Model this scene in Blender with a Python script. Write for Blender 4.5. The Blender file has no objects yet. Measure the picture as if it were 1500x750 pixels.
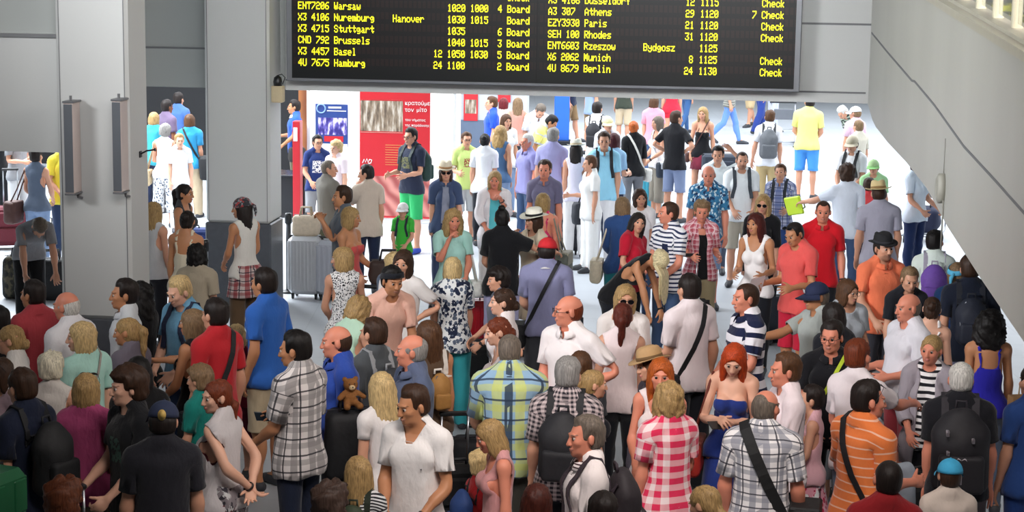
import bpy, math, random, re
import numpy as np
from mathutils import Matrix, Vector

random.seed(7)
RNG = np.random.default_rng(7)
scene = bpy.context.scene
COL = scene.collection

# ------------------------------------------------------------------ camera
CAM_H = 4.5
F_PX = 2800.0
TILT = math.atan(460.0 / F_PX)
ROLL = math.radians(0.8)
cam_data = bpy.data.cameras.new('camera')
cam = bpy.data.objects.new('camera', cam_data)
COL.objects.link(cam)
_f = Vector((0, math.cos(TILT), -math.sin(TILT)))
_u0 = Vector((0, math.sin(TILT), math.cos(TILT)))
_r0 = Vector((1, 0, 0))
_r = _r0 * math.cos(ROLL) + _u0 * math.sin(ROLL)
_u = _u0 * math.cos(ROLL) - _r0 * math.sin(ROLL)
m = Matrix.Identity(4)
for i in range(3):
    m[i][0], m[i][1], m[i][2] = _r[i], _u[i], -_f[i]
m.translation = (0, 0, CAM_H)
cam.matrix_world = m
cam_data.sensor_width = 36
cam_data.lens = F_PX / 1500 * 36
cam_data.clip_start = 0.1
cam_data.clip_end = 300
scene.camera = cam

def ray(px, py):
    d = _f + _r * ((px - 750) / F_PX) + _u * ((375 - py) / F_PX)
    return d
def at_y(px, py, Y):
    d = ray(px, py); t = Y / d.y
    return Vector((d.x * t, Y, CAM_H + d.z * t))
def at_z(px, py, Z):
    d = ray(px, py); t = (Z - CAM_H) / d.z
    return Vector((d.x * t, d.y * t, Z))

# ------------------------------------------------------------------ light and exposure
scene.view_settings.view_transform = 'Standard'
scene.view_settings.look = 'None'
scene.view_settings.exposure = 0.0
scene.view_settings.gamma = 1.0
scene.view_settings.use_curve_mapping = False
world = bpy.data.worlds.new('world'); scene.world = world
world.use_nodes = True
world.node_tree.nodes['Background'].inputs[0].default_value = (0.80, 0.88, 1.0, 1)
world.node_tree.nodes['Background'].inputs[1].default_value = 0.05

def area(name, loc, target, sx, sy, watts, col=(1, 1, 1), spread=180):
    l = bpy.data.lights.new(name, 'AREA'); l.shape = 'RECTANGLE'
    l.size, l.size_y, l.energy, l.color = sx, sy, watts, col
    l.spread = math.radians(spread)
    o = bpy.data.objects.new(name, l); COL.objects.link(o)
    o.location = loc
    o.rotation_euler = (Vector(target) - Vector(loc)).to_track_quat('-Z', 'Y').to_euler()
    return o
# bright daylit hall beyond the lintel
area('hall_skylight', (3, 44, 6.6), (3, 44.5, 0), 24, 32, 9500, (0.90, 0.95, 1.0))
# lamp over the queue on this side, to the right
area('ceiling_lamp_right', (6.0, 12.0, 6.8), (2.6, 15.0, 0), 4, 5, 760, (1.0, 0.90, 0.84))
area('fill_left_floor', (-8, 28, 6.4), (-7, 26, 0), 6, 7, 2500, (0.90, 0.95, 1.0))  # added unseen light, brightens the floor at the left rear
area('fill_front', (0.8, 8.0, 6.7), (0.5, 13.5, 1.0), 3, 2.5, 130, (1.0, 0.91, 0.86), 80)  # added unseen fill, lights the front centre of the crowd
# unseen lights added to brighten the walls and the parapet, narrow beams
area('fill_walls', (1.0, 10.5, 6.9), (0.2, 23, 4.4), 9, 1.6, 270, (0.95, 0.98, 1.0), 64)
area('fill_parapet', (-9, 9.0, 6.7), (4.0, 18, 3.9), 5, 1.8, 290, (0.97, 0.98, 1.0), 50)
# ------------------------------------------------------------------ small helpers
def srgb(c):
    if isinstance(c, str):
        c = PAL.get(c, c)
        c = c.lstrip('#')
        c = tuple(int(c[i:i + 2], 16) / 255 for i in (0, 2, 4))
    return tuple((x / 12.92 if x <= 0.04045 else ((x + 0.055) / 1.055) ** 2.4) for x in c[:3])
PAL = dict(white='e9e7e6', offwhite='dcd8d0', cream='d8ccb4', beige='b9a88c', sand='a8977c', khaki='8d8062', olive='5a5742',
    black='151517', ink='1b1d24', navy='1e2740', darkblue='22304f', denim='44597c', lightdenim='8095b5', jeans='2f3d58', blue='2f63b8', royal='2a49b5',
    sky='8cc6ea', teal='1f7f88', turq='3fb6bb', mint='a9d9cb', green='36a648', neon='c9e02f', lime='a9d35a', yellow='efe98c', gold='c9a13c',
    orange='e8803f', coral='e0675c', salmon='ef8a72', pink='d65f8e', hotpink='d63a72', palepink='ecc6c4', red='c81f2a', maroon='6a1826', wine='4c1522',
    lilac='a7a3c4', lavender='8f8fae', purple='6a4aa0', grey='8f9094', lightgrey='c3c4c6', midgrey='6f7075', darkgrey='3c3d42', slate='5a6578',
    brown='4a3226', tan='a27a52', kraft='b08a5c')
HAIRC = dict(black='120e0d', dark='1f1613', brown='3a2518', midbrown='543722', auburn='6d3018', red='9a4018', ginger='b0561f',
    blond='a58658', lightblond='c6aa78', paleblond='d8c79c', dirty='80664a', grey='8a8784', white='cfccc6', greybrown='6a5f55')
SKIN = dict(fair='e0ac92', mid='cf987c', tan='bd835e', dark='7d4c33', red='d98a70')

_mats = {}
def mat(key, build):
    if key not in _mats:
        mt = bpy.data.materials.new(str(key)[:60]); mt.use_nodes = True
        nt = mt.node_tree
        b = nt.nodes['Principled BSDF']
        build(nt, b)
        _mats[key] = mt
    return _mats[key]
def N(nt, t, **kw):
    n = nt.nodes.new(t)
    for k, v in kw.items():
        setattr(n, k, v)
    return n
def L(nt, a, b): nt.links.new(a, b)
def math_(nt, op, a, b=None, c=None):
    n = N(nt, 'ShaderNodeMath', operation=op)
    for i, v in enumerate((a, b, c)):
        if v is None: continue
        if hasattr(v, 'links') or hasattr(v, 'is_linked'): L(nt, v, n.inputs[i])
        else: n.inputs[i].default_value = v
    return n.outputs[0]
def mixc(nt, fac, a, b):
    n = N(nt, 'ShaderNodeMix', data_type='RGBA')
    for s, v in ((n.inputs[0], fac), (n.inputs[6], a), (n.inputs[7], b)):
        if hasattr(v, 'is_linked'): L(nt, v, s)
        else: s.default_value = v if not isinstance(v, tuple) else (*v[:3], 1)
    return n.outputs[2]
def plain(name, c, rough=0.6, metal=0.0, noise=0.06, nscale=8.0, bump=0.0, emit=0.0, coat=0.0):
    def build(nt, b):
        col = srgb(c)
        tc = N(nt, 'ShaderNodeTexCoord')
        nz = N(nt, 'ShaderNodeTexNoise'); nz.inputs['Scale'].default_value = nscale; nz.inputs['Detail'].default_value = 4
        L(nt, tc.outputs['Object'], nz.inputs['Vector'])
        lo = tuple(x * (1 - noise * 1.6) for x in col); hi = tuple(min(1, x * (1 + noise)) for x in col)
        L(nt, mixc(nt, nz.outputs['Fac'], lo, hi), b.inputs['Base Color'])
        b.inputs['Roughness'].default_value = rough; b.inputs['Metallic'].default_value = metal
        b.inputs['Coat Weight'].default_value = coat
        if bump:
            bp = N(nt, 'ShaderNodeBump'); bp.inputs['Strength'].default_value = bump; bp.inputs['Distance'].default_value = 0.01
            L(nt, nz.outputs['Fac'], bp.inputs['Height']); L(nt, bp.outputs[0], b.inputs['Normal'])
        if emit:
            b.inputs['Emission Color'].default_value = (*col, 1); b.inputs['Emission Strength'].default_value = emit
    return mat((name, c, rough, metal, noise, nscale, bump, emit, coat), build)

def mesh_from(name, V, F, mats=None, parent=None, smooth=True, midx=None, rest=None, loc=None):
    """V (n,3) array, F list of faces or an (m,3)/(m,4) array: linked as ONE mesh object."""
    me = bpy.data.meshes.new(name)
    V = np.asarray(V, np.float32)
    if isinstance(F, np.ndarray):
        n, k = F.shape
        me.vertices.add(len(V)); me.vertices.foreach_set('co', V.ravel())
        me.loops.add(n * k); me.loops.foreach_set('vertex_index', F.ravel().astype(np.int32))
        me.polygons.add(n); me.polygons.foreach_set('loop_start', np.arange(0, n * k, k, dtype=np.int32))
        me.update(calc_edges=True)
    else:
        me.from_pydata([tuple(map(float, v)) for v in V], [], F)
    if smooth: me.shade_smooth()
    if rest is not None:
        a = me.attributes.new('rest', 'FLOAT_VECTOR', 'POINT' if len(rest) == len(V) else 'CORNER'); a.data.foreach_set('vector', np.asarray(rest, np.float32).ravel())
    for m_ in (mats or []): me.materials.append(m_)
    if midx is not None: me.polygons.foreach_set('material_index', np.asarray(midx, np.int32))
    o = bpy.data.objects.new(name, me); COL.objects.link(o)
    if parent: o.parent = parent
    if loc is not None: o.location = loc
    return o
def empty(name, loc, rz=0.0):
    o = bpy.data.objects.new(name, None); COL.objects.link(o); o.location = loc; o.rotation_euler = (0, 0, rz)
    o.empty_display_size = 0.2
    return o
def tag(o, label, cat, group=None, kind=None):
    if label: o['label'] = label
    if cat: o['category'] = cat
    if group: o['group'] = group
    if kind: o['kind'] = kind
    return o

class MB:
    """collects boxes, prisms, tubes and lathes into one mesh"""
    def __init__(s): s.V = []; s.F = []; s.M = []
    def add(s, V, F, mi=0):
        o = len(s.V); s.V += [tuple(v) for v in V]; s.F += [tuple(i + o for i in f) for f in F]; s.M += [mi] * len(F); return s
    def box(s, lo, hi, bev=0.0, mi=0, rot=None):
        lo = np.array(lo, float); hi = np.array(hi, float); c = (lo + hi) / 2; h = (hi - lo) / 2
        if bev <= 0:
            P = np.array([[x, y, z] for z in (-1, 1) for y in (-1, 1) for x in (-1, 1)]) * h
            F = [(0, 2, 3, 1), (4, 5, 7, 6), (0, 1, 5, 4), (2, 6, 7, 3), (0, 4, 6, 2), (1, 3, 7, 5)]
        else:
            b = min(bev, h.min() * .98); P = []; F = []
            idx = {}
            for sx in (-1, 1):
                for sy in (-1, 1):
                    for sz in (-1, 1):
                        for ax in range(3):
                            v = np.array([sx, sy, sz]) * (h - b); v[ax] += np.array([sx, sy, sz])[ax] * b
                            idx[(sx, sy, sz, ax)] = len(P); P.append(v)
            P = np.array(P)
            for ax in range(3):
                o1, o2 = [a for a in range(3) if a != ax]
                for sg in (-1, 1):
                    q = []
                    for a, b2 in ((-1, -1), (1, -1), (1, 1), (-1, 1)):
                        t = [0, 0, 0]; t[ax] = sg; t[o1] = a; t[o2] = b2; q.append(idx[(*t, ax)])
                    F.append(q if sg * (1 if ax != 1 else -1) > 0 else q[::-1])
                for a in (-1, 1):
                    for b2 in (-1, 1):
                        t0 = [0, 0, 0]; t1 = [0, 0, 0]; t0[ax] = -1; t1[ax] = 1
                        for t in (t0, t1): t[o1] = a; t[o2] = b2
                        F.append([idx[(*t0, o1)], idx[(*t1, o1)], idx[(*t1, o2)], idx[(*t0, o2)]])
            for sx in (-1, 1):
                for sy in (-1, 1):
                    for sz in (-1, 1): F.append([idx[(sx, sy, sz, a)] for a in range(3)])
        if rot is not None: P = P @ np.array(rot).T
        return s.add(P + c, F, mi)
    def prism(s, poly, y0, y1, mi=0):
        """polygon in xz pushed along y"""
        n = len(poly)
        V = [(x, y0, z) for x, z in poly] + [(x, y1, z) for x, z in poly]
        F = [tuple(range(n)), tuple(range(2 * n - 1, n - 1, -1))] + [(i, i + n, (i + 1) % n + n, (i + 1) % n) for i in range(n)]
        return s.add(V, F, mi)
    def tube(s, pts, r, n=8, mi=0, closed=False, flat=None):
        pts = [np.array(p, float) for p in pts]; k = len(pts); V = []; up = np.array([0.13, 0.21, 0.97])
        for i, p in enumerate(pts):
            a = pts[(i - 1) % k] if (i > 0 or closed) else p; b = pts[(i + 1) % k] if (i < k - 1 or closed) else p
            t = b - a; t = t / (np.linalg.norm(t) + 1e-9)
            u = up - t * (up @ t)
            if np.linalg.norm(u) < .05: u = np.array([1., 0, 0]) - t * t[0]
            u /= np.linalg.norm(u); w = np.cross(t, u); up = u
            rr = r[i] if hasattr(r, '__len__') else r
            for j in range(n):
                an = 2 * math.pi * j / n; V.append(p + (u * math.cos(an) + w * math.sin(an)) * rr)
        F = []
        for i in range(k if closed else k - 1):
            for j in range(n):
                i2 = (i + 1) % k
                F.append((i * n + j, i * n + (j + 1) % n, i2 * n + (j + 1) % n, i2 * n + j))
        if not closed: F += [tuple(range(n))[::-1], tuple(range((k - 1) * n, k * n))]
        return s.add(V, F, mi)
    def ribbon(s, pts, normals, w, t, mi=0, closed=False):
        k = len(pts); V = []
        pts = [np.array(p, float) for p in pts]
        for i, p in enumerate(pts):
            a = pts[(i - 1) % k] if (i > 0 or closed) else p; b = pts[(i + 1) % k] if (i < k - 1 or closed) else p
            d = b - a; d /= np.linalg.norm(d) + 1e-9
            n = np.array(normals[i], float); n -= d * (n @ d); n /= np.linalg.norm(n) + 1e-9
            c = np.cross(d, n)
            V += [p - c * w / 2, p + c * w / 2, p + c * w / 2 + n * t, p - c * w / 2 + n * t]
        F = []
        for i in range(k if closed else k - 1):
            i2 = (i + 1) % k
            for j in range(4): F.append((i * 4 + j, i * 4 + (j + 1) % 4, i2 * 4 + (j + 1) % 4, i2 * 4 + j))
        if not closed: F += [(3, 2, 1, 0), tuple((k - 1) * 4 + j for j in range(4))]
        return s.add(V, F, mi)
    def lathe(s, prof, n=24, c=(0, 0, 0), sx=1, sy=1, mi=0, fn=None):
        V = []
        for r, z in prof:
            for j in range(n):
                a = 2 * math.pi * j / n
                p = np.array([r * math.cos(a) * sx, r * math.sin(a) * sy, z])
                if fn: p = fn(p, a)
                V.append(p + np.array(c))
        F = []
        for i in range(len(prof) - 1):
            for j in range(n): F.append((i * n + j, i * n + (j + 1) % n, (i + 1) * n + (j + 1) % n, (i + 1) * n + j))
        if prof[0][0] > 1e-5: F.append(tuple(range(n))[::-1])
        if prof[-1][0] > 1e-5: F.append(tuple(range((len(prof) - 1) * n, len(prof) * n)))
        return s.add(V, F, mi)
    def build(s, name, mats, parent=None, smooth=False, xf=None, loc=None):
        V = np.array(s.V, float)
        if xf is not None: V = V @ np.array(xf)[:3, :3].T + np.array(xf)[:3, 3]
        if not isinstance(mats, (list, tuple)): mats = [mats]
        o = mesh_from(name, V, s.F, mats, parent, smooth, s.M, loc=loc)
        return o

# ------------------------------------------------------------------ implicit surfaces -> meshes
def smin(a, b, k):
    h = np.clip(0.5 + 0.5 * (b - a) / k, 0, 1)
    return b * (1 - h) + a * h - k * h * (1 - h)
def sd(pr, P):
    t = pr['t']
    if t == 'cone':
        a, b = pr['a'], pr['b']; ba = b - a; L2 = ba @ ba
        q = P - a; tt = np.clip((q @ ba) / L2, 0, 1)
        return np.sqrt((((q - tt[..., None] * ba) ** 2)).sum(-1)) - (pr['r1'] + (pr['r2'] - pr['r1']) * tt) - pr.get('o', 0)
    if t == 'ell':
        q = P - pr['c']
        if pr.get('A') is not None: q = q @ pr['A'].T
        r = pr['r'] + pr.get('o', 0)
        k0 = np.sqrt(((q / r) ** 2).sum(-1)); k1 = np.sqrt(((q / r ** 2) ** 2).sum(-1)) + 1e-9
        return k0 * (k0 - 1) / k1
    if t == 'ecyl':     # elliptic cylinder with a list of (z, rx, ry, cy)
        T = pr['T']; z = P[..., 2]
        rx = np.interp(z, T[:, 0], T[:, 1]); ry = np.interp(z, T[:, 0], T[:, 2]); cy = np.interp(z, T[:, 0], T[:, 3])
        d = (np.sqrt((P[..., 0] / rx) ** 2 + ((P[..., 1] - cy) / ry) ** 2 + 1e-9) - 1) * np.minimum(rx, ry)
        return np.maximum(d, np.maximum(T[0, 0] - z, z - T[-1, 0]))
    if t == 'rbox':
        q = P - pr['c']
        if pr.get('A') is not None: q = q @ pr['A'].T
        q = np.abs(q) - (pr['r'] - pr['rad'])
        return np.sqrt((np.maximum(q, 0) ** 2).sum(-1)) + np.minimum(q.max(-1), 0) - pr['rad']
def bounds(pr):
    t = pr['t']; o = pr.get('o', 0)
    if t == 'cone':
        r = max(pr['r1'], pr['r2']) + o
        return np.minimum(pr['a'], pr['b']) - r, np.maximum(pr['a'], pr['b']) + r
    if t in ('ell', 'rbox'):
        r = np.array(pr['r']) + o
        if pr.get('A') is not None: r = np.full(3, np.linalg.norm(r) if t == 'rbox' else r.max())
        return pr['c'] - r, pr['c'] + r
    T = pr['T']; return np.array([-T[:, 1].max(), (T[:, 3] - T[:, 2]).min(), T[0, 0]]), np.array([T[:, 1].max(), (T[:, 3] + T[:, 2]).max(), T[-1, 0]])
def field(prims, P):
    D = np.full(P.shape[:-1], 9.0)
    for pr in prims:
        d = sd(pr, P)
        if pr.get('sub'): D = -smin(-D, d, pr['k'])
        else: D = smin(D, d, pr['k'])
    return D
def grid_mesh(prims, h):
    bl = [bounds(p) for p in prims if not p.get('sub')]
    lo = np.min([b[0] for b in bl], 0) - 2.5 * h; hi = np.max([b[1] for b in bl], 0) + 2.5 * h
    n = np.ceil((hi - lo) / h).astype(int) + 1
    D = np.full(n, 9.0, np.float32)
    ax = [lo[i] + h * np.arange(n[i]) for i in range(3)]
    for pr in prims:
        b0, b1 = bounds(pr); mg = pr['k'] + 3 * h + 0.012
        i0 = np.maximum(((b0 - mg - lo) / h).astype(int), 0); i1 = np.minimum(np.ceil((b1 + mg - lo) / h).astype(int) + 1, n)
        if (i1 <= i0).any(): continue
        sl = tuple(slice(i0[i], i1[i]) for i in range(3))
        P = np.stack(np.meshgrid(*[ax[i][sl[i]] for i in range(3)], indexing='ij'), -1)
        d = sd(pr, P)
        if pr.get('sub'): D[sl] = -smin(-D[sl], d, pr['k'])
        else: D[sl] = smin(D[sl], d, pr['k'])
    return surface_nets(D, lo, h)
def surface_nets(D, lo, h):
    n = D.shape; ins = D < 0
    c = [ins[i:n[0] - 1 + i, j:n[1] - 1 + j, k:n[2] - 1 + k] for i in (0, 1) for j in (0, 1) for k in (0, 1)]
    s = sum(x.astype(np.int8) for x in c); act = (s > 0) & (s < 8)
    I = np.argwhere(act); idx = -np.ones(act.shape, np.int32); idx[tuple(I.T)] = np.arange(len(I))
    S = np.zeros((len(I), 3)); cnt = np.zeros(len(I))
    cor = [np.array((i, j, k)) for i in (0, 1) for j in (0, 1) for k in (0, 1)]
    for a in range(8):
        for b in range(a + 1, 8):
            if np.abs(cor[a] - cor[b]).sum() != 1: continue
            da = D[tuple((I + cor[a]).T)]; db = D[tuple((I + cor[b]).T)]
            x = (da < 0) != (db < 0); t = np.where(x, da / np.where(x, da - db, 1), 0)
            S += np.where(x[:, None], cor[a] + t[:, None] * (cor[b] - cor[a]), 0); cnt += x
    V = lo + h * (I + S / cnt[:, None])
    Q = []
    for ax in range(3):
        o = [0, 0, 0]; o[ax] = 1
        A = ins[:n[0] - o[0], :n[1] - o[1], :n[2] - o[2]]; B = ins[o[0]:, o[1]:, o[2]:]
        E = np.argwhere(A != B); u, v = [k for k in range(3) if k != ax]
        E = E[(E[:, u] > 0) & (E[:, v] > 0) & (E[:, u] < n[u] - 1) & (E[:, v] < n[v] - 1)]
        eu = np.zeros(3, int); eu[u] = 1; ev = np.zeros(3, int); ev[v] = 1
        q = np.stack([idx[tuple(e.T)] for e in (E - eu - ev, E - ev, E, E - eu)], 1)
        f = A[tuple(E.T)]
        if ax == 1: f = ~f
        q[~f] = q[~f][:, ::-1]; Q.append(q)
    Q = np.concatenate(Q); Q = Q[(Q >= 0).all(1)]
    return V, np.concatenate([Q[:, [0, 1, 2]], Q[:, [0, 2, 3]]])
def decimate(V, T, target):
    if len(T) <= target: return V, T
    o = mesh_from('tmp', V, T)
    md = o.modifiers.new('d', 'DECIMATE'); md.ratio = target / len(T)
    ev = o.evaluated_get(bpy.context.evaluated_depsgraph_get()); me = ev.to_mesh()
    V2 = np.empty(len(me.vertices) * 3, np.float32); me.vertices.foreach_get('co', V2)
    me.calc_loop_triangles(); T2 = np.empty(len(me.loop_triangles) * 3, np.int32); me.loop_triangles.foreach_get('vertices', T2)
    ev.to_mesh_clear(); me0 = o.data; bpy.data.objects.remove(o); bpy.data.meshes.remove(me0)
    return V2.reshape(-1, 3).astype(float), T2.reshape(-1, 3)
def clip(V, T, g):
    """keep g < 0, cutting triangles cleanly along g = 0"""
    g = np.where(np.abs(g) < 1e-6, -1e-6, g)
    V = [*V]; new = {}; out = []
    ins = g < 0; cnt = ins[T].sum(1)
    out = [tuple(t) for t in T[cnt == 3]]
    def cut(a, b):
        k = (a, b) if a < b else (b, a)
        if k not in new:
            t = g[a] / (g[a] - g[b]); new[k] = len(V); V.append(V[a] + t * (V[b] - V[a]))
        return new[k]
    for t in T[(cnt == 1) | (cnt == 2)]:
        t = list(t)
        if ins[t].sum() == 1:
            while not ins[t[0]]: t = t[1:] + t[:1]
            a, b, c = t; out.append((a, cut(a, b), cut(a, c)))
        else:
            while ins[t[0]]: t = t[1:] + t[:1]
            a, b, c = t; x, y = cut(a, b), cut(a, c); out += [(x, b, c), (x, c, y)]
    V = np.array(V); T = np.array(out, np.int32)
    used = np.unique(T); mp = -np.ones(len(V), np.int32); mp[used] = np.arange(len(used))
    return V[used], mp[T]
def vnormals(V, T):
    fn = np.cross(V[T[:, 1]] - V[T[:, 0]], V[T[:, 2]] - V[T[:, 0]]); n = np.zeros_like(V)
    for i in range(3): np.add.at(n, T[:, i], fn)
    return n / (np.linalg.norm(n, axis=1, keepdims=True) + 1e-12)
def rim(V, T, d=0.009):
    """turn the open edges of a garment inwards so that hems have thickness"""
    e = np.concatenate([T[:, [0, 1]], T[:, [1, 2]], T[:, [2, 0]]])
    k = np.sort(e, 1); _, inv, c = np.unique(k, axis=0, return_inverse=True, return_counts=True)
    b = e[c[inv.ravel()] == 1]
    if not len(b): return V, T
    n = vnormals(V, T); ids = np.unique(b); mp = {i: len(V) + j for j, i in enumerate(ids)}
    V2 = np.concatenate([V, V[ids] - n[ids] * d])
    F = [(x, mp[y], mp[x]) for x, y in b] + [(x, y, mp[y]) for x, y in b]
    F = [(f[0], f[2], f[1]) for f in F]
    return V2, np.concatenate([T, np.array(F, np.int32)])
def sm(x): x = np.clip(x, 0, 1); return x * x * (3 - 2 * x)
def wob(P, f, seed=0):
    """cheap smooth 3D noise in -1..1"""
    r = np.random.default_rng(seed); s = 0
    for i in range(5):
        k = r.normal(size=3) * f; s = s + np.sin(P @ k + r.uniform(0, 6.3))
    return s / 3.2
# ------------------------------------------------------------------ the human body: one template per sex, posed by skinning
def v3(*a): return np.array(a, float)
def unit(a): a = np.asarray(a, float); return a / (np.linalg.norm(a) + 1e-12)
HS = {'M': .955, 'F': 0.905}
class Template: pass
def make_template(sex):
    F = sex == 'F'; zf = 1.66 / 1.78 if F else 1.0; tp = Template(); tp.sex = sex; tp.zf = zf; tp.H = 1.66 if F else 1.78
    hs = HS[sex]; tp.hs = hs; HC = v3(0, -.005, 1.665 * zf + (.003 if F else 0)); tp.HC = HC
    B = {}; order = []
    def bone(n, par, piv): B[n] = (par, np.array(piv, float)); order.append(n)
    bone('pelvis', None, (0, 0, .95 * zf)); bone('spine', 'pelvis', (0, .01, 1.04 * zf)); bone('chest', 'spine', (0, .015, 1.19 * zf))
    bone('neck', 'chest', (0, .025, 1.485 * zf)); bone('head', 'neck', (0, .012, 1.585 * zf))
    pr = []
    def add(bone_, k, t, **kw):
        d = dict(bone=bone_, k=k, t=t); d.update(kw); pr.append(d)
    def C(b, k, a, c, r1, r2, **kw): add(b, k, 'cone', a=np.array(a, float), b=np.array(c, float), r1=r1, r2=r2, **kw)
    def E(b, k, c, r, A=None, **kw): add(b, k, 'ell', c=np.array(c, float), r=np.array(r, float), A=A, **kw)
    pr.clear()
    w = .88 if F else 1.0
    # torso
    E('pelvis', .05, (0, .012, .955 * zf), (.168, .112, .125)); E('spine', .06, (0, .004, 1.10 * zf), (.118 if F else .142, .092 if F else .104, .18 * zf))
    E('chest', .06, (0, .014, 1.29 * zf), (.130 if F else .153, .098 if F else .114, .20 * zf)); E('chest', .05, (0, .022, 1.415 * zf), (.144 * w if F else .158, .082 if F else .095, .085))
    for s in (1, -1):
        S = 'L' if s > 0 else 'R'
        E('pelvis', .04, (s * .075, .065, .915 * zf), (.088, .085, .098))
        if F: E('chest', .03, (s * .068, -.085, 1.305 * zf), (.058, .050, .058))
        else: E('chest', .04, (s * .075, -.068, 1.35 * zf), (.088, .048, .07))
        C('chest', .04, (0, .03, 1.545 * zf), (s * .145 * w, .022, 1.465 * zf), .048 if F else .056, .038 if F else .046)
    C('neck', .03, (0, .028, 1.45 * zf), (0, .012, 1.59 * zf), .052 if F else .062, .046 if F else .056)
    # head, in head-local coordinates scaled by hs
    def h(*p): return HC + hs * np.array(p, float)
    def EH(k, c, r, A=None, **kw): E('head', k * hs, h(*c), np.array(r) * hs, A, **kw)
    EH(.03, (0, .018, .025), (.077, .098, .088)); EH(.03, (0, -.022, -.035), (.061, .070, .085)); EH(.02, (0, -.036, -.080), (.044 if F else .051, .050, .034))
    EH(.02, (0, -.073, -.098), (.017, .016, .016)); EH(.012, (0, -.082, .024), (.052, .012 if F else .014, .010))
    for s in (1, -1):
        EH(.02, (s * .040, -.062, -.022), (.025, .023, .022))
        EH(.008, (s * .031, -.1045, .001), (.018, .020, .0095), sub=True)
    C('head', .010, h(0, -.088, .012), h(0, -.109, -.034), .009 * hs, .0120 * hs)
    for s in (1, -1):
        EH(.006, (s * .011, -.100, -.037), (.009, .010, .008))
        an = s * .25; A = np.array([[math.cos(an), math.sin(an), 0], [-math.sin(an), math.cos(an), 0], [0, 0, 1]])
        EH(.008, (s * .081, .014, -.010), (.010, .021, .031), A)
    EH(.004, (0, -.0935, -.0625), (.022, .008, .0052)); EH(.004, (0, -.092, -.0735), (.019, .009, .0065))
    # limbs
    d0 = unit(v3(.643, 0, -.766)); tp.d0 = d0
    al, fl = .285 * zf, .25 * zf
    tp.arm = (al, fl); kr = .87 if F else 1.0
    for s in (1, -1):
        S = 'L' if s > 0 else 'R'; mir = np.array([s, 1, 1.])
        d = d0 * mir; nin = v3(-.766 * s, 0, -.643); e = v3(0, -1, 0)
        sh = v3(s * (.145 if F else .161), .016, 1.45 * zf); el = sh + d * al; wr = el + d * fl
        bone('u' + S, 'chest', sh); bone('a' + S, 'u' + S, el); bone('h' + S, 'a' + S, wr)
        E('u' + S, .04, sh + v3(s * .006, 0, -.004), (.057 * kr, .058 * kr, .062 * kr))
        C('u' + S, .03, sh, el, .049 * kr, .039 * kr)
        C('a' + S, .02, el, wr, .040 * kr, .026 * kr); C('a' + S, .02, el + d * .03, el + d * .11, .043 * kr, .037 * kr)
        q = .9 if F else 1.0
        A = np.stack([d, e, nin])
        E('h' + S, .014, wr + d * .052 * q, (.054 * q, .041 * q, .0165 * q), A)
        C('h' + S, .014, wr, wr + d * .03, .025 * kr, .022 * kr)
        for i, (off, ln, spl) in enumerate(((.030, .074, .16), (.0105, .083, .05), (-.0105, .078, -.06), (-.030, .060, -.18))):
            b0 = wr + (d * (.088 - .006 * abs(i - 1.3)) + e * off) * q; fd = unit(d + e * spl)
            b1 = b0 + fd * ln * .52 * q; b2 = b0 + fd * ln * q
            bone('f%d%sa' % (i, S), 'h' + S, b0); bone('f%d%sb' % (i, S), 'f%d%sa' % (i, S), b1)
            C('f%d%sa' % (i, S), .006, b0 - fd * .012, b1, .0098 * q, .0085 * q); C('f%d%sb' % (i, S), .004, b1, b2, .0085 * q, .0068 * q)
        td = unit(d * .68 + e * .68 + nin * .28); b0 = wr + (d * .026 + e * .030 + nin * .004) * q; b1 = b0 + td * .036 * q; b2 = b1 + unit(d * .85 + e * .45 + nin * .2) * .034 * q
        bone('t%sa' % S, 'h' + S, b0); bone('t%sb' % S, 't%sa' % S, b1)
        C('t%sa' % S, .010, b0 - td * .012, b1, .0145 * q, .0105 * q); C('t%sb' % S, .004, b1, b2, .0105 * q, .0080 * q)
    for s in (1, -1):
        S = 'L' if s > 0 else 'R'
        hp = v3(s * .092, .005, .90 * zf); kn = v3(s * .118, -.005, .495 * zf); an = v3(s * .142, .025, .085 * zf)
        bone('q' + S, 'pelvis', hp); bone('s' + S, 'q' + S, kn); bone('o' + S, 's' + S, an)
        C('q' + S, .04, hp, kn, .092 if F else .088, .054); C('s' + S, .03, kn, an, .052, .036)
        E('s' + S, .03, kn * .66 + an * .34 + v3(0, .022, 0), (.050, .052, .12)); E('s' + S, .02, kn + v3(0, -.025, 0), (.04, .03, .045))
        C('o' + S, .03, v3(an[0], .05, .042), v3(an[0] + s * .012, -.11, .032), .038, .034); C('o' + S, .02, v3(an[0] + s * .012, -.11, .030), v3(an[0] + s * .012, -.17, .024), .034, .023)
        C('o' + S, .02, an, v3(an[0], -.06, .05), .036, .032)
    tp.B = B; tp.order = order; tp.bi = {n: i for i, n in enumerate(order)}; tp.pr = pr
    return tp
SIG = {}
def sigma(n):
    if n[0] == 'f' or (n[0] == 't' and len(n) == 3): return .0035
    if n[0] == 'h' and len(n) == 2: return .006
    return {'pelvis': .04, 'spine': .05, 'chest': .035, 'neck': .022, 'head': .022}.get(n, .022)
def weights(tp, V, soft=1.0):
    D = np.full((len(V), len(tp.order)), 9.0)
    for p in tp.pr:
        if p.get('sub'): continue
        i = tp.bi[p['bone']]; D[:, i] = np.minimum(D[:, i], sd(p, V))
    # the two sides never pull on each other across the middle, except near it
    sg = np.array([sigma(n) for n in tp.order]); a = D.argmin(1); dm = D.min(1)
    W = np.exp(-(D - dm[:, None]) / (sg[a] * soft)[:, None])
    W[W < .02] = 0
    return W / W.sum(1, keepdims=True)
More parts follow.
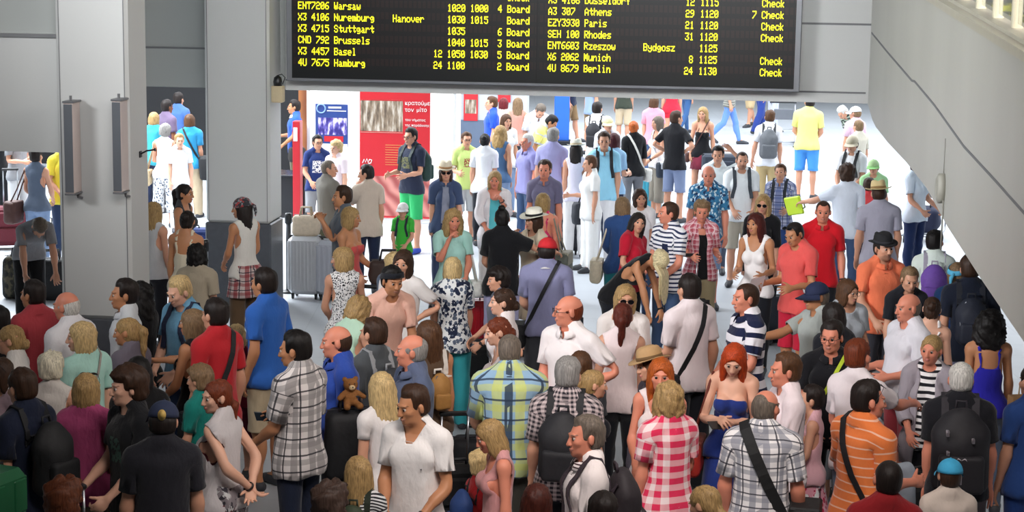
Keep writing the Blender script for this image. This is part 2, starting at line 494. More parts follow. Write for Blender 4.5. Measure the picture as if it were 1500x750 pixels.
def arm_t(tp, P):
    x = np.abs(P[:, 0]); sh = tp.B['uL'][1]; q = np.stack([x, P[:, 1], P[:, 2]], 1) - sh
    t = q @ tp.d0; perp = q - t[:, None] * tp.d0
    return t, np.linalg.norm(perp, axis=1), perp
def garment_rest(tp, V, T):
    """pattern coordinates per triangle corner: round the body and down it, or round the sleeve and along it"""
    P = V[T.ravel()]; t, pd, perp = arm_t(tp, P); C = V[T].mean(1); tc, pc, _ = arm_t(tp, C)
    isarm = np.repeat((tc > .0452) & (pc < .1301) & (np.abs(C[:, 0]) > tp.B['uL'][1][0]), 3)
    phi = np.abs(np.arctan2(P[:, 0] / .17, -(P[:, 1] - .01) / .12)); n2 = np.array([.766, 0, .643])
    ua = np.arctan2(P[:, 1], perp @ n2) * .07; va = 1.46 - t
    return np.stack([np.where(isarm, ua, phi * .15), np.where(isarm, va, P[:, 2] / tp.zf), np.where(isarm, 1.0, P[:, 0])], 1)
class Piece:
    def __init__(s, tp, V, T, soft=1.0, rest=None, W=None):
        s.V, s.T = V, T; s.W = weights(tp, V, soft) if W is None else W
        s.rest = garment_rest(tp, V, T) if rest is None else rest
def two(tp, V, T, hi, lo, cutter, soft=1.0, rm=.009, head_rest=False, wrinkle=0.0, seed=0):
    out = []
    for tgt in (hi, lo):
        v, t = decimate(V, T, tgt)
        if cutter is not None: v, t = clip(v, t, cutter(v))
        if wrinkle:
            n = vnormals(v, t); f = np.array([38, 38, 17.])
            v = v + n * (wrinkle * (wob(v * f / 17, 17, seed) * .6 + wob(v * f / 17, 31, seed + 3) * .4))[:, None]
        if rm: v, t = rim(v, t, rm)
        if cutter is not None and not head_rest:   # sewn seam between body and sleeve
            ta, pd, _ = arm_t(tp, v); g = np.minimum(np.minimum(ta - .045, .13 - pd), np.abs(v[:, 0]) - tp.B['uL'][1][0])
            if (g > 0).any() and (g < 0).any():
                v1, t1 = clip(v, t, g); v2, t2 = clip(v, t, -g); v = np.concatenate([v1, v2]); t = np.concatenate([t1, t2 + len(v1)])
        out.append(Piece(tp, v, t, soft, (v - tp.HC) / tp.hs if head_rest else None))
    return out
def inflate(prs, o):
    r = []
    for p in prs:
        q = dict(p); q['o'] = o(p) if callable(o) else o; r.append(q)
    return r
TP = {}; BODY = {}; GARB = {}; FIELD = {}
def build_templates():
    for sex in 'MF':
        tp = TP[sex] = make_template(sex); zf = tp.zf; F = sex == 'F'
        V, T = grid_mesh(tp.pr, .0042)
        BODY[sex] = two(tp, V, T, 7600, 2800, None, 1.0, 0, True)
        tor = [p for p in tp.pr if p['bone'] in ('pelvis', 'spine', 'chest')]; arms = [p for p in tp.pr if p['bone'][0] in 'ua' and len(p['bone']) == 2]
        sh_r = [p for p in arms if p['bone'][0] == 'u']; legs = [p for p in tp.pr if p['bone'][0] in 'qs' and len(p['bone']) == 2]
        def ec(T, k=.03): return dict(t='ecyl', bone='spine', k=k, T=np.array(T, float))
        for fit in ('fit', 'tee', 'loose'):
            o = {'fit': .009, 'tee': .015, 'loose': .020}[fit]
            P = inflate(tor, lambda p: o + (.007 if p['bone'] == 'pelvis' and fit == 'fit' else 0)) + inflate(arms, lambda p: o + (.004 if fit != 'fit' else 0))
            if fit == 'tee':
                if F: P.append(ec([(.80 * zf, .200, .142, .018), (.95 * zf, .186, .130, .015), (1.12 * zf, .142, .112, .005), (1.30 * zf, .142, .118, .0), (1.40 * zf, .14, .105, .01)]))
                else: P.append(ec([(.80, .194, .146, .02), (.95, .184, .138, .012), (1.15, .165, .126, .004), (1.33, .165, .126, .004), (1.42, .148, .11, .01)]))
            if fit == 'loose':
                if F: P.append(ec([(.74 * zf, .205, .160, .02), (.95 * zf, .192, .148, .012), (1.12 * zf, .172, .138, .003), (1.30 * zf, .158, .136, -.004), (1.40 * zf, .15, .115, .005)]))
                else: P.append(ec([(.76, .196, .158, .018), (.95, .191, .152, .008), (1.15, .181, .143, .002), (1.33, .173, .135, .002), (1.43, .152, .113, .01)]))
            P += inflate([p for p in legs if p['bone'][0] == 'q'], .021 if fit == 'fit' else .026)
            # sleeves hang away from the arm
            if fit != 'fit':
                for s in (1, -1):
                    S = 'L' if s > 0 else 'R'; a = tp.B['u' + S][1]; d = tp.d0 * np.array([s, 1, 1]); r = (.056 if F else .062) + (.008 if fit == 'loose' else 0)
                    P.append(dict(t='cone', bone='u' + S, k=.03, a=a + d * .02, b=a + d * .25 * zf, r1=r, r2=r * .97))
            V, T = grid_mesh(P, .007); FIELD[sex, fit] = P
            GARB[sex, fit] = (V, T)
        for fit in ('slim', 'wide', 'skirt'):
            P = inflate([p for p in tor if p['bone'] in ('pelvis', 'spine')], .004)
            if fit == 'skirt':
                P.append(dict(t='ecyl', bone='pelvis', k=.02, T=np.array([(.40 * zf, .235, .200, .015), (.62 * zf, .215, .175, .012), (.86 * zf, .186, .140, .012), (1.0 * zf, .150, .115, .006)])))
            else:
                P += inflate(legs, .009 if fit == 'slim' else .014)
                if fit == 'wide':
                    for s in (1, -1):
                        S = 'L' if s > 0 else 'R'; k, a = tp.B['s' + S][1], tp.B['o' + S][1]
                        P.append(dict(t='cone', bone='q' + S, k=.03, a=tp.B['q' + S][1] + v3(s * .004, 0, -.06), b=k, r1=.098, r2=.082))
                        P.append(dict(t='cone', bone='s' + S, k=.03, a=k, b=a + v3(0, -.005, -.05), r1=.080, r2=.070))
            V, T = grid_mesh(P, .008); GARB[sex, fit] = (V, T)
        P = inflate([p for p in tp.pr if p['bone'][0] == 'o'], .008)
        for q in P: q['k'] = .012
        V, T = grid_mesh(P, .008)
        GARB[sex, 'shoe'] = (V, T)
_g = {}
def garment(sex, kind):
    """hi and low detail versions of one cut of a garment"""
    if (sex, kind) in _g: return _g[sex, kind]
    tp = TP[sex]; zf = tp.zf; F = sex == 'F'; ws = .9 if F else 1.0
    def neck_crew(P, rx=.076, rz=.062, dy=0.0, ry=.08): return 1 - np.sqrt(((P - v3(0, .004 + dy, 1.525 * zf)) / v3(rx * ws, ry * ws, rz)) ** 2 @ np.ones(3))
    def cutfn(sleeve, hem, neck, shoulder=None, extra=None):
        def g(P):
            t, pd, _ = arm_t(tp, P); x = np.abs(P[:, 0]); r = hem * zf - P[:, 2] + 0.006 * np.sin(P[:, 0] * 30) + .004 * np.sin(P[:, 1] * 41)
            r = np.maximum(r * .8, np.minimum((t - sleeve * zf), np.maximum(.15 - pd, -9)) if sleeve < 5 else -9)
            r = np.maximum(r, neck(P) * .07)
            if shoulder is not None:   # armhole
                r = np.maximum(r, (1 - np.sqrt(((x - shoulder - .055) / .055) ** 2 + ((P[:, 2] - 1.42 * zf) / .125) ** 2)) * .055); r = np.maximum(r, np.minimum(x - shoulder - .04, P[:, 2] - 1.34 * zf))
            if extra is not None: r = np.maximum(r, extra(P))
            return r
        return g
    crew = neck_crew
    def vneck(P): return np.maximum(neck_crew(P), np.minimum(((P[:, 2] - 1.385 * zf) * .52 - np.abs(P[:, 0])) / .07, (-P[:, 1] - .01) / .03))
    def wide(P): return neck_crew(P, .105, .085, -.012, .105)
    def scoop(P): return neck_crew(P, .098, .16, -.055, .115)
    def polo(P): return np.maximum(neck_crew(P, .070, .055), np.minimum(((P[:, 2] - 1.41 * zf) * .30 - np.abs(P[:, 0])) / .07, (-P[:, 1] - .02) / .03))
    hi, lo = 4200, 1500
    if kind in ('tee', 'polo', 'shirt', 'vneck', 'long', 'blouse', 'fittee', 'open', 'cardigan', 'croptop', 'elbow', 'scoop'):
        fit = {'tee': 'tee', 'polo': 'tee', 'shirt': 'loose', 'vneck': 'tee', 'long': 'tee', 'blouse': 'loose', 'fittee': 'fit', 'open': 'loose', 'cardigan': 'loose', 'croptop': 'fit', 'elbow': 'tee', 'scoop': 'tee'}[kind]
        sl = {'tee': .20, 'polo': .205, 'shirt': .22, 'vneck': .19, 'long': .50, 'blouse': .19, 'fittee': .13, 'open': .23, 'cardigan': .44, 'croptop': .12, 'elbow': .30, 'scoop': .15}[kind]
        hm = {'tee': .86, 'polo': .87, 'shirt': .84, 'vneck': .86, 'long': .86, 'blouse': .82, 'fittee': .89, 'open': .84, 'cardigan': .74, 'croptop': .98, 'elbow': .86, 'scoop': .86}[kind]
        nk = {'polo': polo, 'shirt': polo, 'vneck': vneck, 'blouse': wide, 'open': polo, 'cardigan': wide, 'scoop': scoop}.get(kind, crew)
        ex = None
        if kind in ('open', 'cardigan'):
            wd = .05 if kind == 'open' else .07
            ex = lambda P: np.minimum(wd + .03 * (1.3 * zf - P[:, 2]) - np.abs(P[:, 0]), -P[:, 1] - .02)
        r = two(tp, *GARB[sex, fit], hi, lo, cutfn(sl, hm, nk, None, ex), wrinkle=.0035 if fit == 'fit' else .006)
    elif kind in ('tank', 'loosetank', 'vest'):
        fit = 'fit' if kind == 'tank' else 'tee'
        r = two(tp, *GARB[sex, fit], hi, lo, cutfn(.06, .88, scoop if kind != 'vest' else polo, (.115 if F else .135) + (.02 if kind == 'vest' else 0)), wrinkle=.003)
    elif kind == 'strap':   # tube top on thin straps, open back
        def ex(P):
            top = 1.335 * zf + np.where(P[:, 1] > .02, -.035, 0.)
            return np.minimum(P[:, 2] - top, np.abs(np.abs(P[:, 0]) - .078) - .011)
        r = two(tp, *GARB[sex, 'fit'], hi, lo, cutfn(.02, .88, lambda P: neck_crew(P, .06, .03), None, ex), wrinkle=.003)
    elif kind == 'tube':
        r = two(tp, *GARB[sex, 'fit'], hi, lo, cutfn(.02, .88, crew, None, lambda P: P[:, 2] - (1.345 * zf - .02 * sm((P[:, 1] + .05) / .1))), wrinkle=.003)
    elif kind in ('trousers', 'shorts', 'jeans', 'capri', 'hotpants', 'legs'):
        fit = 'slim' if kind in ('jeans', 'hotpants', 'legs') else 'wide'
        bt = {'trousers': .055, 'shorts': .50, 'jeans': .075, 'capri': .27, 'hotpants': .74, 'legs': .09}[kind]
        r = two(tp, *GARB[sex, fit], 3200, 1100, lambda P: np.maximum(P[:, 2] - 1.02 * zf, bt * zf - P[:, 2]), wrinkle=.004)
    elif kind in ('skirt', 'miniskirt'):
        bt = .48 if kind == 'skirt' else .66
        r = two(tp, *GARB[sex, 'skirt'], 2400, 900, lambda P: np.maximum(P[:, 2] - 1.02 * zf, bt * zf - P[:, 2]), 2.5, wrinkle=.007)
    elif kind == 'shoe':
        r = two(tp, *GARB[sex, 'shoe'], 700, 300, lambda P: np.maximum(P[:, 2] - .085, -.004 - P[:, 2]))
    elif kind == 'sandal':
        r = two(tp, *GARB[sex, 'shoe'], 700, 300, lambda P: np.maximum(np.minimum(P[:, 2] - .028, np.abs(P[:, 1] + .06) - .03), -.004 - P[:, 2]))
    _g[sex, kind] = r
    return r
_coll = {}
def collar(sex):
    if sex in _coll: return _coll[sex]
    tp = TP[sex]; zf = tp.zf; ws = .88 if sex == 'F' else 1.0; V = []; n = 28; T = []
    prof = [(.0, -.018), (.002, .010), (.004, .034), (.013, .036), (.024, .012), (.034, -.012), (.030, -.014), (.016, .008)]
    for i in range(n):
        a = -math.pi / 2 + .20 + (2 * math.pi - .40) * i / (n - 1)
        fr = max(0, -math.sin(a)); c, s_ = math.cos(a), math.sin(a)
        for (o, z) in prof:
            r = .064 * ws + o
            V.append((c * r * 1.02, s_ * r * 1.05 + .012 - .012 * fr, (1.513 * zf) + z - .028 * fr + .012 * (1 - fr)))
    k = len(prof)
    for i in range(n - 1):
        for j in range(k):
            a, b, c_, d = i * k + j, i * k + (j + 1) % k, (i + 1) * k + (j + 1) % k, (i + 1) * k + j
            T += [(a, c_, b), (a, d, c_)]
    V = np.array(V); T = np.array(T, np.int32); W = np.zeros((len(V), len(tp.order))); h = np.clip((V[:, 2] - 1.50 * zf) / .1, 0, .5)
    W[:, tp.bi['chest']] = 1 - h; W[:, tp.bi['neck']] = h
    _coll[sex] = Piece(tp, V, T, W=W)
    return _coll[sex]

# ------------------------------------------------------------------ hair and headwear, in head-local coordinates
def E_(c, r, k=.02, **kw): return dict(t='ell', c=np.array(c, float), r=np.array(r, float), k=k, **kw)
def C_(a, b, r1, r2, k=.02): return dict(t='cone', a=np.array(a, float), b=np.array(b, float), r1=r1, r2=r2, k=k)
def hairline(P, forehead=.074, ears=True, nape=-.075, temple=0.0):
    x, y, z = np.abs(P[:, 0]), P[:, 1], P[:, 2]
    fl = forehead - temple * sm(1 - np.abs(x - .045) / .03) * 0 + temple * sm((x - .015) / .03) * (y < -.02)
    g = np.minimum(-.035 - y, fl - z)
    g = np.maximum(g, np.minimum(-.008 - z, .012 - y))
    if ears: g = np.maximum(g, (1 - np.sqrt((((np.stack([x, y, z], 1) - v3(.08, .014, -.012)) / v3(.04, .024, .036)) ** 2).sum(1))) * .03)
    return np.maximum(g, nape - z)
def cap_hair(t, hi, forehead=.074, ears=True, nape=-.075, temple=0.0, top=0.0, bald=None, freq=55, amp=.25, part=0.0, seed=1):
    P = [E_((0, .018, .025), (.0785, .0995, .0895), .03), E_((0, .030, -.03), (.069, .078, .075), .03)]
    V, T = grid_mesh(P, .0055); out = []
    for tgt in (hi, hi // 3):
        v, tt = decimate(V, T, tgt); g = hairline(v, forehead, ears, nape, temple)
        if bald is not None: g = np.maximum(g, bald(v))
        v, tt = clip(v, tt, g)
        g = hairline(v, forehead, ears, nape, temple)
        if bald is not None: g = np.maximum(g, bald(v))
        n = vnormals(v, tt); th = (t + top * sm((v[:, 2] - .02) / .08)) * sm(-g / .028) + .0012
        ang = np.arctan2(v[:, 0] - part, v[:, 1] + .03)
        str_ = np.sin(ang * freq * .35 + 3 * wob(v, 25, seed)) * .6 + wob(v, 70, seed + 1) * .5
        v = v + n * (th * (1 + amp * str_))[:, None]
        out.append((v, tt, v.copy()))
    return out
def vol_hair(P, hi, low=-.5, lumps=(.004, 60), face=True, h=.0062, seed=1, strands=.0035):
    P = list(P)
    if face: P += [E_((0, -.115, -.040), (.060, .092, .108), .012, sub=True), E_((0, -.07, -.17), (.058, .06, .09), .012, sub=True)]
    V, T = grid_mesh(P, h); out = []
    for tgt in (hi, hi // 3):
        v, t = decimate(V, T, tgt)
        n = vnormals(v, t); ang = np.arctan2(v[:, 0], v[:, 1] + .02)
        dsp = strands * np.sin(ang * 26 + 2.5 * wob(v, 14, seed)) + lumps[0] * wob(v, lumps[1], seed + 5)
        rr = sm((-v[:, 1] - .0) / .05) * .4
        v = v + n * (dsp * (1 - rr))[:, None]
        out.append((v, t, v.copy()))
    return out
SK = [E_((0, .018, .028), (.090, .112, .098), .03)]
_h = {}
def hair(kind):
    if kind in _h: return _h[kind]
    if kind == 'short': r = cap_hair(.013, 1500, top=.012)
    elif kind == 'tidy': r = cap_hair(.016, 1500, top=.010, temple=.010, part=.03, seed=5)
    elif kind == 'spiky': r = cap_hair(.016, 1800, top=.022, amp=.55, freq=30, seed=8)
    elif kind == 'buzz': r = cap_hair(.005, 1000, temple=.012, amp=.1)
    elif kind == 'receding': r = cap_hair(.010, 1300, forehead=.088, temple=.02, top=.002, seed=3)
    elif kind == 'balding': r = cap_hair(.006, 1300, bald=lambda P: np.minimum(P[:, 2] - .035 - .25 * np.maximum(P[:, 1] - .02, 0), .085 - P[:, 1]), seed=4)
    elif kind == 'fringe': r = cap_hair(.0045, 1100, bald=lambda P: P[:, 2] - .018 - .2 * P[:, 1], seed=6)
    elif kind == 'mop': r = cap_hair(.030, 1800, forehead=.045, ears=False, nape=-.095, top=.010, amp=.35, freq=40, seed=9)
    elif kind == 'pixie': r = cap_hair(.024, 1700, forehead=.058, ears=False, nape=-.080, top=.014, amp=.4, freq=34, seed=11)
    elif kind == 'crop': r = cap_hair(.030, 1900, forehead=.060, ears=False, nape=-.090, top=.022, amp=.5, freq=20, seed=13)
    else:
        side = [E_((s * .066, .010, -.055), (.032, .066, .105), .03) for s in (1, -1)]; back = [E_((0, .062, -.045), (.084, .062, .115), .03)]
        tied = [E_((0, .018, .028), (.083, .105, .092), .03), E_((0, .04, -.03), (.072, .078, .08), .03)]
        tface = [E_((0, -.108, -.034), (.072, .088, .106), .010, sub=True), E_((0, -.03, -.135), (.09, .10, .075), .012, sub=True)] + [E_((s * .085, -.004, -.022), (.026, .026, .036), .008, sub=True) for s in (1, -1)]
        if kind == 'bob': r = vol_hair(SK + side + back, 2400)
        elif kind == 'chin': r = vol_hair(SK + [E_((s * .064, .008, -.075), (.034, .062, .12), .03) for s in (1, -1)] + [E_((0, .062, -.075), (.082, .055, .13), .03)], 2400)
        elif kind == 'long': r = vol_hair(SK + side + back + [E_((0, .078, -.19), (.092, .040, .20), .04)] + [E_((s * .070, .020, -.16), (.030, .045, .17), .03) for s in (1, -1)], 3000)
        elif kind == 'verylong': r = vol_hair(SK + side + back + [E_((0, .082, -.25), (.10, .042, .27), .04)] + [E_((s * .072, -.01, -.22), (.032, .042, .23), .03) for s in (1, -1)], 3200)
        elif kind == 'curly': r = vol_hair([E_((0, .02, .03), (.102, .118, .105), .03)] + [E_((s * .07, .01, -.06), (.045, .07, .09), .03) for s in (1, -1)] + [E_((0, .07, -.05), (.09, .06, .10), .03)], 3000, lumps=(.013, 75), strands=.002)
        elif kind == 'longcurly': r = vol_hair([E_((0, .02, .03), (.100, .116, .102), .03)] + [E_((s * .078, .01, -.10), (.045, .07, .15), .03) for s in (1, -1)] + [E_((0, .08, -.14), (.11, .055, .19), .03)], 3400, lumps=(.012, 60), strands=.004)
        elif kind == 'big': r = vol_hair([E_((0, .03, .02), (.115, .125, .11), .03), E_((0, .06, -.10), (.13, .09, .15), .04)] + [E_((s * .09, .01, -.08), (.05, .075, .13), .03) for s in (1, -1)], 3400, lumps=(.016, 62), strands=.002)
        elif kind == 'pony': r = vol_hair(tied + tface + [C_((0, .115, .035), (0, .150, -.01), .026, .034), C_((0, .150, -.01), (0, .135, -.15), .036, .028), C_((0, .135, -.15), (0, .125, -.24), .028, .010)], 2600, face=False, strands=.003)
        elif kind == 'lowpony': r = vol_hair(tied + tface + [C_((0, .105, -.055), (0, .125, -.10), .024, .034), C_((0, .125, -.10), (0, .115, -.24), .036, .014)], 2600, face=False, strands=.003)
        elif kind == 'bun': r = vol_hair(tied + tface + [E_((0, .125, .040), (.045, .038, .042), .008)], 2400, face=False, strands=.003)
        elif kind == 'topbun': r = vol_hair(tied + tface + [E_((0, .070, .125), (.042, .040, .036), .008)], 2400, face=False, strands=.003)
        elif kind == 'lowbun': r = vol_hair(tied + tface + [E_((0, .118, -.045), (.050, .036, .040), .010)], 2400, face=False, lumps=(.006, 70), strands=.003)
    _h[kind] = r
    return r
def tilted(P, a):  # pitch about x
    c, s = math.cos(a), math.sin(a); P = np.asarray(P, float).copy(); y, z = P[:, 1].copy(), P[:, 2].copy()
    P[:, 1] = c * y - s * z; P[:, 2] = s * y + c * z
    return P
def hat_parts(kind):
    """list of (part name, V, F, colour slot, sub-parts)"""
    out = []
    if kind in ('cap', 'capback'):
        mb = MB(); mb.lathe([(.0935 * math.cos(t), .098 * math.sin(t)) for t in np.linspace(-.05, math.pi / 2 - .04, 8)] + [(0.0, .0985)], 22, (0, .017, .030), 1.0, 1.22)
        mb.lathe([(.006, .0), (.008, .004), (0, .008)], 8, (0, .017, .127))
        br = MB(); V = []; n = 15
        for lay in (0, 1):
            for i in range(n):
                a = -math.pi / 2 + math.radians(78) * (i / (n - 1) * 2 - 1)
                for r in (1.0, 1.4, 1.82):
                    k = (r - 1) / .82; rr = 1 + (r - 1) * max(0.05, math.cos((a + math.pi / 2) * .95)) ** .6
                    V.append((.0945 * rr ** .45 * math.cos(a), .017 + .115 * rr * math.sin(a), .030 - .014 * k - .030 * abs(math.cos(a)) ** 2 * k + lay * .004))
        F = []
        for lay in (0, 1):
            o = lay * n * 3
            for i in range(n - 1):
                for j in (0, 1):
                    q = (o + i * 3 + j, o + (i + 1) * 3 + j, o + (i + 1) * 3 + j + 1, o + i * 3 + j + 1); F.append(q if lay else q[::-1])
        for i in range(n - 1):
            o = n * 3; F.append((i * 3 + 2, (i + 1) * 3 + 2, o + (i + 1) * 3 + 2, o + i * 3 + 2))
        br.add(V, F)
        V1, V2 = np.array(mb.V), np.array(br.V)
        if kind == 'capback': V1[:, :2] *= -1; V2[:, :2] *= -1; V1[:, 1] += .03; V2[:, 1] += .03
        a = .10 if kind == 'cap' else -.05
        out = [('cap', tilted(V1, a), mb.F, 0, [('brim', tilted(V2, a), br.F, 1)])]
    elif kind in ('fedora', 'straw', 'sunhat'):
        w = {'fedora': .045, 'straw': .062, 'sunhat': .066}[kind]; hgt = {'fedora': .105, 'straw': .105, 'sunhat': .092}[kind]
        def pinch(p, a):
            p = p.copy()
            if p[2] > hgt * .55 and kind != 'sunhat':
                k = (p[2] / hgt - .55) / .45; fr = max(0, -math.sin(a)); p[0] *= 1 - .28 * k * fr; p[2] -= .018 * k * math.exp(-(p[0] / .025) ** 2)
            return p
        cr = MB(); cr.lathe([(.0855, -.002), (.086, .012), (.084, hgt * .5), (.076, hgt * .86), (.062, hgt * .985), (.03, hgt * 1.0), (0, hgt * .99)], 28, sx=1, sy=1.22, fn=pinch)
        def curl(p, a):
            p = p.copy(); rr = math.hypot(p[0], p[1] / 1.15); k = max(0, (rr - .088) / w); p[2] += .016 * k * abs(math.cos(a)) ** 2 - (.012 if kind != 'fedora' else .006) * k * abs(math.sin(a)); return p
        br = MB(); br.lathe([(.084, .0), (.088 + w * .5, -.002), (.088 + w, 0), (.088 + w, .005), (.088 + w * .5, .003), (.085, .006)], 32, sx=1, sy=1.16, fn=curl)
        bd = MB(); bd.lathe([(.0868, .004), (.0888, .005), (.0875, .030), (.0855, .031)], 28, sx=1, sy=1.22)
        def place(mb): V = np.array(mb.V) + v3(0, 0, .052); return tilted(V, .06) + v3(0, .014, 0)
        out = [('hat', place(cr), cr.F, 0, [('brim', place(br), br.F, 0), ('hat_band', place(bd), bd.F, 1)])]
    elif kind == 'bandana':
        mb = MB(); mb.lathe([(.088 * math.cos(t), .092 * math.sin(t)) for t in np.linspace(-.12, math.pi / 2 - .04, 9)] + [(0, .0925)], 24, (0, .017, .034), 1, 1.2, fn=lambda p, a: p * (1 + .02 * math.sin(a * 9 + p[2] * 60)))
        mb.tube([(0, .12, .03), (.01, .145, .0), (.022, .15, -.06), (.03, .14, -.11)], [.014, .02, .018, .004], 6); mb.tube([(0, .12, .03), (-.012, .145, .0), (-.03, .148, -.05), (-.036, .14, -.09)], [.014, .02, .018, .004], 6)
        out = [('bandana', tilted(np.array(mb.V), .12), mb.F, 0, [])]
    elif kind == 'headband':
        mb = MB(); pts = [(.092 * math.cos(a), .018 + .115 * math.sin(a), .05 - .03 * math.sin(a)) for a in np.linspace(0, 2 * math.pi, 28)[:-1]]
        mb.ribbon(pts, [(p[0], p[1], 0.02) for p in pts], .045, .005, closed=True); mb.tube([(0, .13, .02), (.02, .155, -.02), (.03, .15, -.12)], [.014, .022, .006], 6)
        out = [('headband', np.array(mb.V), mb.F, 0, [])]
    return out
def glasses_mesh(dark, up):
    mb = MB()
    for s in (1, -1):
        pts = [(s * .033 + .026 * math.cos(a), -.1085 + .004 * abs(math.cos(a)), -.003 + .020 * math.sin(a)) for a in np.linspace(0, 2 * math.pi, 15)[:-1]]
        mb.tube(pts, .0019, 5, 0, closed=True)
        if dark: mb.add(pts, [tuple(range(len(pts)))], 1)
        mb.tube([(s * .058, -.105, .003), (s * .079, -.06, .005), (s * .084, .01, .004), (s * .083, .03, -.012)], .0018, 5, 0)
    mb.tube([(.008, -.110, .003), (0, -.112, .006), (-.008, -.110, .003)], .0019, 5, 0)
    V = np.array(mb.V)
    if up: V = tilted(V, -1.02) * v3(1.08, 1, 1) + v3(0, -.012, .012)
    return V, mb.F, mb.M

# ------------------------------------------------------------------ materials of people
def skin_mat(tone, browc, lips=(.45, .16, .14), beard=0.0):
    def build(nt, b):
        at = N(nt, 'ShaderNodeAttribute', attribute_name='rest'); sep = N(nt, 'ShaderNodeSeparateXYZ'); L(nt, at.outputs['Vector'], sep.inputs[0])
        x, y, z = sep.outputs; ax = math_(nt, 'ABSOLUTE', x); c = srgb(SKIN.get(tone, tone))
        nz = N(nt, 'ShaderNodeTexNoise'); nz.inputs['Scale'].default_value = 9; L(nt, at.outputs['Vector'], nz.inputs['Vector'])
        base = mixc(nt, nz.outputs['Fac'], tuple(v * .90 for v in c), tuple(min(1, v * 1.08) for v in c))
        def blob(px, cx, cz, rx, rz, ymax=-.06):
            dx = math_(nt, 'DIVIDE', math_(nt, 'SUBTRACT', px, cx), rx); dz = math_(nt, 'DIVIDE', math_(nt, 'SUBTRACT', z, cz), rz)
            d = math_(nt, 'ADD', math_(nt, 'MULTIPLY', dx, dx), math_(nt, 'MULTIPLY', dz, dz))
            f = N(nt, 'ShaderNodeMapRange'); L(nt, d, f.inputs[0]); f.inputs[1].default_value = .7; f.inputs[2].default_value = 1.2; f.inputs[3].default_value = 1; f.inputs[4].default_value = 0
            return math_(nt, 'MULTIPLY', f.outputs[0], math_(nt, 'LESS_THAN', y, ymax))
        base = mixc(nt, math_(nt, 'MULTIPLY', blob(x, 0, -.068, .025, .0115), .75), base, lips)
        zz = math_(nt, 'SUBTRACT', ax, .034)
        base = mixc(nt, math_(nt, 'MULTIPLY', blob(ax, .033, .0245, .021, .0048), .6), base, srgb(HAIRC[browc]))
        if beard: base = mixc(nt, math_(nt, 'MULTIPLY', blob(x, 0, -.085, .06, .042, -.01), beard), base, srgb(HAIRC[browc]))
        L(nt, base, b.inputs['Base Color']); b.inputs['Roughness'].default_value = .48
        b.inputs['Specular IOR Level'].default_value = .35
    return mat(('skin', tone, browc, lips, beard), build)
def hair_mat(c):
    def build(nt, b):
        at = N(nt, 'ShaderNodeAttribute', attribute_name='rest'); mp = N(nt, 'ShaderNodeMapping'); L(nt, at.outputs['Vector'], mp.inputs[0]); mp.inputs['Scale'].default_value = (120, 120, 16)
        nz = N(nt, 'ShaderNodeTexNoise'); nz.inputs['Scale'].default_value = 1; nz.inputs['Detail'].default_value = 3; L(nt, mp.outputs[0], nz.inputs['Vector'])
        k = srgb(HAIRC.get(c, c)); rp = N(nt, 'ShaderNodeMapRange'); L(nt, nz.outputs['Fac'], rp.inputs[0]); rp.inputs[1].default_value = .3; rp.inputs[2].default_value = .7
        L(nt, mixc(nt, rp.outputs[0], tuple(v * .55 for v in k), tuple(min(1, v * 1.3) for v in k)), b.inputs['Base Color'])
        bp = N(nt, 'ShaderNodeBump'); bp.inputs['Strength'].default_value = .7; bp.inputs['Distance'].default_value = .004; L(nt, nz.outputs['Fac'], bp.inputs['Height']); L(nt, bp.outputs[0], b.inputs['Normal'])
        b.inputs['Roughness'].default_value = .55; b.inputs['Specular IOR Level'].default_value = .3
    return mat(('hair', c), build)
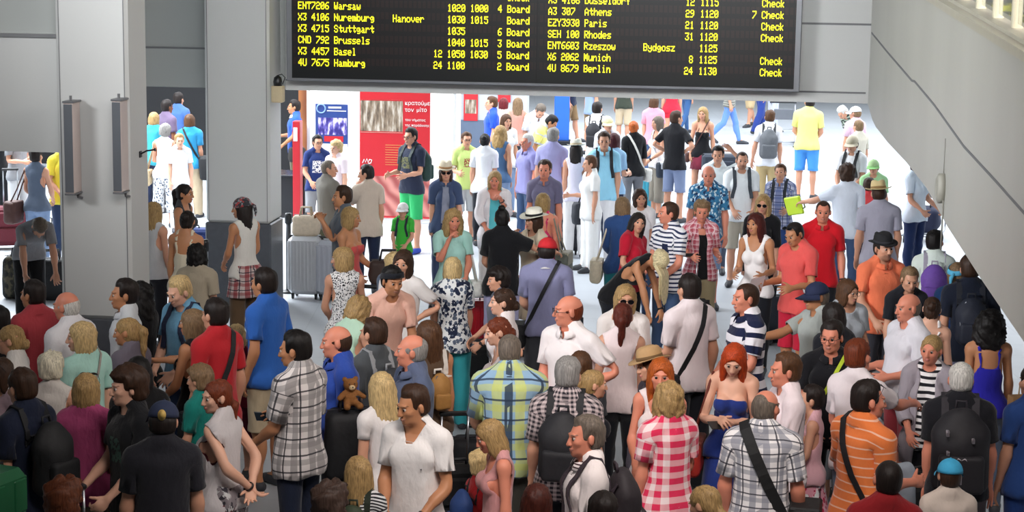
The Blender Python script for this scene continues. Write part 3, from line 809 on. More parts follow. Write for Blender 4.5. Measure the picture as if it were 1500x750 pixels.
def cloth_mat(spec):
    """plain:c | hstripe:c1,c2,period,duty | vstripe | plaid:c1,c2,c3,period | gingham:c1,c2,period | floral:c1,c2,c3,scale | logo:c1,c2"""
    def build(nt, b):
        kind, _, arg = spec.partition(':') if ':' in spec else ('plain', '', spec)
        a = arg.split(',')
        at = N(nt, 'ShaderNodeAttribute', attribute_name='rest'); sep = N(nt, 'ShaderNodeSeparateXYZ'); L(nt, at.outputs['Vector'], sep.inputs[0]); u, v = sep.outputs[0], sep.outputs[1]
        def band(t, per, duty, off=0.0):
            f = math_(nt, 'FRACT', math_(nt, 'ADD', math_(nt, 'DIVIDE', t, per), 20 + off)); return math_(nt, 'LESS_THAN', f, duty)
        c = srgb(a[0])
        nz = N(nt, 'ShaderNodeTexNoise'); nz.inputs['Scale'].default_value = 11; nz.inputs['Detail'].default_value = 3; mp = N(nt, 'ShaderNodeMapping'); mp.inputs['Scale'].default_value = (1.6, .8, 1); L(nt, at.outputs['Vector'], mp.inputs[0]); L(nt, mp.outputs[0], nz.inputs['Vector'])
        if kind == 'plain': col = mixc(nt, nz.outputs['Fac'], tuple(x * .92 for x in c), tuple(min(1, x * 1.05) for x in c))
        elif kind in ('hstripe', 'vstripe'): col = mixc(nt, band(v if kind[0] == 'h' else u, float(a[2]), float(a[3])), srgb(a[1]), (*c, 1))
        elif kind == 'plaid':
            p = float(a[3]); c2, c3 = srgb(a[1]), srgb(a[2]); col = mixc(nt, math_(nt, 'MULTIPLY', band(u, p, .38), .75), c, c2); col = mixc(nt, math_(nt, 'MULTIPLY', band(v, p, .34, .1), .6), col, c2)
            col = mixc(nt, math_(nt, 'MULTIPLY', band(u, p, .10, .52), .9), col, c3); col = mixc(nt, math_(nt, 'MULTIPLY', band(v, p, .10, .58), .9), col, c3)
        elif kind == 'gingham':
            p = float(a[2]); s = math_(nt, 'MULTIPLY', math_(nt, 'ADD', band(u, p, .5), band(v, p, .5)), .5); col = mixc(nt, s, c, srgb(a[1]))
        elif kind == 'floral':
            s = float(a[3]); vo = N(nt, 'ShaderNodeTexVoronoi'); vo.inputs['Scale'].default_value = s; n2 = N(nt, 'ShaderNodeTexNoise'); n2.inputs['Scale'].default_value = s * .8; n2.inputs['Detail'].default_value = 3
            L(nt, at.outputs['Vector'], vo.inputs['Vector']); L(nt, at.outputs['Vector'], n2.inputs['Vector'])
            col = mixc(nt, math_(nt, 'LESS_THAN', vo.outputs['Distance'], .42), c, srgb(a[1])); col = mixc(nt, math_(nt, 'GREATER_THAN', n2.outputs['Fac'], .56), col, srgb(a[2]))
        elif kind == 'logo':   # printed patch in the middle of the chest
            cu, cv, ru, rv = (float(t) for t in a[2:6]); du = math_(nt, 'MAXIMUM', math_(nt, 'ABSOLUTE', math_(nt, 'SUBTRACT', sep.outputs[2], cu)), math_(nt, 'MULTIPLY', math_(nt, 'GREATER_THAN', u, .2), 9)); dv = math_(nt, 'ABSOLUTE', math_(nt, 'SUBTRACT', v, cv))
            at2 = N(nt, 'ShaderNodeTexNoise'); at2.inputs['Scale'].default_value = 40; L(nt, at.outputs['Vector'], at2.inputs['Vector'])
            k = math_(nt, 'MULTIPLY', math_(nt, 'LESS_THAN', du, ru), math_(nt, 'LESS_THAN', dv, rv)); k = math_(nt, 'MULTIPLY', k, math_(nt, 'GREATER_THAN', at2.outputs['Fac'], .46))
            col = mixc(nt, k, c, srgb(a[1]))
        if hasattr(col, 'is_linked'): L(nt, col, b.inputs['Base Color'])
        b.inputs['Roughness'].default_value = .85; b.inputs['Specular IOR Level'].default_value = .2; b.inputs['Sheen Weight'].default_value = .15
        bp = N(nt, 'ShaderNodeBump'); bp.inputs['Strength'].default_value = .55; bp.inputs['Distance'].default_value = .02; L(nt, nz.outputs['Fac'], bp.inputs['Height']); L(nt, bp.outputs[0], b.inputs['Normal'])
    return mat(('cloth', spec), build)
def eye_mats():
    return [plain('eye_white', 'b3a69e', .3), plain('iris', '241a15', .25)]

# ------------------------------------------------------------------ posing
ARM = dict(  # (out, forward, up) of the upper arm, of the forearm, palm turn in degrees, finger curl
    down=((.13, .0, -1), (.03, .20, -1), 20, 18), loose=((.20, -.08, -1), (.05, .32, -1), 15, 25), hip=((.68, -.30, -.75), (-.70, .48, -.42), -10, 25),
    fwd=((.14, .10, -1), (-.12, 1, -.08), 10, 40), low=((.16, .18, -1), (-.30, .75, -.62), 20, 45), phone=((.14, .20, -1), (-.55, .85, .16), 40, 55), face=((.10, .60, -.80), (-.36, .12, .92), 30, 45),
    chin=((.05, .55, -.85), (-.40, .42, .82), 40, 70), fold=((.16, .25, -.95), (-.97, .34, .10), 40, 30), back=((.12, -.55, -.85), (-.52, -.22, -.60), -30, 30),
    up=((.75, .35, .35), (-.72, .05, .70), 0, 30), reach=((.10, .85, -.50), (-.05, 1, -.15), 30, 35), side=((.85, .35, -.45), (.55, .75, -.25), 20, 30), pull=((.16, -.35, -.92), (.04, -.10, -1), 0, 85),
    strap=((.22, .15, -.95), (-.42, .42, .82), 40, 75), lean=((.16, .48, -.86), (.02, .55, -.84), 10, 60), grip=((.12, .22, -1), (.0, .80, -.60), 5, 85), bend=((.10, .35, -.95), (-.05, .30, -.98), 20, 50), swing=((.10, .45, -.9), (-.03, .70, -.72), 10, 40))
def frame(d, hinge):
    d = unit(d); hinge = unit(hinge - d * (hinge @ d)); return np.stack([d, hinge, np.cross(d, hinge)], 1)
def Rx(a): c, s = math.cos(a), math.sin(a); return np.array([[1, 0, 0], [0, c, -s], [0, s, c]])
def Rz(a): c, s = math.cos(a), math.sin(a); return np.array([[c, -s, 0], [s, c, 0], [0, 0, 1]])
def Raxis(ax, a):
    x, y, z = unit(ax); K = np.array([[0, -z, y], [z, 0, -x], [-y, x, 0]]); return np.eye(3) + math.sin(a) * K + (1 - math.cos(a)) * K @ K
def Rmin(a, b):
    a, b = unit(a), unit(b); v = np.cross(a, b); s = np.linalg.norm(v); c = a @ b
    return np.eye(3) if s < 1e-8 else Raxis(v / s, math.atan2(s, c))
def pose(tp, arms=('down', 'down'), bend=0.0, lean=0.0, turn=0.0, pitch=0.0, tilt=0.0, walk=0.0, girth=1.0, headscale=1.0, rnd=None):
    girth = (1 + (girth - 1) * .7) * .93
    """per bone: 3x3 and offset that take rest coordinates to the posed figure standing on z = 0"""
    rnd = rnd or random.Random(1); j = lambda a: rnd.uniform(-a, a); D = math.radians
    R = {}; S = {n: np.eye(3) for n in tp.order}; pos = {}
    b = D(bend)
    R['pelvis'] = Rx(b * .40) if bend > 25 else np.eye(3); ly = Raxis((0, 1, 0), D(lean)); R['spine'] = Rx(b * .70) @ ly; R['chest'] = Rx(b) @ ly
    R['head'] = R['chest'] @ Rz(D(turn)) @ Rx(D(pitch)) @ Raxis((0, 1, 0), D(tilt)); R['neck'] = R['chest'] @ Rz(D(turn * .45)) @ Rx(D(pitch * .5)) @ Raxis((0, 1, 0), D(tilt * .5))
    for n in ('pelvis', 'spine', 'chest'): S[n] = np.diag([girth, 1 + (girth - 1) * 1.2, 1])
    S['head'] = np.eye(3) * headscale; S['neck'] = np.eye(3) * (1 + (headscale - 1) * .4)
    e0 = v3(0, -1, 0)
    for side, (Sx, s) in enumerate((('R', -1), ('L', 1))):
        a = arms[side]; u, f, pal, curl = ARM[a]
        mk = lambda t, q: unit(v3(s * (t[0] + j(q)), -(t[1] + j(q)), t[2] + j(q)))
        u, f = mk(u, .05), mk(f, .07)
        C = R['chest'] if bend < 20 or a not in ('bend',) else np.eye(3)
        u, f = C @ u, C @ f
        d = tp.d0 * np.array([s, 1, 1]); h0 = np.cross(d, e0); h1 = np.cross(u, f)
        if np.linalg.norm(h1) < .08: h1 = np.cross(u, C @ e0)
        R['u' + Sx] = frame(u, h1) @ frame(d, h0).T
        fr = frame(f, h1) @ frame(d, h0).T; tw = D(pal) * s
        R['a' + Sx] = Raxis(f, tw * .4) @ fr; R['h' + Sx] = Raxis(f, tw) @ fr
        nin = v3(-.766 * s, 0, -.643); cax = np.cross(d, nin)
        for i in range(4):
            c = D(curl * (.75 + .12 * i) + j(6)); R['f%d%sa' % (i, Sx)] = R['h' + Sx] @ Raxis(cax, c * .75); R['f%d%sb' % (i, Sx)] = R['h' + Sx] @ Raxis(cax, c * 1.75)
        tx = Raxis(d, -s * D(curl * .35)); R['t%sa' % Sx] = R['h' + Sx] @ tx; R['t%sb' % Sx] = R['h' + Sx] @ tx @ Raxis(cax, D(curl * .4))
        ga = 1 + (girth - 1) * .6
        for n in ('u' + Sx, 'a' + Sx): S[n] = np.eye(3) * ga - (ga - 1) * np.outer(d, d)
        dq = unit(tp.B['s' + Sx][1] - tp.B['q' + Sx][1]); ds = unit(tp.B['o' + Sx][1] - tp.B['s' + Sx][1])
        ph = walk * s; R['q' + Sx] = Rmin(dq, v3(s * (.035 + j(.02)), -.32 * ph + j(.03), -1)); kb = .10 + .55 * max(0, -ph) if walk else 0.0
        R['s' + Sx] = Rmin(ds, v3(s * .02, (-.22 * ph if ph > 0 else -.32 * ph + kb * .9) + j(.02) * (walk == 0), -1)); R['o' + Sx] = Rz(s * D(8 + j(6))) @ (Rx(D(22 * max(0, -ph))) if walk else np.eye(3))
        S['q' + Sx] = np.diag([ga, ga, 1])
    pos['pelvis'] = tp.B['pelvis'][1].copy()
    if bend > 25: pos['pelvis'] = pos['pelvis'] + v3(0, .12 * math.sin(b), 0)
    for n in tp.order[1:]:
        par, pv = tp.B[n]; pos[n] = pos[par] + R[par] @ S[par] @ (pv - tp.B[par][1])
    dz = min(pos['o' + q][2] for q in 'LR') - tp.B['oL'][1][2]
    A = np.stack([R[n] @ S[n] for n in tp.order]); c = np.stack([pos[n] - v3(0, 0, dz) - A[i] @ tp.B[n][1] for i, n in enumerate(tp.order)])
    return A, c
def shape(tp, V, belly=0.0, bust=0.0):
    if not belly: return V
    V = V.copy(); z = (V[:, 2] / tp.zf - 1.09) / .15; x = V[:, 0]
    w = np.exp(-z * z) * sm((.06 - V[:, 1]) / .13) * np.exp(-(x / .15) ** 2); V[:, 1] -= belly * w
    k = np.exp(-((V[:, 2] / tp.zf - 1.06) / .17) ** 2) * (np.abs(x) < .24); V[:, 0] *= 1 + belly * 1.1 * k
    return V
def skin(pc, tp, A, c, belly=0.0):
    V = shape(tp, pc.V, belly); n = len(V)
    M = pc.W @ np.concatenate([A.reshape(len(A), 9), c], 1)
    return np.einsum('nij,nj->ni', M[:, :9].reshape(n, 3, 3), V) + M[:, 9:]

def torso_y(sex, fit, x, z):
    """front surface of a top in rest coordinates"""
    ys = np.linspace(-.32, 0, 81); P = np.stack([np.full(81, x), ys, np.full(81, z)], 1); D = field(FIELD[sex, fit], P); k = int(np.argmax(D < 0)); return ys[k]
def torso_r(sex, fit, c, d):
    """distance from c to the surface of a top along d"""
    r = np.linspace(0, .6, 121); D = field(FIELD[sex, fit], c + r[:, None] * d); inside = np.where(D < 0)[0]; return r[inside[-1]] if len(inside) else .12
PEOPLE = []
NEAR = 27.0
def person(x, y, h, yaw, sex, hairs, top, bottom, label, arms='down,down', skin_='mid', shoes='darkgrey', **kw):
    """one person standing at (x, y): an Empty at the feet that parents the continuous body, hair and clothes"""
    rnd = random.Random(int(x * 1000) * 31 + int(y * 1000)); np_seed = rnd.random()
    tp = TP[sex]; lo = 0 if y < NEAR else 1
    child = h < 1.45; s = h / tp.H; hsc = 1.0 + max(0, (1.62 - h)) * .40 if child else 1.0
    A, c = pose(tp, tuple(arms.split(',')), kw.get('bend', 0), kw.get('lean', rnd.uniform(-1.5, 1.5)), kw.get('turn', 0), kw.get('pitch', rnd.uniform(0, 7)), kw.get('tilt', rnd.uniform(-4, 4)), kw.get('walk', 0), kw.get('girth', 1.0), hsc, rnd)
    A = A * s; c = c * s; belly = kw.get('belly', 0.0)
    root = empty('person', (x, y, 0), math.radians(yaw)); tag(root, label, 'person', 'travellers in the crowded hall')
    hk, _, hc = hairs.partition(':'); browc = hc if hc in HAIRC else 'brown'
    sk = skin_mat(skin_, browc if browc not in ('white', 'paleblond', 'lightblond') else 'dirty', (.42, .13, .12) if sex == 'F' else (.36, .16, .13), kw.get('beard', 0.0))
    bd = BODY[sex][lo]; mesh_from('body', skin(bd, tp, A, c, belly), bd.T, [sk], root, True, None, bd.rest)
    hi_ = tp.bi['head']; HA, Hc = A[hi_], c[hi_]
    def headpts(P): return (tp.HC + tp.hs * np.asarray(P)) @ HA.T + Hc
    # eyes
    fa = (yaw + kw.get('turn', 0) + 180) % 360 - 180
    if abs(fa) < 115:
        for sx in (1, -1):
            mb = MB(); R_ = .0128; n = 10
            prof = [(R_ * math.sin(t), -R_ * math.cos(t)) for t in np.linspace(0.0, math.pi, 8)]
            V = []; F = []; M = []
            mb.lathe([(max(r, 1e-6), z) for r, z in prof], n)
            V = np.array(mb.V); V = np.stack([V[:, 0], V[:, 2], V[:, 1]], 1) + v3(sx * .031, -.0805, .0010)
            fm = [1 if np.mean([V[i][1] for i in f]) < -.0805 - R_ * .62 else 0 for f in mb.F]
            mesh_from('eye', headpts(V), mb.F, eye_mats(), root, True, fm)
    if hk != 'none':
        hv, ht, hr = hair(hk)[lo]
        if kw.get('hat') and not kw['hat'].startswith('headband'):   # hair pressed flat under the hat
            q = hv - v3(0, .018, .025); k = np.sqrt(((q / v3(.082, .104, .092)) ** 2).sum(1)); f = np.where(k > 1, 1 / k, 1.0); f = 1 + (f - 1) * sm((hv[:, 2] - .012) / .03); hv = v3(0, .018, .025) + q * f[:, None]
        hp = headpts(hv)
        if kw.get('bend', 0) > 40 and hk in ('verylong', 'long', 'bob'):   # long hair hangs straight down from a bowed head
            hc0 = headpts(np.zeros((1, 3)))[0]; g = sm((-.0 - hv[:, 2]) / .16)[:, None]; dn = hc0 + (hv * v3(1, -.25, .95) + v3(0, -.06, 0)) * tp.hs * s; hp = hp * (1 - g) + dn * g
        mesh_from('hair', hp, ht, [hair_mat(hc)], root, True, None, hr)
    if kw.get('hat'):
        hk2, _, cs = kw['hat'].partition(':'); cs = cs.split(',')
        for (nm, V, F, ci, subs) in hat_parts(hk2):
            sc = 1.06 if hk in ('long', 'bob', 'curly', 'mop', 'chin', 'longcurly', 'pixie') else 1.03
            V = V * sc
            hm = (lambda t: cloth_mat(t)) if hk2 in ('bandana', 'headband') else (lambda t: plain('hat', t, .85, 0, .08, 60, .25))
            o = mesh_from(nm, headpts(V), F, [hm(cs[0].replace('/', ','))], root, True, None, V)
            for (n2, V2, F2, c2) in subs: mesh_from(n2, headpts(V2 * sc), F2, [plain('hat', cs[min(c2, len(cs) - 1)], .85, 0, .08, 60, .25)], o, True)
    for g, dark, up in (('glasses', False, False), ('shades', True, False), ('shadesup', True, True)):
        if g in kw:
            V, F, M = glasses_mesh(dark, up)
            mesh_from('sunglasses' if dark else 'glasses', headpts(V), F, [plain('spectacle_frame', kw[g] if isinstance(kw[g], str) else '17161a', .3), plain('dark_lens', '0c0c10', .12, 0, 0)], root, True, M)
    def wear(name, kind, spec):
        p = garment(sex, kind)[lo]; return mesh_from(name, skin(p, tp, A, c, belly), p.T, [cloth_mat(spec)], root, True, None, p.rest)
    tk, _, tc = top.partition('=')
    nm = {'tee': 't_shirt', 'polo': 'polo_shirt', 'shirt': 'shirt', 'vneck': 't_shirt', 'long': 'long_sleeved_top', 'blouse': 'blouse', 'fittee': 't_shirt', 'open': 'open_shirt', 'cardigan': 'cardigan', 'tank': 'tank_top', 'loosetank': 'tank_top', 'vest': 'waistcoat', 'strap': 'camisole', 'tube': 'tube_top', 'croptop': 'crop_top', 'elbow': 'top', 'scoop': 'top'}
    tops = wear(nm[tk], tk, tc)
    if tk in ('polo', 'shirt', 'open') and kw.get('collar', 1):
        p = collar(sex); cc = kw.get('collar', tc); cc = tc if cc == 1 else cc
        mesh_from('collar', skin(p, tp, A, c, 0), p.T, [cloth_mat(cc)], tops, True, None, p.rest)
    if kw.get('over'):
        ok, _, oc = kw['over'].partition('='); wear(nm[ok], ok, oc)
    bk, _, bc = bottom.partition('=')
    wear({'trousers': 'trousers', 'jeans': 'jeans', 'shorts': 'shorts', 'capri': 'cropped_trousers', 'hotpants': 'shorts', 'legs': 'leggings', 'skirt': 'skirt', 'miniskirt': 'skirt'}[bk], bk, bc)
    if 'shirtwaist' in kw:
        p = garment(sex, 'miniskirt')[lo]; V0 = p.V.copy(); V0[:, :2] = V0[:, :2] * 1.10 + v3(0, .002, 0)[:2]
        q = Piece.__new__(Piece); q.V, q.T, q.W = V0, p.T, p.W
        mesh_from('tied_shirt', skin(q, tp, A, c, belly), p.T, [cloth_mat('plaid:c8b8b4,8c1c28,1e2030,.10')], root, True, None, p.rest)
    fit = {'tee': 'tee', 'polo': 'tee', 'vneck': 'tee', 'scoop': 'tee', 'elbow': 'tee', 'long': 'tee', 'shirt': 'loose', 'blouse': 'loose', 'open': 'loose', 'cardigan': 'loose', 'loosetank': 'tee', 'vest': 'tee'}.get(tk, 'fit')
    def patch(name, x0, x1, z0, z1, spec, oval=False):
        n = 9; xs = np.linspace(x0, x1, n); zs = np.linspace(z0, z1, n); V = []
        for z in zs:
            for x_ in xs:
                if oval:
                    cx, cz = (x0 + x1) / 2, (z0 + z1) / 2; dx, dz = (x_ - cx) / (x1 - x0) * 2, (z - cz) / (z1 - z0) * 2; k = max(abs(dx), abs(dz)) / (math.hypot(dx, dz) + 1e-9); xx, zz = cx + dx * k * (x1 - x0) / 2, cz + dz * k * (z1 - z0) / 2
                else: xx, zz = x_, z
                V.append((xx, torso_y(sex, fit, xx, zz) - .009, zz))
        T = []
        for i in range(n - 1):
            for j in range(n - 1): a_ = i * n + j; T += [(a_, a_ + 1, a_ + n + 1), (a_, a_ + n + 1, a_ + n)]
        q = Piece(tp, np.array(V), np.array(T, np.int32)); mesh_from(name, skin(q, tp, A, c, belly), q.T, [cloth_mat(spec)], tops, True, None, q.rest)
    if 'badge' in kw: patch('badge', .055, .105, 1.285, 1.33, 'plain:3a4468', True)
    if 'pocket' in kw: patch('chest_pocket', .045, .125, 1.27, 1.36, 'plain:1c2444')
    if 'crest' in kw: patch('small_crest', .085, .095, 1.285, 1.293, 'plain:2a2e40')
    if 'capmark' in kw:
        mb = MB(); mb.tube([(-.012, -.004, -.014), (-.012, -.004, .014), (.012, -.004, -.014), (.012, -.004, .014)], .0035, 5); mb.tube([(-.014, -.003, .012), (0, -.003, -.002), (.014, -.003, .012)], .003, 5); V = np.array(mb.V) * 1.1 + v3(0, -.102, .072)
        mesh_from('cap_emblem', headpts(tilted(V, .10)), mb.F, [plain('white_thread', 'e8e8ea', .6)], root)
    if 'emblem' in kw:
        mb = MB(); mb.lathe([(0, 0), (.024, 0), (.026, .004), (.010, .006), (.016, .009), (0, .009)], 14); V = np.array(mb.V); V = np.stack([V[:, 0], V[:, 2] + .134, V[:, 1] * 1.35 + .055], 1)
        mesh_from('cap_emblem', headpts(V), mb.F, [plain('gold_thread', 'c9a85a', .5)], root, True)
    if 'watch' in kw or rnd.random() < .22:
        S_ = 'L'; d = tp.d0; wr = tp.B['hL'][1] - d * .012; e = v3(0, -1, 0); n_ = v3(-.766, 0, -.643); mb = MB()
        mb.ribbon([wr + (e * math.cos(t) + n_ * math.sin(t)) * .0305 for t in np.linspace(0, 2 * math.pi, 15)[:-1]], [e * math.cos(t) + n_ * math.sin(t) for t in np.linspace(0, 2 * math.pi, 15)[:-1]], .016, .004, closed=True)
        mb.tube([wr - n_ * .031, wr - n_ * .040], .016, 10); i_ = tp.bi['aL']
        mesh_from('wristwatch', np.array(mb.V) @ A[i_].T + c[i_], mb.F, [plain('watch', '3a3234', .35, .4)], root)
    # shoes, left and right
    p = garment(sex, 'shoe')[lo]; V = skin(p, tp, A, c)
    lf = p.V[p.T[:, 0], 0] > 0
    for sel in (lf, ~lf):
        T = p.T[sel]; used = np.unique(T); mp = np.zeros(len(V), np.int32); mp[used] = np.arange(len(used)); vv = V[used].copy(); vv[:, 2] = np.maximum(vv[:, 2], 0.004)
        mesh_from('shoe', vv, mp[T], [plain('shoe', shoes, .6)], root, True)
    yw = math.radians(yaw); RZ = Matrix.Translation((x, y, 0)) @ Matrix.Rotation(yw, 4, 'Z')
    P = dict(root=root, tp=tp, A=A, c=c, RZ=RZ, s=s, sex=sex, belly=belly, lo=lo, fit=fit)
    PEOPLE.append(P)
    return P
def bone_xf(P, bone):
    i = P['tp'].bi[bone]; m = Matrix.Identity(4)
    for a in range(3):
        for b in range(3): m[a][b] = P['A'][i][a][b]
        m[a][3] = P['c'][i][a]
    return P['RZ'] @ m
def hand_at(P, side, fwd=.06, inn=.028):
    """world position in the palm of a hand, with its axes"""
    tp = P['tp']; s = 1 if side == 'L' else -1; d = tp.d0 * np.array([s, 1, 1]); nin = v3(-.766 * s, 0, -.643); wr = tp.B['h' + side][1]
    M = bone_xf(P, 'h' + side); q = wr + d * (fwd * 1.3) + nin * inn
    R3 = M.to_3x3(); return M @ Vector(q), (R3 @ Vector(d)).normalized(), (R3 @ Vector(nin)).normalized(), (R3 @ Vector((0, -1, 0))).normalized()
# ------------------------------------------------------------------ the hall: frame of the wall that carries the board
HA_ = math.atan(-0.12); HO = Vector((-2.82, 23.6, 0)); HE = Vector((math.cos(HA_), math.sin(HA_), 0)); HN = Vector((-math.sin(HA_), math.cos(HA_), 0))
HX = Matrix.Identity(4)
for i in range(3): HX[i][0], HX[i][1], HX[i][2], HX[i][3] = HE[i], HN[i], (0, 0, 1)[i], HO[i]
def on_wall(px, py, v=0.0):
    """(u, z) on the wall plane pushed back by v"""
    d = ray(px, py); o = Vector((0, 0, CAM_H)); p0 = HO + HN * v; t = (p0 - o).dot(HN) / d.dot(HN); P = o + d * t
    return (P - HO).dot(HE), P.z
def struct(name, mb, mts, xf=HX, smooth=False):
    o = mb.build(name, mts, None, smooth, xf); o['kind'] = 'structure'; return o
def painted(name, c, rough=.55, dirt=.5):
    def build(nt, b):
        tc = N(nt, 'ShaderNodeTexCoord'); n1 = N(nt, 'ShaderNodeTexNoise'); n1.inputs['Scale'].default_value = .9; n1.inputs['Detail'].default_value = 5
        mp = N(nt, 'ShaderNodeMapping'); mp.inputs['Scale'].default_value = (1, 1, .35); L(nt, tc.outputs['Object'], mp.inputs[0]); L(nt, mp.outputs[0], n1.inputs['Vector'])
        n2 = N(nt, 'ShaderNodeTexNoise'); n2.inputs['Scale'].default_value = 45; L(nt, tc.outputs['Object'], n2.inputs['Vector'])
        k = srgb(c); c1 = mixc(nt, n1.outputs['Fac'], tuple(x * (1 - .16 * dirt) for x in k), tuple(min(1, x * 1.03) for x in k))
        L(nt, c1, b.inputs['Base Color']); b.inputs['Roughness'].default_value = rough
        bp = N(nt, 'ShaderNodeBump'); bp.inputs['Strength'].default_value = .12; bp.inputs['Distance'].default_value = .004; L(nt, n2.outputs['Fac'], bp.inputs['Height']); L(nt, bp.outputs[0], b.inputs['Normal'])
    return mat(('painted', name, c), build)
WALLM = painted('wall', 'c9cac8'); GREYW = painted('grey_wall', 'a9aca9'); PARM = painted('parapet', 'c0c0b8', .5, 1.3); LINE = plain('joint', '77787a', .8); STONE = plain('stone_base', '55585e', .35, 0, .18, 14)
def floor_build(nt, b):
    tc = N(nt, 'ShaderNodeTexCoord'); br = N(nt, 'ShaderNodeTexBrick'); br.offset = 0.0; br.inputs['Scale'].default_value = 1.0
    br.inputs['Brick Width'].default_value = .6; br.inputs['Row Height'].default_value = .6; br.inputs['Mortar Size'].default_value = .006; L(nt, tc.outputs['Object'], br.inputs['Vector'])
    for nm, c in (('Color1', 'bfc4ca'), ('Color2', 'b9bec5'), ('Mortar', 'b2b7bd')): br.inputs[nm].default_value = (*srgb(c), 1)
    L(nt, br.outputs['Color'], b.inputs['Base Color']); nz = N(nt, 'ShaderNodeTexNoise'); nz.inputs['Scale'].default_value = 3; L(nt, tc.outputs['Object'], nz.inputs['Vector'])
    mr = N(nt, 'ShaderNodeMapRange'); L(nt, nz.outputs['Fac'], mr.inputs[0]); mr.inputs[3].default_value = .38; mr.inputs[4].default_value = .52; L(nt, mr.outputs[0], b.inputs['Roughness'])
FLOORM = mat('floor_tiles', floor_build)
I4 = Matrix.Identity(4)
b = MB(); b.box((-14, -2, -.12), (16, 70, 0)); struct('floor', b, FLOORM, I4)
b = MB(); b.box((-14, -2, 7.0), (16, 70, 7.2)); struct('ceiling', b, painted('ceiling', '9c9c9a'), I4)
b = MB(); b.box((-14, 68, 0), (16, 68.3, 7)); struct('wall_back', b, WALLM, I4)
b = MB(); b.box((-14.3, -2, 0), (-14, 70, 7)); struct('wall_left', b, WALLM, I4)
b = MB(); b.box((16, -2, 0), (16.3, 70, 7)); struct('wall_right', b, WALLM, I4)

# wall that carries the departures board, its soffit at 2.66 m
ZL = 2.66
b = MB(); b.box((0, 0, ZL), (14, .45, 7)); b.box((0, -.012, 2.775), (7.05, 0, 2.795), mi=1)
u0, z0 = on_wall(1165, 34); u1, z1 = on_wall(1276, 48)
b.box((u0, -.006, z0 - .012), (u1, 0, z0 + .012), mi=1); struct('wall_board', b, [WALLM, LINE])
u2, z2 = on_wall(255, 127.5, .02); u3, z3 = on_wall(255, 70, .02)
b = MB(); b.box((-8, .02, z2), (0, .40, 7)); b.box((-8, .01, z3 - .012), (-.5, .02, z3 + .012), mi=1); struct('wall_between_pillars', b, [GREYW, LINE])  # greyer wall colour here stands in for the shade it lies in
# two square pillars with dark stone bases
_, ZB = on_wall(360, 327, -.55)
def pillar(name, ur, vf, w, d):
    b = MB(); b.box((ur - w, vf, ZB), (ur, vf + d, 7), .03)
    for g in (.035, w - .035): b.box((ur - g - .004, vf - .003, ZB + .02), (ur - g + .004, vf + .001, 6.9), mi=1)
    b.box((ur - w - .012, vf - .012, 0), (ur + .012, vf + d + .012, ZB), .015, mi=2)
    return struct(name, b, [WALLM, LINE, STONE])
pillar('pillar_second', -.07, -.55, .80, .60)
# the nearer pillar: distance where its base top meets the picture's
P1 = at_z(140, 468, ZB); C1 = at_y(191, 300, P1.y); C1u = (C1 - HO).dot(HE); C1v = (C1 - HO).dot(HN)
pillar('pillar_first', C1u, C1v, .665, .55)
V1 = C1v
_, zq = on_wall(45, 222.5, V1 + .06); _, zr = on_wall(45, 50, V1 + .06)
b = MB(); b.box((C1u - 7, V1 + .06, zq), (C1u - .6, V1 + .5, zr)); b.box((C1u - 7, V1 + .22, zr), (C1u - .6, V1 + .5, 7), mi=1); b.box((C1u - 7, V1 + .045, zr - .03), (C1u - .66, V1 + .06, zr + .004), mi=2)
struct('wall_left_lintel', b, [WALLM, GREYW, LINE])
# two narrow box lamps on the near pillar
def box_lamp(pxl, pxr, pyt, pyb, label):
    ul, zt = on_wall(pxl, pyt, V1 - .2); ur, zb = on_wall(pxr, pyb, V1 - .2)
    root = empty('wall_lamp', HX @ Vector(((ul + ur) / 2, V1 - .1, zb)), HA_); tag(root, label, 'wall lamp', 'narrow lamps on the first pillar')
    w = (ur - ul) / 2; h = zt - zb
    b = MB(); b.box((-w, -.098, 0), (w, .095, h), .006); b.build('housing', plain('lamp_housing', 'cbbdb8', .5), root)
    b = MB(); b.box((-w + .004, -.103, .01), (w - .004, -.098, h - .01), .002); b.build('front_panel', plain('lamp_front', '5c6066', .4), root)
    b = MB(); b.box((-w - .006, -.106, h), (w + .012, .1, h + .018), .004); b.tube([(0, -.02, h + .018), (0, -.02, h + .06)], .012); b.build('top_cap', plain('lamp_cap', '6c6d70', .4), root)
    b = MB(); b.box((-w - .004, -.1, -.016), (w + .006, .1, 0), .003); b.tube([(.02, .06, -.016), (.02, .06, -.05), (.05, .09, -.06)], .012); b.build('bottom_bracket', plain('lamp_cap', '6c6d70', .4), root)
box_lamp(92, 109, 151, 284, 'left one of the two tall narrow dark grey lamps on the first pillar')
box_lamp(163, 179, 148, 282, 'right one of the two tall narrow dark grey lamps on the first pillar')
u4, z4 = on_wall(208, 226, V1 + .3)
root = empty('bracket_arm', HX @ Vector((C1u, V1 + .3, z4)), HA_); tag(root, 'thin dark arm sticking out from the side of the first pillar', 'bracket')
b = MB(); b.box((-.0, -.03, -.03), (.012, .03, .03), .004); b.build('wall_plate', plain('dark_metal', '2e2f33', .4, .6), root)
b = MB(); b.tube([(0, 0, 0), (.07, -.02, .035), (.15, -.04, .05)], .008); b.tube([(.15, -.04, .05), (.16, -.04, .052)], .016); b.build('arm', plain('dark_metal', '2e2f33', .4, .6), root)
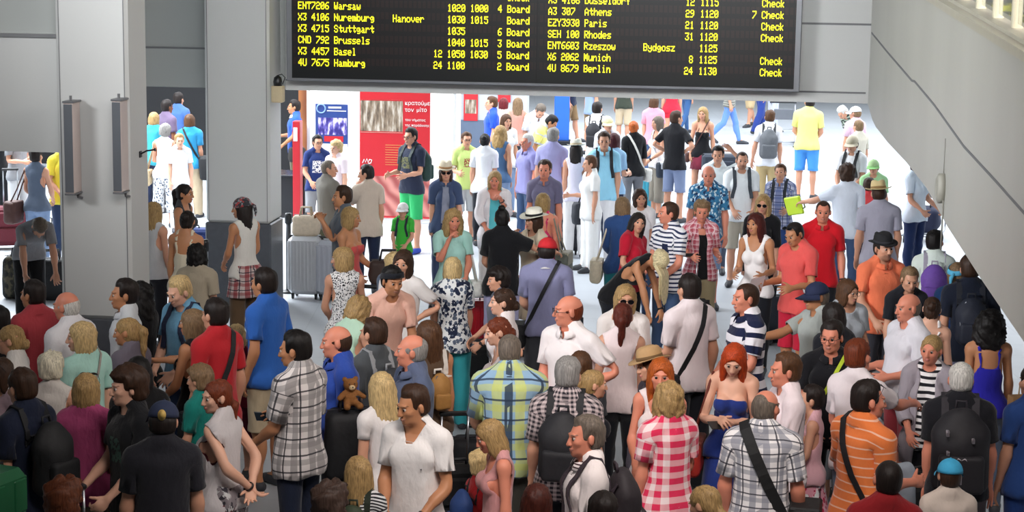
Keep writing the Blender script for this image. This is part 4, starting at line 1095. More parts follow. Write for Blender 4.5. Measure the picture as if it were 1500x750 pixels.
# small cream box with a black lamp on the second pillar
u5, z5 = on_wall(407, 150, -.6)
root = empty('spot_lamp', HX @ Vector((u5, -.60, z5)), HA_); tag(root, 'cream box with a small black spot lamp on the edge of the second pillar', 'lamp')
b = MB(); b.box((-.07, -.06, 0), (.07, .08, .20), .012); b.build('box', plain('cream_box', 'cdbb98', .6), root)
b = MB(); b.lathe([(.0, .0), (.05, .0), (.055, .05), (.045, .10), (.02, .12), (0, .12)], 16, (.0, 0, .2)); b.build('lamp_head', plain('black_lamp', '17171a', .4), root, True)
b = MB(); b.tube([(.06, 0, .22), (.09, 0, .30), (.05, 0, .34), (-.01, 0, .32)], .006); b.build('cable', plain('black_lamp', '17171a', .4), root, True)

# ------------------------------------------------------------------ sloping parapet of the stair on the right
A = HO + HE * 7.08; A = Vector((A.x, A.y, 0)); Bp = Vector((3.35, 12.5, 0)); PE = (Bp - A).normalized(); PN = Vector((-PE.y, PE.x, 0))
if PN.x < 0: PN = -PN
PX = Matrix.Identity(4)
for i in range(3): PX[i][0], PX[i][1], PX[i][2], PX[i][3] = PE[i], PN[i], (0, 0, 1)[i], A[i]
def on_par(px, py, v=0.0):
    d = ray(px, py); o = Vector((0, 0, CAM_H)); p0 = A + PN * v; t = (p0 - o).dot(PN) / d.dot(PN); P = o + d * t
    return (P - A).dot(PE), P.z
low = [on_par(*p) for p in ((1278, 176), (1283, 186), (1300, 208), (1328, 238), (1357, 275), (1388, 332), (1440, 413), (1500, 501))]
s0, zz0 = on_par(1362, 0); s1, zz1 = on_par(1500, 86)
top = lambda s: zz0 + (zz1 - zz0) * (s - s0) / (s1 - s0)
SE = 15.0; sl = (low[-1][1] - low[-3][1]) / (low[-1][0] - low[-3][0])
poly = [(-.02, ZL)] + low + [(SE, low[-1][1] + sl * (SE - low[-1][0])), (SE, top(SE)), (-.02, top(-.02))]
b = MB(); b.prism(poly, 0, .28)
jp = [on_par(*p) for p in ((1277, 48), (1300, 76), (1336, 118), (1340, 119), (1370, 155), (1412, 214), (1460, 266), (1500, 311))]
jp.append((SE, jp[-1][1] + (jp[-1][1] - jp[-3][1]) / (jp[-1][0] - jp[-3][0]) * (SE - jp[-1][0])))
for (a, za), (c, zc) in zip(jp[:-1], jp[1:]): b.prism([(a, za - .012), (c, zc - .012), (c, zc + .010), (a, za + .010)], -.005, .001, 1)
struct('wall_stair_parapet', b, [PARM, LINE], PX)
CAPM = plain('parapet_cap', 'b9b5a6', .4)
root = empty('stair_balustrade', A + PE * 5); tag(root, 'stair balustrade with glass panels and pale posts on top of the sloping right wall', 'railing'); root.rotation_euler = (0, 0, math.atan2(PE.y, PE.x))
def bal(mb, name, m_): 
    V = [(x - 5, y, z) for x, y, z in mb.V]; mb.V = V; return mb.build(name, m_, root)
b = MB(); b.prism([(-.02, top(-.02) - .005), (SE, top(SE) - .005), (SE, top(SE) + .06), (-.02, top(-.02) + .06)], -.03, .31); b.prism([(-.02, top(-.02) + .06), (SE, top(SE) + .06), (SE, top(SE) + .09), (-.02, top(-.02) + .09)], .05, .28); bal(b, 'cap', CAPM)
def glass_b(nt, bb):
    bb.inputs['Base Color'].default_value = (.82, .88, .86, 1); bb.inputs['Transmission Weight'].default_value = 1; bb.inputs['Roughness'].default_value = .05; bb.inputs['IOR'].default_value = 1.45
GLASS = mat('glass', glass_b)
ps = 1.2; pn = []
while ps < SE: pn.append(ps); ps += .85
for p in pn:
    b = MB(); b.box((p - .035, .12, top(p) + .02), (p + .035, .20, top(p) + .98), .008); bal(b, 'post', plain('pale_post', 'd8d2b8', .5))
for p, q_ in zip(pn[:-1], pn[1:]):
    b = MB(); b.prism([(p + .06, top(p) + .12), (q_ - .06, top(q_) + .12), (q_ - .06, top(q_) + .88), (p + .06, top(p) + .88)], .155, .165); bal(b, 'glass_panel', GLASS)
b = MB(); b.tube([(.8, .16, top(.8) + 1.0), (SE, .16, top(SE) + 1.0)], .03, 10); bal(b, 'handrail', plain('rail_dark', '4a4c50', .35, .7))
# stair flight behind the parapet, and the socket with its conduit on the parapet
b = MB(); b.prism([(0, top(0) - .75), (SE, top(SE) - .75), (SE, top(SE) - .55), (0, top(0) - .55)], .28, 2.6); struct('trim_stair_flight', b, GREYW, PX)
sx, sz = on_par(1383, 276)
root = empty('wall_socket', A + PE * sx + Vector((0, 0, sz)), math.atan2(PE.y, PE.x)); tag(root, 'round grey socket on the sloping right wall with a conduit hanging below', 'wall socket')
b = MB(); b.lathe([(.0, .0), (.085, .0), (.085, .05), (.06, .07), (.055, .06), (0, .06)], 20); V = [(x, -z, y * 1.5) for x, y, z in b.V]; b.V = V; b.build('socket', plain('socket_grey', 'a6a59b', .5), root, True)
b = MB(); b.tube([(.05, -.01, -.08), (.055, -.01, -.30), (.06, -.01, -.52)], .008, 6); b.tube([(-.03, -.006, .10), (-.035, -.006, .25), (-.03, -.006, .42)], .004, 6); b.build('conduit', plain('conduit', '8d8c84', .5), root, True)

# ------------------------------------------------------------------ departures board
VB = -.26
bu0, _ = on_wall(428, 60, VB); bu1, _ = on_wall(1165, 60, VB); _, bz = on_wall(790, 122, VB); BZ1 = 4.62
board = empty('departures_board', HX @ Vector(((bu0 + bu1) / 2, 0, bz))); board.rotation_euler = (0, 0, HA_)
tag(board, 'large black flight departures board with yellow dot-matrix lines above the hall opening', 'departures board')
bc = (bu0 + bu1) / 2; hw = (bu1 - bu0) / 2; bh = BZ1 - bz
b = MB(); b.box((-hw - .07, VB - .012, -.035), (hw + .07, 0, bh + .05), .01); b.build('frame', plain('board_frame', '8a8b90', .4, .5), board)
def led_build(nt, bb):
    tc = N(nt, 'ShaderNodeTexCoord'); sp = N(nt, 'ShaderNodeSeparateXYZ'); L(nt, tc.outputs['Object'], sp.inputs[0])
    fx = math_(nt, 'LESS_THAN', math_(nt, 'FRACT', math_(nt, 'ADD', math_(nt, 'DIVIDE', sp.outputs[0], .0567), 100)), .72)
    fz = math_(nt, 'LESS_THAN', math_(nt, 'FRACT', math_(nt, 'ADD', math_(nt, 'DIVIDE', math_(nt, 'SUBTRACT', sp.outputs[2], .167), .1405), 100)), .60)
    k = math_(nt, 'MULTIPLY', math_(nt, 'MULTIPLY', fx, fz), math_(nt, 'GREATER_THAN', sp.outputs[2], .16))
    L(nt, mixc(nt, k, srgb('121314'), srgb('2a1b1a')), bb.inputs['Base Color']); bb.inputs['Roughness'].default_value = .35
b = MB(); b.box((-hw, VB - .02, 0), (hw, VB - .012, bh)); b.build('screen', mat('led_screen', led_build), board)
FONT = {}
_raw = """0 3E5149453E 1 00427F4000 2 7249494946 3 2141494D33 4 1814127F10 5 2745454539 6 3C4A494931 7 4121110907 8 3649494936 9 464949291E
A 7C1211127C B 7F49494936 C 3E41414122 D 7F4141413E E 7F49494941 H 7F0808087F K 7F08142241 M 7F021C027F N 7F0408107F P 7F09090906 R 7F09192946 S 2649494932 T 03017F0103 U 3F4040403F W 3F4038403F X 6314081463 Y 0304780403 Z 6159494D43
a 2054547840 b 7F28444438 c 3844444428 d 384444287F e 3854545418 f 00087E0902 g 18A4A49C78 h 7F08040478 i 00447D4000 k 7F10284400 l 00417F4000 m 7C04780478 n 7C08040478 o 3844444438 p FC18242418 r 7C08040408 s 4854545424 t 04043F4424 u 3C4040207C v 1C2040201C w 3C4030403C z 4464544C44 y 4C9090907C"""
_t = _raw.split()
for ch, hx in zip(_t[::2], _t[1::2]): FONT[ch] = [int(hx[i:i + 2], 16) for i in range(0, 10, 2)]
YELLOW = plain('led_yellow', 'f4ef1e', .5, 0, 0, 1, 0, 1.15)
def text_row(items, ul, ur, ncol, zc):
    """items: (column, text); dots of a 5x7 matrix"""
    cw = (ur - ul) / ncol; dx = cw / 6.0; dz = .0128
    for col, txt in [(c0 + m_.start(), m_.group()) for c0, t0 in items for m_ in re.finditer(r'\S+', t0)]:
        b = MB()
        for k, ch in enumerate(txt):
            if ch == ' ': continue
            for i, bits in enumerate(FONT[ch]):
                j = 0
                while j < 8:
                    if bits >> j & 1:
                        j2 = j
                        while j2 < 7 and bits >> (j2 + 1) & 1: j2 += 1
                        x = ul + (col + k) * cw + i * dx; zt = zc + (3.5 - j) * dz; zb = zc + (3.5 - j2 - 1) * dz
                        b.box((x - bc, VB - .024, zb - bz), (x + dx * 1.12 - bc, VB - .0195, zt - bz)); j = j2
                    j += 1
        b.build('flight_code' if col < 8 else 'destination' if col in (8, 21) else 'status' if col > 45 else 'gate' if col > 43 else 'time' if col > 32 else 'desk_number', YELLOW, board)
uL, _ = on_wall(437.5, 60, VB); uR, _ = on_wall(742.8, 60, VB); cl = (uR - uL) / 46
uM, _ = on_wall(802.8, 60, VB); uQ, _ = on_wall(1114.5, 60, VB); cr = (uQ - uM) / 46.4
zA = on_wall(590, 94, VB)[1]; zB_ = on_wall(590, 10.2, VB)[1]; zp = (zB_ - zA) / 5
left = [[(0, '4U 7675'), (8, 'Hamburg'), (30, '24'), (33, '1100'), (44, '2'), (46, 'Board')], [(0, 'X3 4457'), (8, 'Basel'), (30, '12'), (33, '1050'), (38, '1030'), (44, '5'), (46, 'Board')],
    [(0, 'CND 792'), (8, 'Brussels'), (33, '1040'), (38, '1015'), (44, '3'), (46, 'Board')], [(0, 'X3 4715'), (8, 'Stuttgart'), (33, '1035'), (44, '6'), (46, 'Board')],
    [(0, 'X3 4106'), (8, 'Nuremburg'), (21, 'Hanover'), (33, '1030'), (38, '1015'), (46, 'Board')], [(0, 'ENT7206'), (8, 'Warsaw'), (33, '1020'), (38, '1000'), (44, '4'), (46, 'Board')], [(46, 'Check')]]
right = [[(0, '4U 8679'), (8, 'Berlin'), (30, '24'), (33.2, '1130'), (46.4, 'Check')], [(0, 'X6 2062'), (8, 'Munich'), (31, '8'), (33.2, '1125'), (46.4, 'Check')], [(0, 'ENT6603'), (8, 'Rzeszow'), (21, 'Bydgosz'), (33.2, '1125')],
    [(0, 'SEH 100'), (8, 'Rhodes'), (30, '31'), (33.2, '1120'), (46.4, 'Check')], [(0, 'EZY3930'), (8, 'Paris'), (30, '21'), (33.2, '1120'), (46.4, 'Check')], [(0, 'A3 307'), (8, 'Athens'), (30, '29'), (33.2, '1120'), (44.4, '7'), (46.4, 'Check')],
    [(0, 'X3 4166'), (8, 'Dusseldorf'), (30, '12'), (33.2, '1115'), (46.4, 'Check')]]
for i, r_ in enumerate(left): text_row(r_, uL, uL + cl * 51, 51, zA + i * zp)
zA2 = on_wall(960, 102.5, VB)[1]; zB2 = on_wall(960, 18.8, VB)[1]; zp2 = (zB2 - zA2) / 5
for i, r_ in enumerate(right): text_row(r_, uM, uM + cr * 51.4, 51.4, zA2 + i * zp2)
um, _ = on_wall(787, 60, VB)
b = MB(); b.box((um - .012 - bc, VB - .022, .0), (um + .012 - bc, VB - .018, bh)); b.build('divider', plain('board_divider', '0c0c0d', .5), board)

# ------------------------------------------------------------------ light-box wall with the posters, beyond the opening
K0 = at_z(450, 322, 0); K0v = (K0 - HO).dot(HN)
def kp(px, py, v): 
    u, z = on_wall(px, py, v); return u, z
ku0, _ = kp(450, 200, K0v); ku1, _ = kp(668, 200, K0v)
def glow_b(nt, bb):
    tc = N(nt, 'ShaderNodeTexCoord'); bb.inputs['Base Color'].default_value = (.85, .85, .86, 1); bb.inputs['Roughness'].default_value = .4
    bb.inputs['Emission Color'].default_value = (1, .96, .90, 1); bb.inputs['Emission Strength'].default_value = .75
kiosk = empty('poster_wall', HX @ Vector(((ku0 + ku1) / 2, K0v, 0)), HA_); tag(kiosk, 'white backlit advertising wall carrying a blue poster and a tall red poster', 'advertising wall')
kc = (ku0 + ku1) / 2; kh = (ku1 - ku0) / 2
b = MB(); b.box((-kh, 0, 0), (kh, .5, 2.75), .01); b.build('light_box', mat('light_box', glow_b), kiosk)
b = MB()
for x in (-kh, kh - .05): b.box((x, -.025, 0), (x + .05, .0, 2.75), .005)
b.box((-kh, -.02, 0), (kh, 0, .07), .004); b.build('frame', plain('white_frame', 'd9d9dc', .4), kiosk)
def poster(px0, py0, px1, py1, label, name='poster'):
    u0_, z1_ = kp(px0, py0, K0v - .03); u1_, z0_ = kp(px1, py1, K0v - .03)
    root = empty(name, HX @ Vector(((u0_ + u1_) / 2, K0v - .02, z0_)), HA_); tag(root, label, 'poster', 'posters on the backlit wall')
    return root, (u0_ + u1_) / 2, z0_, (u1_ - u0_) / 2, z1_ - z0_
def flatbox(mb, root_uc, z0_, x0, x1, y0, y1, d, mi=0, v=None):
    u0_, zt = kp(x0, y0, K0v - .03); u1_, zb = kp(x1, y1, K0v - .03); mb.box((u0_ - root_uc, -.012 - d, zb - z0_), (u1_ - root_uc, -.010, zt - z0_), mi=mi)
red, rc, rz, rw, rh = poster(527, 120, 629, 321, 'tall red poster with white Greek lettering and a picture of standing figures')
b = MB(); b.box((-rw, -.012, 0), (rw, .0, rh)); b.build('sheet', plain('poster_red', 'c2212b', .4, 0, .03), red)
def figures(nt, bb):
    tc = N(nt, 'ShaderNodeTexCoord'); mp = N(nt, 'ShaderNodeMapping'); mp.inputs['Scale'].default_value = (11, 1, 2.2); L(nt, tc.outputs['Object'], mp.inputs[0])
    n1 = N(nt, 'ShaderNodeTexNoise'); n1.inputs['Scale'].default_value = 1.5; n1.inputs['Detail'].default_value = 4; L(nt, mp.outputs[0], n1.inputs['Vector'])
    rp = N(nt, 'ShaderNodeValToRGB'); L(nt, n1.outputs['Fac'], rp.inputs[0]); e = rp.color_ramp.elements; e[0].position = .36; e[0].color = (*srgb('5a4c40'), 1); e[1].position = .62; e[1].color = (*srgb('c9bfb2'), 1); x = e.new(.5); x.color = (*srgb('93806c'), 1)
    L(nt, rp.outputs[0], bb.inputs['Base Color']); bb.inputs['Roughness'].default_value = .4
b = MB(); flatbox(b, rc, rz, 528, 590, 147, 193, .004); b.build('picture', mat('picture_figures', figures), red)
b = MB(); flatbox(b, rc, rz, 528, 590, 145.5, 147, .005); flatbox(b, rc, rz, 528, 590, 193, 195, .005); b.build('picture_border', plain('poster_cream', 'd8c9b6', .5), red)
def roofs(nt, bb):
    tc = N(nt, 'ShaderNodeTexCoord'); mp = N(nt, 'ShaderNodeMapping'); mp.inputs['Rotation'].default_value = (0, .65, 0); L(nt, tc.outputs['Object'], mp.inputs[0])
    wv = N(nt, 'ShaderNodeTexWave'); wv.inputs['Scale'].default_value = 1.6; wv.inputs['Distortion'].default_value = 6; L(nt, mp.outputs[0], wv.inputs['Vector'])
    L(nt, mixc(nt, wv.outputs['Fac'], srgb('9c4b48'), srgb('cf8a80')), bb.inputs['Base Color']); bb.inputs['Roughness'].default_value = .4
b = MB(); flatbox(b, rc, rz, 527.5, 628.5, 257, 318, .003); b.build('lower_picture', mat('picture_roofs', roofs), red)
WHITE_INK = plain('white_ink', 'efe9e6', .5); GOLD_INK = plain('gold_ink', 'd59a58', .5)
def words_on(root, uc, z0_, px, py, txt, hpx, ink, name='lettering'):
    cu = bpy.data.curves.new(name, 'FONT'); cu.body = txt; u_, z_ = kp(px, py, K0v - .03); _, z2_ = kp(px, py + hpx, K0v - .03); cu.size = (z_ - z2_) * 1.12; cu.extrude = .002
    o = bpy.data.objects.new('tmp_text', cu); COL.objects.link(o); dg = bpy.context.evaluated_depsgraph_get(); me = bpy.data.meshes.new_from_object(o.evaluated_get(dg)); bpy.data.objects.remove(o)
    me.materials.clear(); me.materials.append(ink); t = bpy.data.objects.new(name, me); COL.objects.link(t); t.parent = root; t.location = (u_ - uc, -.016, z2_ - z0_); t.rotation_euler = (math.pi / 2, 0, 0); return t
words_on(red, rc, rz, 593, 146, 'κρατούμε', 7.5, WHITE_INK); words_on(red, rc, rz, 593, 156, 'τον', 7.5, WHITE_INK); words_on(red, rc, rz, 610, 156, 'μίτο', 7.5, WHITE_INK)
words_on(red, rc, rz, 593.5, 172.5, 'του νήματος', 4.6, WHITE_INK); words_on(red, rc, rz, 593.5, 180.5, 'της παράδοσης', 4.4, WHITE_INK)
b = MB()
for i in range(9): flatbox(b, rc, rz, 564.5, 600 + (i * 7) % 4, 212 + i * 3.6, 213.6 + i * 3.6, .004)
b.build('small_print', GOLD_INK, red)
lx, lz = kp(538, 236, K0v - .03)
b = MB(); b.tube([(lx - rc + dx_, -.016, lz - rz + dz_) for dx_, dz_ in ((-.075, -.03), (-.05, .03), (-.03, -.02), (-.005, .04), (.015, -.02), (.04, .03), (.075, .02), (.06, -.03), (.02, -.035))], .008, 6); b.build('emblem', WHITE_INK, red, True)
blue, bc2, bz2, bw2, bh2 = poster(462, 152, 509.5, 216, 'small blue poster showing a row of performers above red and white lettering shapes')
b = MB(); b.box((-bw2, -.012, 0), (bw2, 0, bh2)); b.build('sheet', plain('poster_blue', '2c4486', .4, 0, .2, 6), blue)
def perf(nt, bb):
    tc = N(nt, 'ShaderNodeTexCoord'); mp = N(nt, 'ShaderNodeMapping'); mp.inputs['Scale'].default_value = (14, 1, 5); L(nt, tc.outputs['Object'], mp.inputs[0]); n1 = N(nt, 'ShaderNodeTexNoise'); n1.inputs['Scale'].default_value = 1.2; L(nt, mp.outputs[0], n1.inputs['Vector'])
    rp = N(nt, 'ShaderNodeValToRGB'); L(nt, n1.outputs['Fac'], rp.inputs[0]); e = rp.color_ramp.elements; e[0].position = .42; e[0].color = (*srgb('332a78'), 1); e[1].position = .6; e[1].color = (*srgb('cdc3cf'), 1); x = e.new(.52); x.color = (*srgb('6a5fae'), 1)
    L(nt, rp.outputs[0], bb.inputs['Base Color']); bb.inputs['Roughness'].default_value = .4
b = MB(); flatbox(b, bc2, bz2, 466, 508, 172, 198, .003); b.build('picture', mat('performers', perf), blue)
for q_ in ((481, 500, 156, 159), (479, 507, 161.5, 163.5), (463, 509, 210, 216)):
    b = MB(); flatbox(b, bc2, bz2, *q_, .003); b.build('pale_band', WHITE_INK, blue)
b = MB(); flatbox(b, bc2, bz2, 475, 503, 199, 208, .003); b.build('red_band', plain('poster_red', 'c2212b', .4, 0, .03), blue)
ex, ez = kp(470.5, 159, K0v - .03)
b = MB(); b.tube([(ex - bc2 + .07 * math.cos(a), -.014, ez - bz2 + .07 * math.sin(a)) for a in np.linspace(0, 6.283, 17)[:-1]], .012, 6, closed=True); b.build('round_emblem', plain('poster_sky', '86a8d8', .5), blue, True)

# dark counter and timber wall in the recess left of the light box
cu0, _ = kp(404, 260, K0v + .5); cu1, _ = kp(449, 260, K0v + .5); _, cz = kp(430, 257, K0v)
root = empty('service_counter', HX @ Vector(((cu0 + cu1) / 2 - .3, K0v + .4, 0)), HA_); tag(root, 'dark service counter in the recess between the second pillar and the backlit wall', 'counter')
b = MB(); b.box((-.9, -.3, .08), (.62, .3, cz - .04), .01); b.build('body', plain('counter_dark', '17181c', .35), root)
b = MB(); b.box((-.95, -.36, cz - .04), (.66, .34, cz), .01); b.build('counter_top', plain('counter_top', '23242a', .25), root)
b = MB(); b.box((-.85, -.24, 0), (.6, .3, .08)); b.build('plinth', plain('counter_plinth', '44464a', .5), root)
def wood_b(nt, bb):
    tc = N(nt, 'ShaderNodeTexCoord'); wv = N(nt, 'ShaderNodeTexWave'); wv.inputs['Scale'].default_value = 1.2; wv.inputs['Distortion'].default_value = 4; wv.inputs['Detail'].default_value = 3; L(nt, tc.outputs['Object'], wv.inputs['Vector'])
    L(nt, mixc(nt, wv.outputs['Fac'], srgb('6a3a1e'), srgb('8f5830')), bb.inputs['Base Color']); bb.inputs['Roughness'].default_value = .45
b = MB(); b.box((cu0 - .25, K0v + 3.2, 0), (cu1 + .5, K0v + 3.4, 3.4)); struct('wall_timber', b, mat('timber', wood_b))
rr = empty('red_stand', HX @ Vector((cu1 + .0, K0v - .12, 0)), HA_); tag(rr, 'narrow red display stand beside the dark counter', 'display stand')
b = MB(); b.box((-.06, -.1, .02), (.06, .1, 1.62), .008); b.build('panel', plain('stand_red', 'b01a26', .4), rr)
b = MB(); b.box((-.045, -.106, 1.30), (.02, -.1, 1.52), .002); b.build('leaflet', WHITE_INK, rr)
b = MB(); b.box((-.10, -.16, 0), (.10, .16, .025), .004); b.build('foot', plain('dark_metal', '2e2f33', .4, .6), rr)
b = MB(); b.box((-9, 13.5, 0), (cu0 - .25, 13.7, 3.6)); struct('wall_added_shade', b, painted('dark_partition', '17171a', .7))  # added dark sheet, its colour stands in for the dim depth between the pillars
# grey information wall further back, with its red posters
GV = K0v + 8.5
gu0, _ = on_wall(668, 200, GV); gu1, _ = on_wall(772, 200, GV)
b = MB(); b.box((gu0 - 3.0, GV, 0), (gu1, GV + .3, 3.2)); b.box((gu0 - 3, GV - .02, 0), (gu1, GV, .9), mi=1); struct('wall_information', b, [painted('info', 'b9bcc0'), plain('info_low', '5c6a80', .5)])
for x0, x1, y0, y1, lab in ((680, 700, 120, 177, 'red poster with dark figures on the grey wall far behind the light box'), (730, 748, 120, 150, 'narrow red poster high on the grey wall far back under the board')):
    a0, t1 = on_wall(x0, y0, GV); a1, t0 = on_wall(x1, y1, GV); root = empty('poster', HX @ Vector(((a0 + a1) / 2, GV - .02, t0)), HA_); tag(root, lab, 'poster', 'posters on the grey wall')
    b = MB(); b.box(((a0 - a1) / 2, -.02, 0), ((a1 - a0) / 2, 0, t1 - t0), .003); b.build('sheet', plain('poster_red', 'c2212b', .4, 0, .03), root)
    b = MB(); b.box(((a0 - a1) / 2 * .8, -.024, .15), ((a1 - a0) / 2 * .8, -.02, (t1 - t0) * .55), .001); b.build('picture', mat('picture_figures', figures), root)
pt = at_y(822, 230, 43.0)
root = empty('blue_banner', (pt.x, 43.0, 0)); tag(root, 'narrow blue upright banner far back under the middle of the board', 'banner')
b = MB(); b.box((-.17, -.02, .1), (.17, .02, 2.3), .004); b.build('panel', plain('banner_blue', '2b6ad0', .4), root)
b = MB(); b.box((-.25, -.2, 0), (.25, .2, .1), .01); b.build('foot', plain('dark_metal', '2e2f33', .4, .6), root)
# ------------------------------------------------------------------ the crowd: x, y, height, facing, sex, hair, top, bottom, label
build_templates()
W = {}
W['bend_left'] = person(-5.487, 21.519, 1.740, 25, 'M', 'short:greybrown', 'tee=plain:grey', 'trousers=plain:black', 'grey-shirted person bending over a black bag beside the left pillar', arms='bend,bend', bend=62, pitch=20)
W['back_tank'] = person(-6.443, 25.679, 1.656, 165, 'F', 'short:dark', 'tank=plain:slate', 'jeans=plain:lightdenim', 'dark-haired woman seen from behind under the left lintel, brown bag on her back', arms='low,low')
W['yellow_left'] = person(-6.190, 26.118, 1.765, 30, 'M', 'short:brown', 'tee=plain:efe04a', 'jeans=plain:jeans', 'person in a bright yellow top behind the woman with the brown bag', arms='low,down')
W['blue_jacket'] = person(-7.483, 28.717, 1.760, 60, 'M', 'short:brown', 'tee=plain:grey', 'trousers=plain:lightgrey', 'grey-shirted person by the maroon suitcase, bare arms held forward', arms='fwd,fwd')
W['dark_edge'] = person(-7.900, 29.075, 1.740, 20, 'M', 'short:dark', 'tee=plain:black', 'trousers=plain:black', 'person in black at the far left edge behind the maroon suitcase')
W['teal_blond'] = person(-5.901, 31.278, 1.660, 170, 'F', 'bob:blond', 'tee=plain:3b9fb2', 'jeans=plain:navy', 'blonde woman in a teal top between the two pillars')
W['purple_man'] = person(-5.855, 32.244, 1.780, 140, 'M', 'short:dark', 'tee=plain:6a5a74', 'trousers=plain:darkgrey', 'dark-haired man in a muted purple shirt between the two pillars', skin_='dark')
W['blue_behind'] = person(-5.896, 33.562, 1.800, 160, 'M', 'short:dark', 'tee=plain:4668a8', 'jeans=plain:jeans', 'dark-haired man in a blue shirt, half hidden behind the purple-shirted man')
W['black_pack'] = person(-5.227, 30.812, 1.680, 180, 'F', 'bob:midbrown', 'tee=plain:2f8fc0', 'trousers=plain:beige', 'brown-haired woman in a sky blue top wearing a black sling backpack')
W['white_hair'] = person(-5.452, 29.690, 1.606, 180, 'F', 'pixie:grey', 'tank=plain:f2f2f4', 'capri=floral:white,slate,lightgrey,24', 'short grey-haired woman in a white sleeveless top and patterned trousers', arms='low,fwd', girth=1.05)
W['pale_child'] = person(-5.136, 29.262, 1.515, 20, 'M', 'short:blond', 'tee=plain:white', 'trousers=plain:white', 'pale person in white in front of the woman in patterned trousers', skin_='fair')
W['pony_dark'] = person(-3.804, 21.966, 1.680, 75, 'F', 'pony:dark', 'tank=plain:darkgrey', 'jeans=plain:ink', 'woman with a dark high ponytail in profile between the pillars', skin_='tan')
W['blond_white'] = person(-3.922, 20.671, 1.640, 150, 'F', 'long:blond', 'tank=plain:lightgrey', 'jeans=plain:ink', 'blonde woman in a white tank top right beside the left pillar')
W['beige_tank'] = person(-3.444, 19.912, 1.660, 172, 'F', 'bun:dark', 'strap=plain:cream', 'skirt=plain:c03a46', 'dark-haired woman seen from behind in a cream strappy top and red skirt', skin_='tan', girth=1.05)
W['curly_cream'] = person(-3.007, 18.026, 1.600, 165, 'F', 'curly:black', 'blouse=plain:a89c88', 'jeans=plain:olive', 'woman with short black curls and a loose cream shirt', girth=1.05)
W['bandana'] = person(-2.927, 20.659, 1.700, -140, 'F', 'long:dark', 'tank=plain:offwhite', 'trousers=plain:5a4632', 'woman in a patterned head scarf, plaid shirt round her waist, at the second pillar', arms='low,low', turn=55, hat='bandana:floral:darkgrey/grey/b04848/30', skin_='tan', shirtwaist=1)
W['counter_man'] = person(-3.775, 32.813, 1.760, -80, 'M', 'short:dark', 'polo=plain:2c58b8', 'trousers=plain:5c5540', 'man in a blue polo shirt at the dark counter behind the second pillar', arms='fwd,low', collar='plain:white', skin_='tan')
W['dark_gray_far'] = person(-7.138, 38.293, 1.780, 90, 'M', 'short:dark', 'tee=plain:midgrey', 'trousers=plain:darkgrey', 'grey-shirted person far back between the pillars, head hidden by the lintel')
W['dark_blue_far'] = person(-6.645, 38.770, 1.780, -90, 'M', 'short:dark', 'tee=plain:2b3a60', 'trousers=plain:ink', 'person in dark blue far back between the pillars, head hidden by the lintel')
W['boy_glasses'] = person(-2.949, 28.507, 1.598, 10, 'M', 'short:dark', 'tee=logo:22346c,white,0,1.27,.09,.10', 'shorts=plain:grey', 'boy with glasses in a navy T-shirt with a pale printed square, before the blue poster', arms='low,low', glasses=True, turn=12)
W['boy_blond'] = person(-2.627, 28.094, 1.562, -35, 'M', 'mop:lightblond', 'tee=plain:f0dfe4', 'shorts=plain:lightgrey', 'pale-haired boy in a whitish T-shirt beside the boy with glasses', skin_='fair')
W['bald_olive'] = person(-2.365, 24.310, 1.717, 130, 'M', 'buzz:greybrown', 'polo=plain:77726a', 'trousers=plain:olive', 'close-cropped man in a grey-olive shirt with his back to us near the blue poster', turn=-45, arms='low,low')
W['beige_woman'] = person(-1.859, 24.181, 1.662, -160, 'F', 'short:dark', 'blouse=plain:c8b8a8', 'jeans=plain:navy', 'dark-haired woman in a beige blouse holding a hand to her face before the red poster', arms='down,face', turn=60)
W['chin_man'] = person(-1.897, 21.125, 1.780, -75, 'M', 'short:brown', 'tee=plain:5a626c', 'trousers=plain:ink', 'man in profile with a hand at his chin in front of the silver suitcase', arms='chin,chin', skin_='tan')
W['coral_blond'] = person(-1.746, 20.344, 1.660, 60, 'F', 'bob:blond', 'tube=plain:cc5350', 'skirt=plain:cc5350', 'blonde woman in a strapless coral dress with her hands on a trolley', arms='grip,grip', turn=20, skin_='tan')
W['green_shorts'] = person(-1.477, 27.561, 1.820, -40, 'M', 'short:dark', 'tee=logo:262c40,6a6a4a,0,1.3,.08,.08', 'shorts=plain:35b56a', 'man in a navy T-shirt and bright green shorts standing by the red poster', arms='fwd,fwd', glasses=True, girth=1.06, belly=0.03, shoes='2a4ab8')
W['green_boy'] = person(-1.398, 24.186, 1.161, -15, 'M', 'short:dark', 'tee=plain:3fae3c', 'trousers=plain:navy', 'small boy in a green T-shirt and white cap standing alone on the pale floor', arms='low,low', hat='cap:white,white')
W['pattern_dress'] = person(-1.567, 17.626, 1.660, -170, 'F', 'bob:blond', 'tank=floral:white,ink,lightgrey,48', 'skirt=floral:white,ink,lightgrey,48', 'blonde woman in a black and white speckled dress beside the silver suitcase', turn=70, arms='low,low')
W['pink_lean'] = person(-1.094, 16.118, 1.800, 20, 'M', 'short:black', 'tee=plain:e9b7a4', 'jeans=plain:denim', 'tanned young man in a peach T-shirt leaning forward on a trolley', arms='lean,lean', bend=22, pitch=-12, turn=8, skin_='tan', hat='headband:ink', beard=0.3)
W['child_blond_mid'] = person(-1.155, 18.565, 1.450, 150, 'M', 'mop:lightblond', 'tee=plain:slate', 'jeans=plain:denim', 'blond child just behind the young man in peach')
W['smile_girl'] = person(-1.006, 17.122, 1.727, -12, 'F', 'long:brown', 'tee=logo:e4dedb,midgrey,0,1.25,.07,.05', 'jeans=plain:jeans', 'smiling young woman with long brown hair in a white T-shirt, hand on a suitcase', arms='low,hip', tilt=6)
